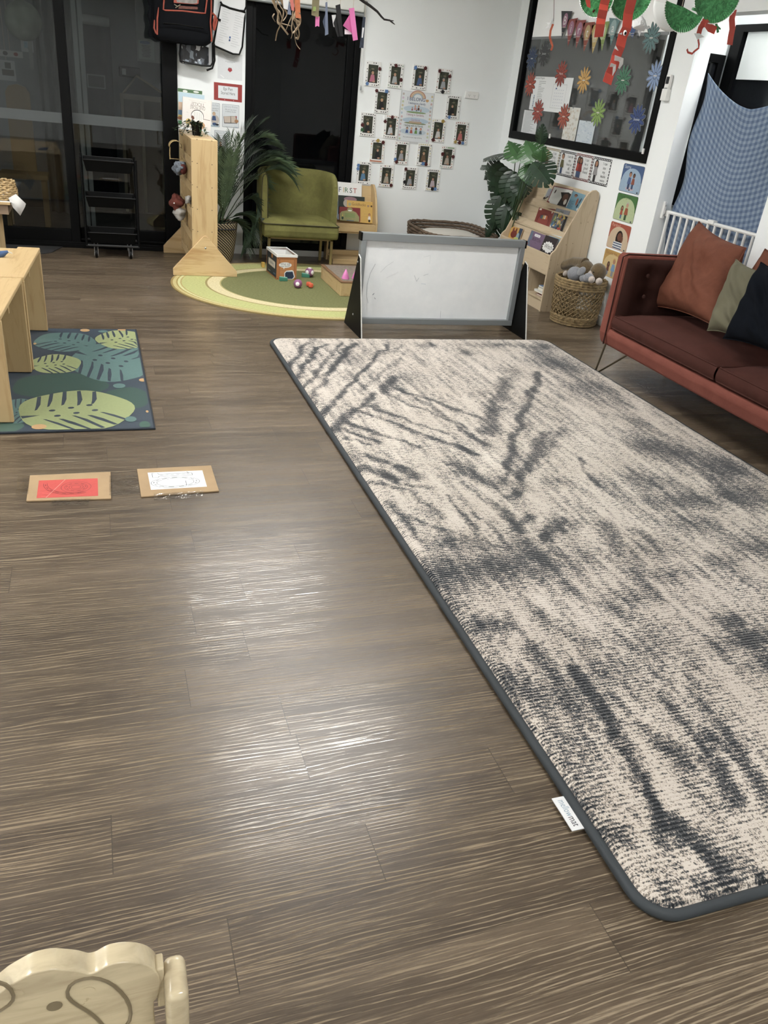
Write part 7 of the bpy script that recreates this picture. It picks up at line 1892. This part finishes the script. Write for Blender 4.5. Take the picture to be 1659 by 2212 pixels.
for k in range(5):
    y0, y1 = bY[k] - .002, bY[k + 1] + .002
    t = thing('behaviour_card', LBc[k], 'card', (XR, y0, CZ0), 'I can cards under the notice window')
    W, H = y0 - y1, CZ1 - CZ0
    a = RA(XR - .0012, y0, CZ0, .0002); dk = PB_[k][0]
    a.rect(0, 0, W, H, '#d9dbdb'); a.rect(0, 0, W, .017, dk); a.rect(0, H - .017, W, H, dk); a.rect(0, 0, .015, H, dk); a.rect(W - .015, 0, W, H, dk)
    n = 11
    for q in range(n):
        for v_ in (.010, H - .009): a.ell(W * (q + .5) / n, v_, .0075, .0045, '#d9dbdb', n=8)
    for q in range(9):
        for u_ in (.008, W - .008): a.ell(u_, H * (q + .5) / 9, .0045, .0075, '#d9dbdb', n=8)
    ls = [x for x in PB_[k][1:6] if x]
    for j, s_ in enumerate(ls): a.text(s_, W * .70, H * (.76 - .155 * j), .030, '#6d7073', wmax=W * .34)
    pr = PB_[k][6]
    if pr:
        a.person(W * .25, .018, H * .80, pr[0], pr[1], pr[2], pr[3], long=(k in (3, 4)))
        if k == 3: a.person(W * .37, .018, H * .78, '#8a2f2a', '#8d5f44', '#1d1a18', '#4a5f86', long=True)
        if k == 4: a.rect(W * .20, .016, W * .3, H * .12, '#232225')
    a.build('print', PRINT, t)
    MB().box(XR - .001, XR - .0002, y1, y0, CZ0, CZ1).build('sheet', simple('card_sheet', '#d3d5d5', .4), t)
MC = [('Sorry', (1349, 352), (1395, 361), (1380, 421), (1336, 412), '#3f5a86', '#8fa8bf', '#5a78a3'), ('Thank you', (1336, 416), (1379.5, 425), (1367.5, 484), (1323, 473), '#3c7034', '#a9b98a', '#4c8040'), ('Pardon?', (1320.5, 478), (1364.5, 488.5), (1353, 545), (1310, 534), '#a04a34', '#c2ab8c', '#a85a44'), ('Excuse me', (1307, 537), (1350, 548), (1338, 605), (1297, 594), '#b0883f', '#c9ae74', '#b8944e')]
MLb = ['blue Sorry manners card at the top of the column', 'green Thank you manners card below the blue one', 'orange-red Pardon manners card below the green one', 'tan Excuse me manners card partly hidden by the sofa arm']
zt = 1.160
for k, (s_, A, B_, C_, D_, c0_, c1_, c2_) in enumerate(MC):
    P = [atX(q[0], q[1], XR) for q in (A, B_, C_, D_)]
    y0, y1 = (P[0].y + P[3].y) / 2, (P[1].y + P[2].y) / 2; z1_, z0_ = (P[0].z + P[1].z) / 2, (P[2].z + P[3].z) / 2
    t = thing('manners_card', MLb[k], 'card', (XR, y0, z0_), 'manners cards on the right wall')
    W, H = y0 - y1, z1_ - z0_
    a = RA(XR - .0014, y0, z0_, .0002)
    a.rrect(0, 0, W, H, .014, '#4a5258' if k < 2 else c2_); a.rrect(.003, .003, W - .003, H - .003, .012, c0_); a.poly([(W * (.5 + .46 * math.cos(PI * q / 24)), H * (.40 + .47 * math.sin(PI * q / 24))) for q in range(25)], c1_); a.rrect(.003, .003, W - .003, H * .42, .010, c1_)
    a.text(s_, W * .08, H * .835, .034, '#c9d0d3' if k == 0 else '#2a4a26' if k == 1 else '#d9a08c' if k == 2 else '#8a5a2c', 'L', wmax=W * .74)
    if k == 0: a.ell(W * .5, H * .14, W * .2, H * .06, '#b9a3ac'); a.person(W * .42, H * .12, H * .62, '#4a618f', '#a8785a', '#3a2c28', '#2f4063'); a.person(W * .60, H * .14, H * .56, '#8a4a34', '#6b4632', '#1d1716', '#34496b'); a.ell(W * .5, H * .1, .008, .006, '#202020', n=8)
    elif k == 1: a.person(W * .36, H * .08, H * .48, '#a04a34', '#9a6a4c', '#1d1716', '#4a6186', long=True); a.person(W * .58, H * .06, H * .66, '#9a4f30', '#b98d70', '#a8a49c', '#2c4a2c')
    elif k == 2: a.ell(W * .54, H * .44, W * .17, H * .30, '#1b1514', n=16); a.rrect(W * .30, .004, W * .74, H * .30, .012, '#c9cdd0'); [a.rect(W * .31, H * (.04 + .09 * q), W * .73, H * (.08 + .09 * q), '#33496b') for q in range(3)]; a.ell(W * .55, H * .50, W * .11, H * .16, '#6b4230', n=14); a.ell(W * .68, H * .42, W * .05, H * .12, '#6b4230')
    else: a.person(W * .32, H * .06, H * .50, '#6b3f34', '#7d5440', '#1d1716', '#5a7396', long=True); a.person(W * .58, H * .05, H * .68, '#6f93b5', '#a8785a', '#b8944e', '#8d9094')
    a.rect(W * .86, .006, W * .93, .016, '#3a4448'); a.build('print', PRINT, t)
    MB().box(XR - .0012, XR - .0002, y1 + .003, y0 - .003, z0_ + .003, z1_ - .003).build('sheet', simple('card_sheet', '#d3d5d5', .4), t)
# remote control in its holder
q0, q1 = atX(1450, 162, XR), atX(1441, 222, XR)
t = thing('remote_control', 'white air conditioner remote in a wall holder beside the notice window', 'remote control', (XR, q0.y, q1.z))
ry, rz0, rz1 = (q0.y + q1.y) / 2, q1.z + .01, q0.z
MB().box(XR - .028, XR - .006, ry - .024, ry + .024, rz0 + .01, rz1).build('handset', M_whiteplastic, t, bevel=.004)
MB().box(XR - .033, XR - .0003, ry - .030, ry + .030, rz0, rz0 + .07).build('holder', M_whiteplastic, t, bevel=.003)
a = RA(XR - .0285, ry + .024, rz0, .0003); a.rect(.007, (rz1 - rz0) - .055, .041, (rz1 - rz0) - .012, '#1d2022')
for k in range(6): a.rect(.010 + .011 * (k % 3), (rz1 - rz0) - .085 - .014 * (k // 3), .017 + .011 * (k % 3), (rz1 - rz0) - .077 - .014 * (k // 3), '#4a4d50')
a.build('screen_and_buttons', PRINT, t)

# ================================================================== paper animals hanging from the ceiling
def paint_green():
    t = NT('green_painted_plate'); v = t.coords((1, 1, 1)); n = t.noise(v, 26, 3, .6, 2.5); n2 = t.noise(v, 90, 3, .7, 1.0)
    t.base(t.ramp(t.math('ADD', t.math('MULTIPLY', n, .7), t.math('MULTIPLY', n2, .3)), [(.36, rgb('#0f5226')), (.5, rgb('#237c3b')), (.62, rgb('#3f9a55')), (.72, rgb('#5fae6c'))])); t.b.inputs['Roughness'].default_value = .45; return t.m
M_pg = paint_green(); M_plate = simple('paper_plate', '#dcdedb', .6, var=.02); M_red = simple('red_paper', '#c23a24', .5, var=.06, vscale=20); M_wp = simple('white_paper', '#e2e4e4', .6, var=.02)
M_string = simple('string', '#b9aa95', .8)
def plate(parent, c, R_, n, upv, a0=0, a1=360, mat=None, fluted=True):
    """paper plate facing n; a0..a1 lets a folded half be built"""
    n = Vector(n).normalized(); U = Vector(upv).cross(n).normalized(); V = n.cross(U); c = Vector(c)
    def f(u, v):
        a_ = math.radians(a0 + (a1 - a0) * u); r = R_ * v
        h = 0 if v < .72 else (v - .72) / .28 * R_ * .12 + (.004 * math.sin(a_ * 60) if fluted else 0) * (v - .72) / .28
        return c + U * (r * math.cos(a_)) + V * (r * math.sin(a_)) + n * h
    MB().grid(f, 180, 12).build('plate_front', M_pg, parent, sharp=0)
    MB().grid(lambda u, v: f(u, v) - n * .002, 180, 12).build('plate_back', M_plate, parent, sharp=0)
    pts = [f(k / 180, 1.0) for k in range(181)]
    MB().tube(pts, .0022, 5).build('plate_rim', M_plate, parent)
def strip(parent, name, px, Y, w, mat, tw=0.0):
    """pleated paper streamer through pixel points"""
    Q = [atY(x, y, Y) for x, y in px]
    P = [p + Vector((0, .004 * (1 if k % 2 else -1), 0)) for k, p in enumerate(Q)]
    vs = []; fs = []
    for k, p in enumerate(P):
        d = (Q[min(k + 1, len(P) - 1)] - Q[max(0, k - 1)]).normalized(); s = d.cross(Vector((0, -1, 0))).normalized() * w / 2
        vs += [p - s, p + s]
    for k in range(len(P) - 1): fs.append((2 * k, 2 * k + 1, 2 * k + 3, 2 * k + 2))
    return MB().add(vs, fs).build(name, mat, parent, solid=.0008)
def hang(parent, p):
    MB().tube([p, (p[0], p[1], ZC)], .0012, 5).build('string', M_string, parent)
HG = 'paper plate creatures hanging from the ceiling'
HY = 4.0
t = thing('paper_plate_creature', 'full green painted paper plate with red strip and green tail, rightmost hanging', 'paper craft', tuple(atY(1548, -8, HY)), HG)
c_ = atY(1548, -8, HY); plate(t, c_, .118, (-.25, -1, -.1), (0, 0, 1)); hang(t, c_ + Vector((0, 0, .118)))
strip(t, 'red_strip', [(1584, 22), (1582, 42), (1581, 62), (1580, 78), (1575, 97)], HY + .02, .036, M_red)
MB().tube([atY(1546, 48, HY), atY(1549, 58, HY), atY(1551, 70, HY)], .006, 6).tube([atY(1550, 57, HY), atY(1556, 63, HY)], .004, 6).tube([atY(1506, 22, HY), atY(1496, 19, HY)], .007, 6).build('green_tail', M_pg, t)
t = thing('paper_plate_creature', 'folded green paper plate mouth with red concertina and curly ribbon', 'paper craft', tuple(atY(1478, 30, HY)), HG)
c_ = atY(1478, 16, HY)
plate(t, c_, .112, (-.15, -1, .05), (.25, 0, 1), 185, 358); hang(t, c_ + Vector((0, .02, .0)))
n2 = Vector((-.75, -.5, -.1)).normalized()
def shell2(u, v):
    a_ = math.radians(185 + 173 * u); r = .112 * v
    return c_ + Vector((-.012, .03, 0)) + Vector((1, 0, -.25)).normalized() * (r * math.cos(a_) * .9 - .02 * v) + Vector((.2, .0, 1)).normalized() * (r * math.sin(a_)) + Vector((0, .05, 0)) * v * (1 - u)
MB().grid(shell2, 60, 8).build('folded_half', M_plate, t, sharp=0, solid=.0015)
strip(t, 'red_concertina', [(1522, 42), (1516, 56), (1524, 50), (1534, 60), (1545, 66)], HY, .036, M_red)
strip(t, 'red_concertina', [(1523, 44), (1514, 60), (1508, 74)], HY, .03, M_red)
MB().add([atY(1499, 72, HY - .01), atY(1511, 72, HY - .015), atY(1522, 80, HY), atY(1512, 82, HY), atY(1506, 86, HY - .01)], [(0, 1, 2, 3, 4)]).build('white_paper_mouth', M_wp, t, solid=.0008)
strip(t, 'curled_ribbon', [(1507, 85), (1511, 96), (1508, 104), (1501, 111), (1494, 116), (1487, 113), (1483, 106)], HY, .010, M_red)
t = thing('paper_plate_creature', 'green paper plate dragon with long red paper streamer neck and white teeth', 'paper craft', tuple(atY(1362, -12, HY)), HG)
c_ = atY(1362, -12, HY); plate(t, c_, .112, (-.1, -1, -.15), (0, 0, 1)); hang(t, c_ + Vector((0, 0, .11)))
strip(t, 'red_streamer', [(1312, -20), (1306, 10), (1302, 22), (1300, 40), (1296, 52), (1294, 80)], HY - .03, .050, M_red)
strip(t, 'red_streamer', [(1366, -10), (1358, 30), (1353, 60), (1346, 78), (1339, 100), (1332, 122), (1326, 140), (1318, 160), (1310, 180)], HY - .05, .054, M_red)
e = atY(1350, 71, HY - .07); MB().ball(e, (.010, .004, .012)).build('eye_white', M_wp, t); MB().ball(e + Vector((.001, -.003, -.002)), (.006, .003, .007)).build('pupil', M_blackplastic, t)
for q in ((1344, 70, 1337, 73, 1343, 75), (1330, 98, 1336, 110, 1327, 104)): MB().add([atY(q[0], q[1], HY - .066), atY(q[2], q[3], HY - .066), atY(q[4], q[5], HY - .066)], [(0, 1, 2)]).build('white_tooth', M_wp, t, solid=.0008)
for q in (((1328, 119), (1347, 126), (1346, 138), (1338, 149), (1326, 138)), ((1320, 136), (1331, 140), (1330, 152), (1322, 166), (1314, 150))): MB().add([atY(x, y, HY - .075 + .01 * k) for k, (x, y) in enumerate(q)], [tuple(range(5))]).build('white_paper_curl', M_wp, t, solid=.0008)
t = thing('paper_plate_creature', 'red and dark green half plate with dark red tail, leftmost hanging', 'paper craft', tuple(atY(1285, 0, HY)), HG)
c_ = atY(1288, -6, HY); plate(t, c_, .085, (-.2, -1, .0), (0, 0, 1), 180, 360); hang(t, c_)
MB().add([atY(x, y, HY - .018) for x, y in ((1262, -10), (1274, -10), (1276, 18), (1268, 14))], [(0, 1, 2, 3)]).build('red_band', M_red, t, solid=.0008)
strip(t, 'dark_red_tail', [(1281, 22), (1286, 32), (1291, 39)], HY, .014, simple('dark_red_paper', '#6b1f16', .6))
t = thing('paper_ghost', 'crumpled white paper fish with pointed fins behind the dragon streamer', 'paper craft', tuple(atY(1385, 52, HY + .15)))
def ghost(u, v):
    p = [(1366, 38), (1384, 30), (1394, 44), (1398, 58), (1391, 68), (1378, 66), (1366, 60)]
    cx_, cy_ = 1380, 50; a_ = u * 7; k = int(a_) % 7; f = a_ - int(a_); x = p[k][0] * (1 - f) + p[(k + 1) % 7][0] * f; y = p[k][1] * (1 - f) + p[(k + 1) % 7][1] * f
    q = atY(cx_ + (x - cx_) * v, cy_ + (y - cy_) * v, HY + .15); q.y -= .03 * (1 - v ** 2) + .006 * mnoise.noise(Vector((u * 9, v * 6, 0))); return q
MB().grid(ghost, 42, 8).build('paper_body', M_wp, t, solid=.0008)
MB().add([atY(x, y, HY + .145) for x, y in ((1390, 60), (1398, 56), (1406, 59), (1398, 64))], [(0, 1, 2, 3)]).build('fin', M_wp, t, solid=.0008)
MB().add([atY(x, y, HY + .145) for x, y in ((1378, 64), (1386, 66), (1381, 79))], [(0, 1, 2)]).build('fin', M_wp, t, solid=.0008)
hang(t, atY(1380, 36, HY + .15))
t = thing('paper_bird', 'small white folded paper bird with orange ribbon on a string left of the bunting', 'paper craft', tuple(atY(1190, 55, 5.2)))
BYd = 5.2
MB().tube([atY(1196, 46, BYd), atY(1197, -10, BYd), (atY(1197, -10, BYd).x, BYd, ZC)], .0016, 5).build('string', simple('dark_string', '#5d3a34', .8), t)
MB().add([atY(x, y, BYd + .01 * (k % 2)) for k, (x, y) in enumerate(((1195, 38), (1197, 52), (1188, 58), (1178, 62), (1184, 54), (1179, 48), (1189, 49)))], [tuple(range(7))]).build('folded_paper', M_wp, t, solid=.0008)
strip(t, 'orange_ribbon', [(1194, 52), (1190, 66), (1187, 80), (1191, 90), (1193, 100), (1191, 109)], BYd, .014, simple('orange_ribbon', '#c25a34', .5))

# ================================================================== twig mobile over the tall window
TY = 5.5
tw = thing('hanging_branch', 'thin dark twig hung near the ceiling above the photo wall', 'branch', tuple(atY(785, 0, TY)))
pts = [atY(x, y, TY) for x, y in ((560, -70), (620, -60), (700, -36), (770, -8), (785, 3), (800, 13), (815, 25), (824, 36), (830, 42), (842, 44), (848, 49), (853, 53))]
MB().tube(pts, [.007, .008, .009, .009, .0085, .008, .007, .006, .0055, .005, .004, .002], 8).build('twig', simple('dark_bark', '#1f1a18', .8, var=.3, vscale=60), tw)
MB().tube([pts[9], atY(850, 45, TY)], .003, 6).tube([pts[4], atY(794, 5, TY)], .004, 6).build('side_twig', simple('dark_bark', '#1f1a18', .8), tw)
for k in (1, 3): MB().tube([pts[k], (pts[k].x, TY, ZC)], .0014, 5).build('string', M_string, tw)
MG = 'things hanging from the twig'
def hung(name, label, cat, polys, sx, sy):
    t = thing(name, label, cat, tuple(atY(polys[0][0][0][0], polys[0][0][0][1], TY)), MG)
    for k, (pl, mt, nm) in enumerate(polys):
        P = [atY(x, y, TY - .02 * k) for x, y in pl]; MB().add(P, [tuple(range(len(P)))]).build(nm, mt, t, solid=.0012)
    top = atY(sx, sy, TY)
    zt_ = pts[0].z + (pts[3].z - pts[0].z) * (top.x - pts[0].x) / (pts[3].x - pts[0].x)
    MB().tube([top, (top.x, TY, zt_)], .0014, 5).build('string', M_string, t)
    return t
s5 = 5.53
def c5(*q): return [(570 + x / s5, y / s5) for x, y in q]
M_pink, M_pink2 = simple('pink_card', '#e06fb0', .6, var=.02), simple('deep_pink_card', '#c95a98', .6, var=.02)
hung('paper_shape', 'bright pink folded card with a white corner hanging by the blind', 'paper shape', [(c5((965, 345), (1045, 380), (1050, 410), (965, 410)), M_wp, 'white_corner'), (c5((945, 305), (1020, 180), (1070, 190), (1055, 400)), M_pink2, 'folded_wing'), (c5((1015, 100), (1078, 92), (1122, 475), (1065, 488)), M_pink, 'long_fold')], 763, 17)
hung('paper_shape', 'black folded card with a white corner left of the pink one', 'paper shape', [(c5((810, 180), (860, 175), (850, 325), (830, 320)), M_wp, 'white_corner'), (c5((830, 275), (860, 200), (900, 60), (945, 435), (880, 440)), simple('black_card', '#121214', .7), 'folded_wing'), (c5((855, 65), (912, 48), (948, 435), (905, 430)), simple('black_card', '#121214', .7), 'long_fold')], 735, 9)
hung('paper_shape', 'blue-grey folded card hanging between the tag and the black card', 'paper shape', [(c5((703, 255), (740, 150), (755, 410), (720, 330)), simple('slate_card_dark', '#4a5468', .7), 'folded_wing'), (c5((735, 30), (758, 20), (770, 408), (730, 425)), simple('slate_card', '#69748c', .7), 'long_fold')], 706, 3)
hung('paper_tag', 'olive and mauve paper tag with a small green stamp and pink tail', 'tag', [(c5((617, 195), (665, 195), (662, 320), (638, 308), (613, 322)), M_pink, 'pink_tail'), (c5((580, -40), (665, -40), (655, 208), (568, 180)), simple('olive_tag', '#7d7450', .7, var=.1), 'tag_card'), (c5((590, 80), (622, 78), (620, 130), (588, 132)), simple('green_stamp', '#8fa84c', .6, var=.3, vscale=200), 'green_stamp')], 690, -6)
hung('paper_shape', 'orange crackled card hanging in front of the dry husks', 'paper shape', [(c5((360, -40), (430, -40), (440, 220), (380, 215)), simple('orange_card', '#c7692f', .6, var=.15, vscale=40), 'card')], 640, -6)
hung('paper_shape', 'coral pink card strip behind the orange one', 'paper shape', [(c5((305, -30), (360, -30), (362, 130), (330, 125)), simple('coral_card', '#c7685c', .6), 'card')], 629, -6)
hung('paper_shape', 'grey-blue and white card among the dry husks', 'paper shape', [(c5((225, -30), (300, -30), (290, 120), (235, 100)), M_wp, 'white_card'), (c5((300, 0), (330, 180), (280, 170)), simple('slate_card', '#69748c', .7), 'blue_fold')], 620, -6)
hung('paper_shape', 'dark slate and white narrow strip hanging at the right end of the blind', 'paper shape', [(c5((1185, 200), (1215, 205), (1190, 575), (1143, 570)), simple('navy_strip', '#2a3444', .6, var=.3, vscale=60), 'strip'), (c5((1178, 330), (1198, 330), (1182, 450), (1168, 450)), M_wp, 'white_patch')], 788, 36)
M_husk = simple('dry_husk', '#8a7558', .8, var=.35, vscale=30)
for (lab, bx_, strands) in (('left bundle of curled dry bark strips on the twig', 0, [((110, -40), (130, 60), (170, 150), (165, 260), (210, 310), (290, 415)), ((130, -40), (200, 80), (235, 150), (200, 290), (160, 380), (140, 485)), ((180, -40), (150, 70), (180, 200), (190, 300)), ((200, -30), (240, 90), (275, 170), (230, 250)), ((100, 0), (140, 90), (190, 140), (215, 220)), ((125, 165), (105, 205), (135, 260)), ((200, 280), (260, 295), (320, 310))]),
                           ('right bundle of curled dry bark strips on the twig', 1, [((360, 0), (350, 120), (340, 240), (370, 340), (410, 460)), ((400, 100), (360, 220), (430, 280), (380, 350), (370, 440), (390, 530), (432, 588)), ((330, 200), (300, 270), (265, 355)), ((420, 150), (430, 260), (390, 350), (340, 400)), ((350, 200), (330, 330), (340, 400), (325, 460)), ((370, 220), (420, 380), (410, 460), (380, 450))])):
    p0 = strands[0][0]; t = thing('bark_bundle', lab, 'dry bark', tuple(atY(570 + p0[0] / s5, p0[1] / s5, TY)), MG)
    for k, st in enumerate(strands):
        P = [atY(570 + x / s5, y / s5, TY + .025 * math.sin(k * 2.1 + j)) for j, (x, y) in enumerate(st)]
        P = [Vector(q) for q in np.array(cat_path([tuple(p) for p in P], 5))]
        n_ = len(P); MB().tube(P, [.010 * (1 - .55 * q / n_) for q in range(n_)], 6, flat=.35).build('bark_strip', M_husk, t)
    top = atY(570 + strands[0][0][0] / s5, strands[0][0][1] / s5, TY); MB().tube([top, (top.x, TY, pts[1].z)], .0014, 5).build('string', M_string, t)
# ================================================================== outdoors, dimly lit, beyond the glass doors
OY = 10.18
def oY(x, y, Y=OY): return atY(x, y, Y)
M_door_navy = simple('navy_corrugated', '#1d2330', .5, var=.1)
a0, a1 = oY(163, 48), oY(238, 62)
t = thing('shed_door', 'navy corrugated sheet door seen through the right glass door', 'door', (a0.x, OY, 0))
m = MB(); n = 7; w_ = (a1.x - a0.x) / n
for k in range(n): m.box(a0.x + k * w_, a0.x + (k + .72) * w_, OY - .03, OY, -.02, a0.z).box(a0.x + (k + .72) * w_, a0.x + (k + 1) * w_, OY - .01, OY, -.02, a0.z)
m.build('corrugated_sheet', M_door_navy, t)
q0, q1 = oY(190, 162, OY - .05), oY(226, 190, OY - .05)
MB().box(q0.x, q1.x, OY - .045, OY - .03, q1.z, q0.z).build('door_sign', simple('dark_sign', '#3a3a38', .4, var=.4, vscale=30), t)
MB().box(q0.x - .012, q1.x + .012, OY - .035, OY - .031, q1.z - .012, q0.z + .012).build('sign_border', simple('sign_border', '#8a8c8c', .5), t)
PYD = 8.7
b0, b1, b2 = atY(158, 48, PYD), atY(187, 338, PYD), atY(195, 500, PYD)
t = thing('patio_post', 'pale double metal post outside the right glass door', 'post', (b1.x, PYD, -.02))
M_post = simple('galvanised_post', '#9ba09f', .45, .3)
MB().box(b1.x - .045, b1.x - .006, PYD - .02, PYD + .02, -.02, 2.75).build('post', M_post, t)
MB().box(b1.x + .006, b1.x + .045, PYD - .02, PYD + .02, -.02, 2.75).build('post', M_post, t)
l0, l1 = oY(136, 36), oY(235, 42)
t = thing('reflected_light_bar', 'white tube standing in for the reflected ceiling light above the navy door', 'rail', (l0.x, OY - .1, l0.z))
MB().tube([(l0.x - .3, OY - .1, l0.z), (l1.x, OY - .1, l0.z)], .045, 12).build('tube', simple('white_tube', '#cfd3d0', .4), t)  # solid white tube in place of the ceiling light's reflection in the glass
for x in (l0.x, l1.x - .05): MB().box(x, x + .03, OY - .1, OY + .02, l0.z - .02, l0.z + .02).build('bracket', M_post, t)
n0, n1 = oY(289, -60), oY(352, 138)
t = thing('notice_board', 'pale board with a printed sheet on the wall outside the right door', 'board', (n0.x, OY, n1.z))
MB().box(n0.x, n1.x, OY - .025, OY - .001, n1.z, n0.z).build('board', simple('pale_board', '#b3b6b6', .6), t)
a = Art((n0.x, OY - .0258, n1.z), (1, 0, 0), (0, 0, 1), .0008); W, H = n1.x - n0.x, n0.z - n1.z
a.rect(W * .06, H * .03, W * .66, H * .25, '#c9cccc'); a.ell(W * .32, H * .225, W * .2, H * .02, '#5f86b5', n=14)
for k in range(8): a.line([(W * (.18 + .02 * (k % 3)), H * (.19 - .018 * k)), (W * (.52 - .03 * (k % 2)), H * (.19 - .018 * k))], .008, '#8f9496')
a.build('printed_sheet', PRINT, t)
p0_, p1_ = oY(256, 142), oY(290, 168)
t = thing('wall_phone', 'black wall intercom box outside beside the pale board', 'intercom', (p0_.x, OY, p1_.z))
MB().box(p0_.x, p1_.x + .06, OY - .08, OY - .001, p1_.z, p0_.z).build('case', M_blackplastic, t, bevel=.01)
MB().box(p0_.x + .03, p0_.x + .07, OY - .088, OY - .079, p1_.z + .02, p0_.z - .02).build('pale_label', M_whiteplastic, t)
k0, k1 = atY(263, 206, 9.6), atY(352, 330, 9.6)
t = thing('outdoor_cabinet', 'pale framed low cabinet outside behind the trolley', 'cabinet', (k0.x, 9.7, -.02))
M_cab = simple('cabinet_board', '#6b5a42', .6)
MB().box(k0.x, k1.x + .5, 9.6, 10.1, -.02, k0.z).build('carcass', M_cab, t)
m_ = simple('cabinet_edge', '#a39678', .5)
MB().box(k0.x - .02, k1.x + .52, 9.575, 9.60, k0.z - .03, k0.z + .02).build('top_edge', m_, t)
for x in (k0.x, (k0.x + k1.x) / 2, k1.x): MB().box(x - .015, x + .015, 9.575, 9.599, 0, k0.z - .03).build('stile', m_, t)
g0 = atY(266, 206, 9.75)
t = thing('equipment_case', 'dark wedge-shaped case lying on the outdoor cabinet', 'case', (g0.x, 9.75, k0.z + .021))
MB().prism([(g0.x, k0.z + .021), (g0.x + .14, k0.z + .19), (g0.x + .38, k0.z + .06), (g0.x + .40, k0.z + .021)], 9.66, 9.86, 'Y').build('case_body', simple('dark_case', '#26262a', .6, var=.3, vscale=20), t)
MB().tube([(g0.x, 9.66, k0.z + .022), (g0.x + .14, 9.66, k0.z + .192), (g0.x + .38, 9.66, k0.z + .065)], .012, 6).build('pale_edge', m_, t)
# left pane: hanging cloth, lantern, cards, arch-backed seat
h0, h1 = atY(74, 50, 9.4), atY(128, 240, 9.4)
def drape(u, v): return (h0.x + (h1.x - h0.x + .25) * u, 9.4 + .05 * math.sin(u * 26), -.02 + 2.7 * v)
o = MB().grid(drape, 60, 4).build('outdoor_drape', simple('grey_drape', '#6f7371', .8, var=.1), None, solid=.004); tag(o, 'grey pleated drape hanging outside behind the left glass door', 'curtain')
c_ = atY(50, 45, 8.5); t = thing('paper_lantern', 'round pale green and white paper lantern outside the left glass door', 'lantern', tuple(c_))
MB().ball(c_, .15).build('shade', simple('lantern_paper', '#8c9484', .8, var=.25, vscale=9), t); MB().tube([c_ + Vector((0, 0, .15)), (c_.x, c_.y, 2.75)], .004, 5).build('cord', M_string, t); MB().box(c_.x + .02, c_.x + .05, c_.y - .01, c_.y + .01, c_.z - .36, c_.z - .14).build('tail', simple('lantern_tail', '#8d908c', .8), t)
for (A, B_, col, lab) in (((44, 86), (73, 114), '#a3a9ab', 'white photo card hung outside, uppermost at the left pane'), ((-6, 128), (36, 176), '#a3a8a8', 'white sheet with two pictures hung outside, lowest at the left pane'), ((-6, 106), (50, 126), '#a9acab', 'white card with a red heart hung outside at the left pane')):
    HY8 = 8.9 if 'heart' in lab else 9.0 if 'lowest' in lab else 8.8
    p, q = atY(*A, HY8), atY(*B_, HY8); t = thing('hung_card', lab, 'card', (p.x, HY8, q.z), 'cards hung outside the left glass door')
    a = Art((p.x, HY8, q.z), (1, 0, 0), (0, 0, 1), .001); W, H = q.x - p.x, p.z - q.z; a.rect(0, 0, W, H, col)
    if 'photo' in lab: a.rect(W * .25, H * .35, W * .55, H * .9, '#7f9aa6'); a.ell(W * .7, H * .35, W * .16, H * .2, '#3c4044')
    elif 'heart' in lab: a.ell(W * .3, H * .5, W * .10, H * .35, '#3a3a3c'); a.ell(W * .72, H * .5, W * .09, H * .3, '#8a2f2f')
    else: a.rect(W * .4, H * .6, W * .75, H * .9, '#4a4a44'); a.rect(W * .2, H * .25, W * .9, H * .55, '#4f463f')
    a.build('card', PRINT, t); MB().tube([(p.x + W / 2, HY8, p.z), (p.x + W / 2, HY8, 2.75)], .002, 4).build('string', M_string, t)
c_ = atY(40, 222, 8.6); t = thing('arched_stool', 'arch-backed wooden seat outside the left glass door', 'chair', (c_.x, 8.6, -.02))
MB().prism([(c_.x - .10, .45), (c_.x + .10, .45), (c_.x + .10, c_.z + .08), (c_.x + .07, c_.z + .13), (c_.x, c_.z + .15), (c_.x - .07, c_.z + .13), (c_.x - .10, c_.z + .08)], 8.58, 8.62, 'Y').build('arched_back', simple('outdoor_wood', '#8a7046', .6), t)
MB().box(c_.x - .2, c_.x + .2, 8.3, 8.6, .42, .46).build('seat', simple('outdoor_wood', '#8a7046', .6), t)
for x in (-.18, .14):
    for y in (8.32, 8.55): MB().box(c_.x + x, c_.x + x + .04, y, y + .03, -.02, .42).build('leg', simple('outdoor_wood', '#8a7046', .6), t)
t = thing('patio_fill_light', 'added dim light panel under the patio roof, unseen, lighting the patio things', 'light', (-.2, 9.1, 2.75))
MB().box(-.6, .2, 9.0, 9.2, 2.735, 2.749).build('diffuser', emit('patio_fill', (.95, 1.0, .98, 1), 1.7), t)  # added lamp, there only to make the patio things show through the glass
# ------------------------------------------------------------------ tidy helper tags
for o in bpy.data.objects:
    if '_w' in o: del o['_w']
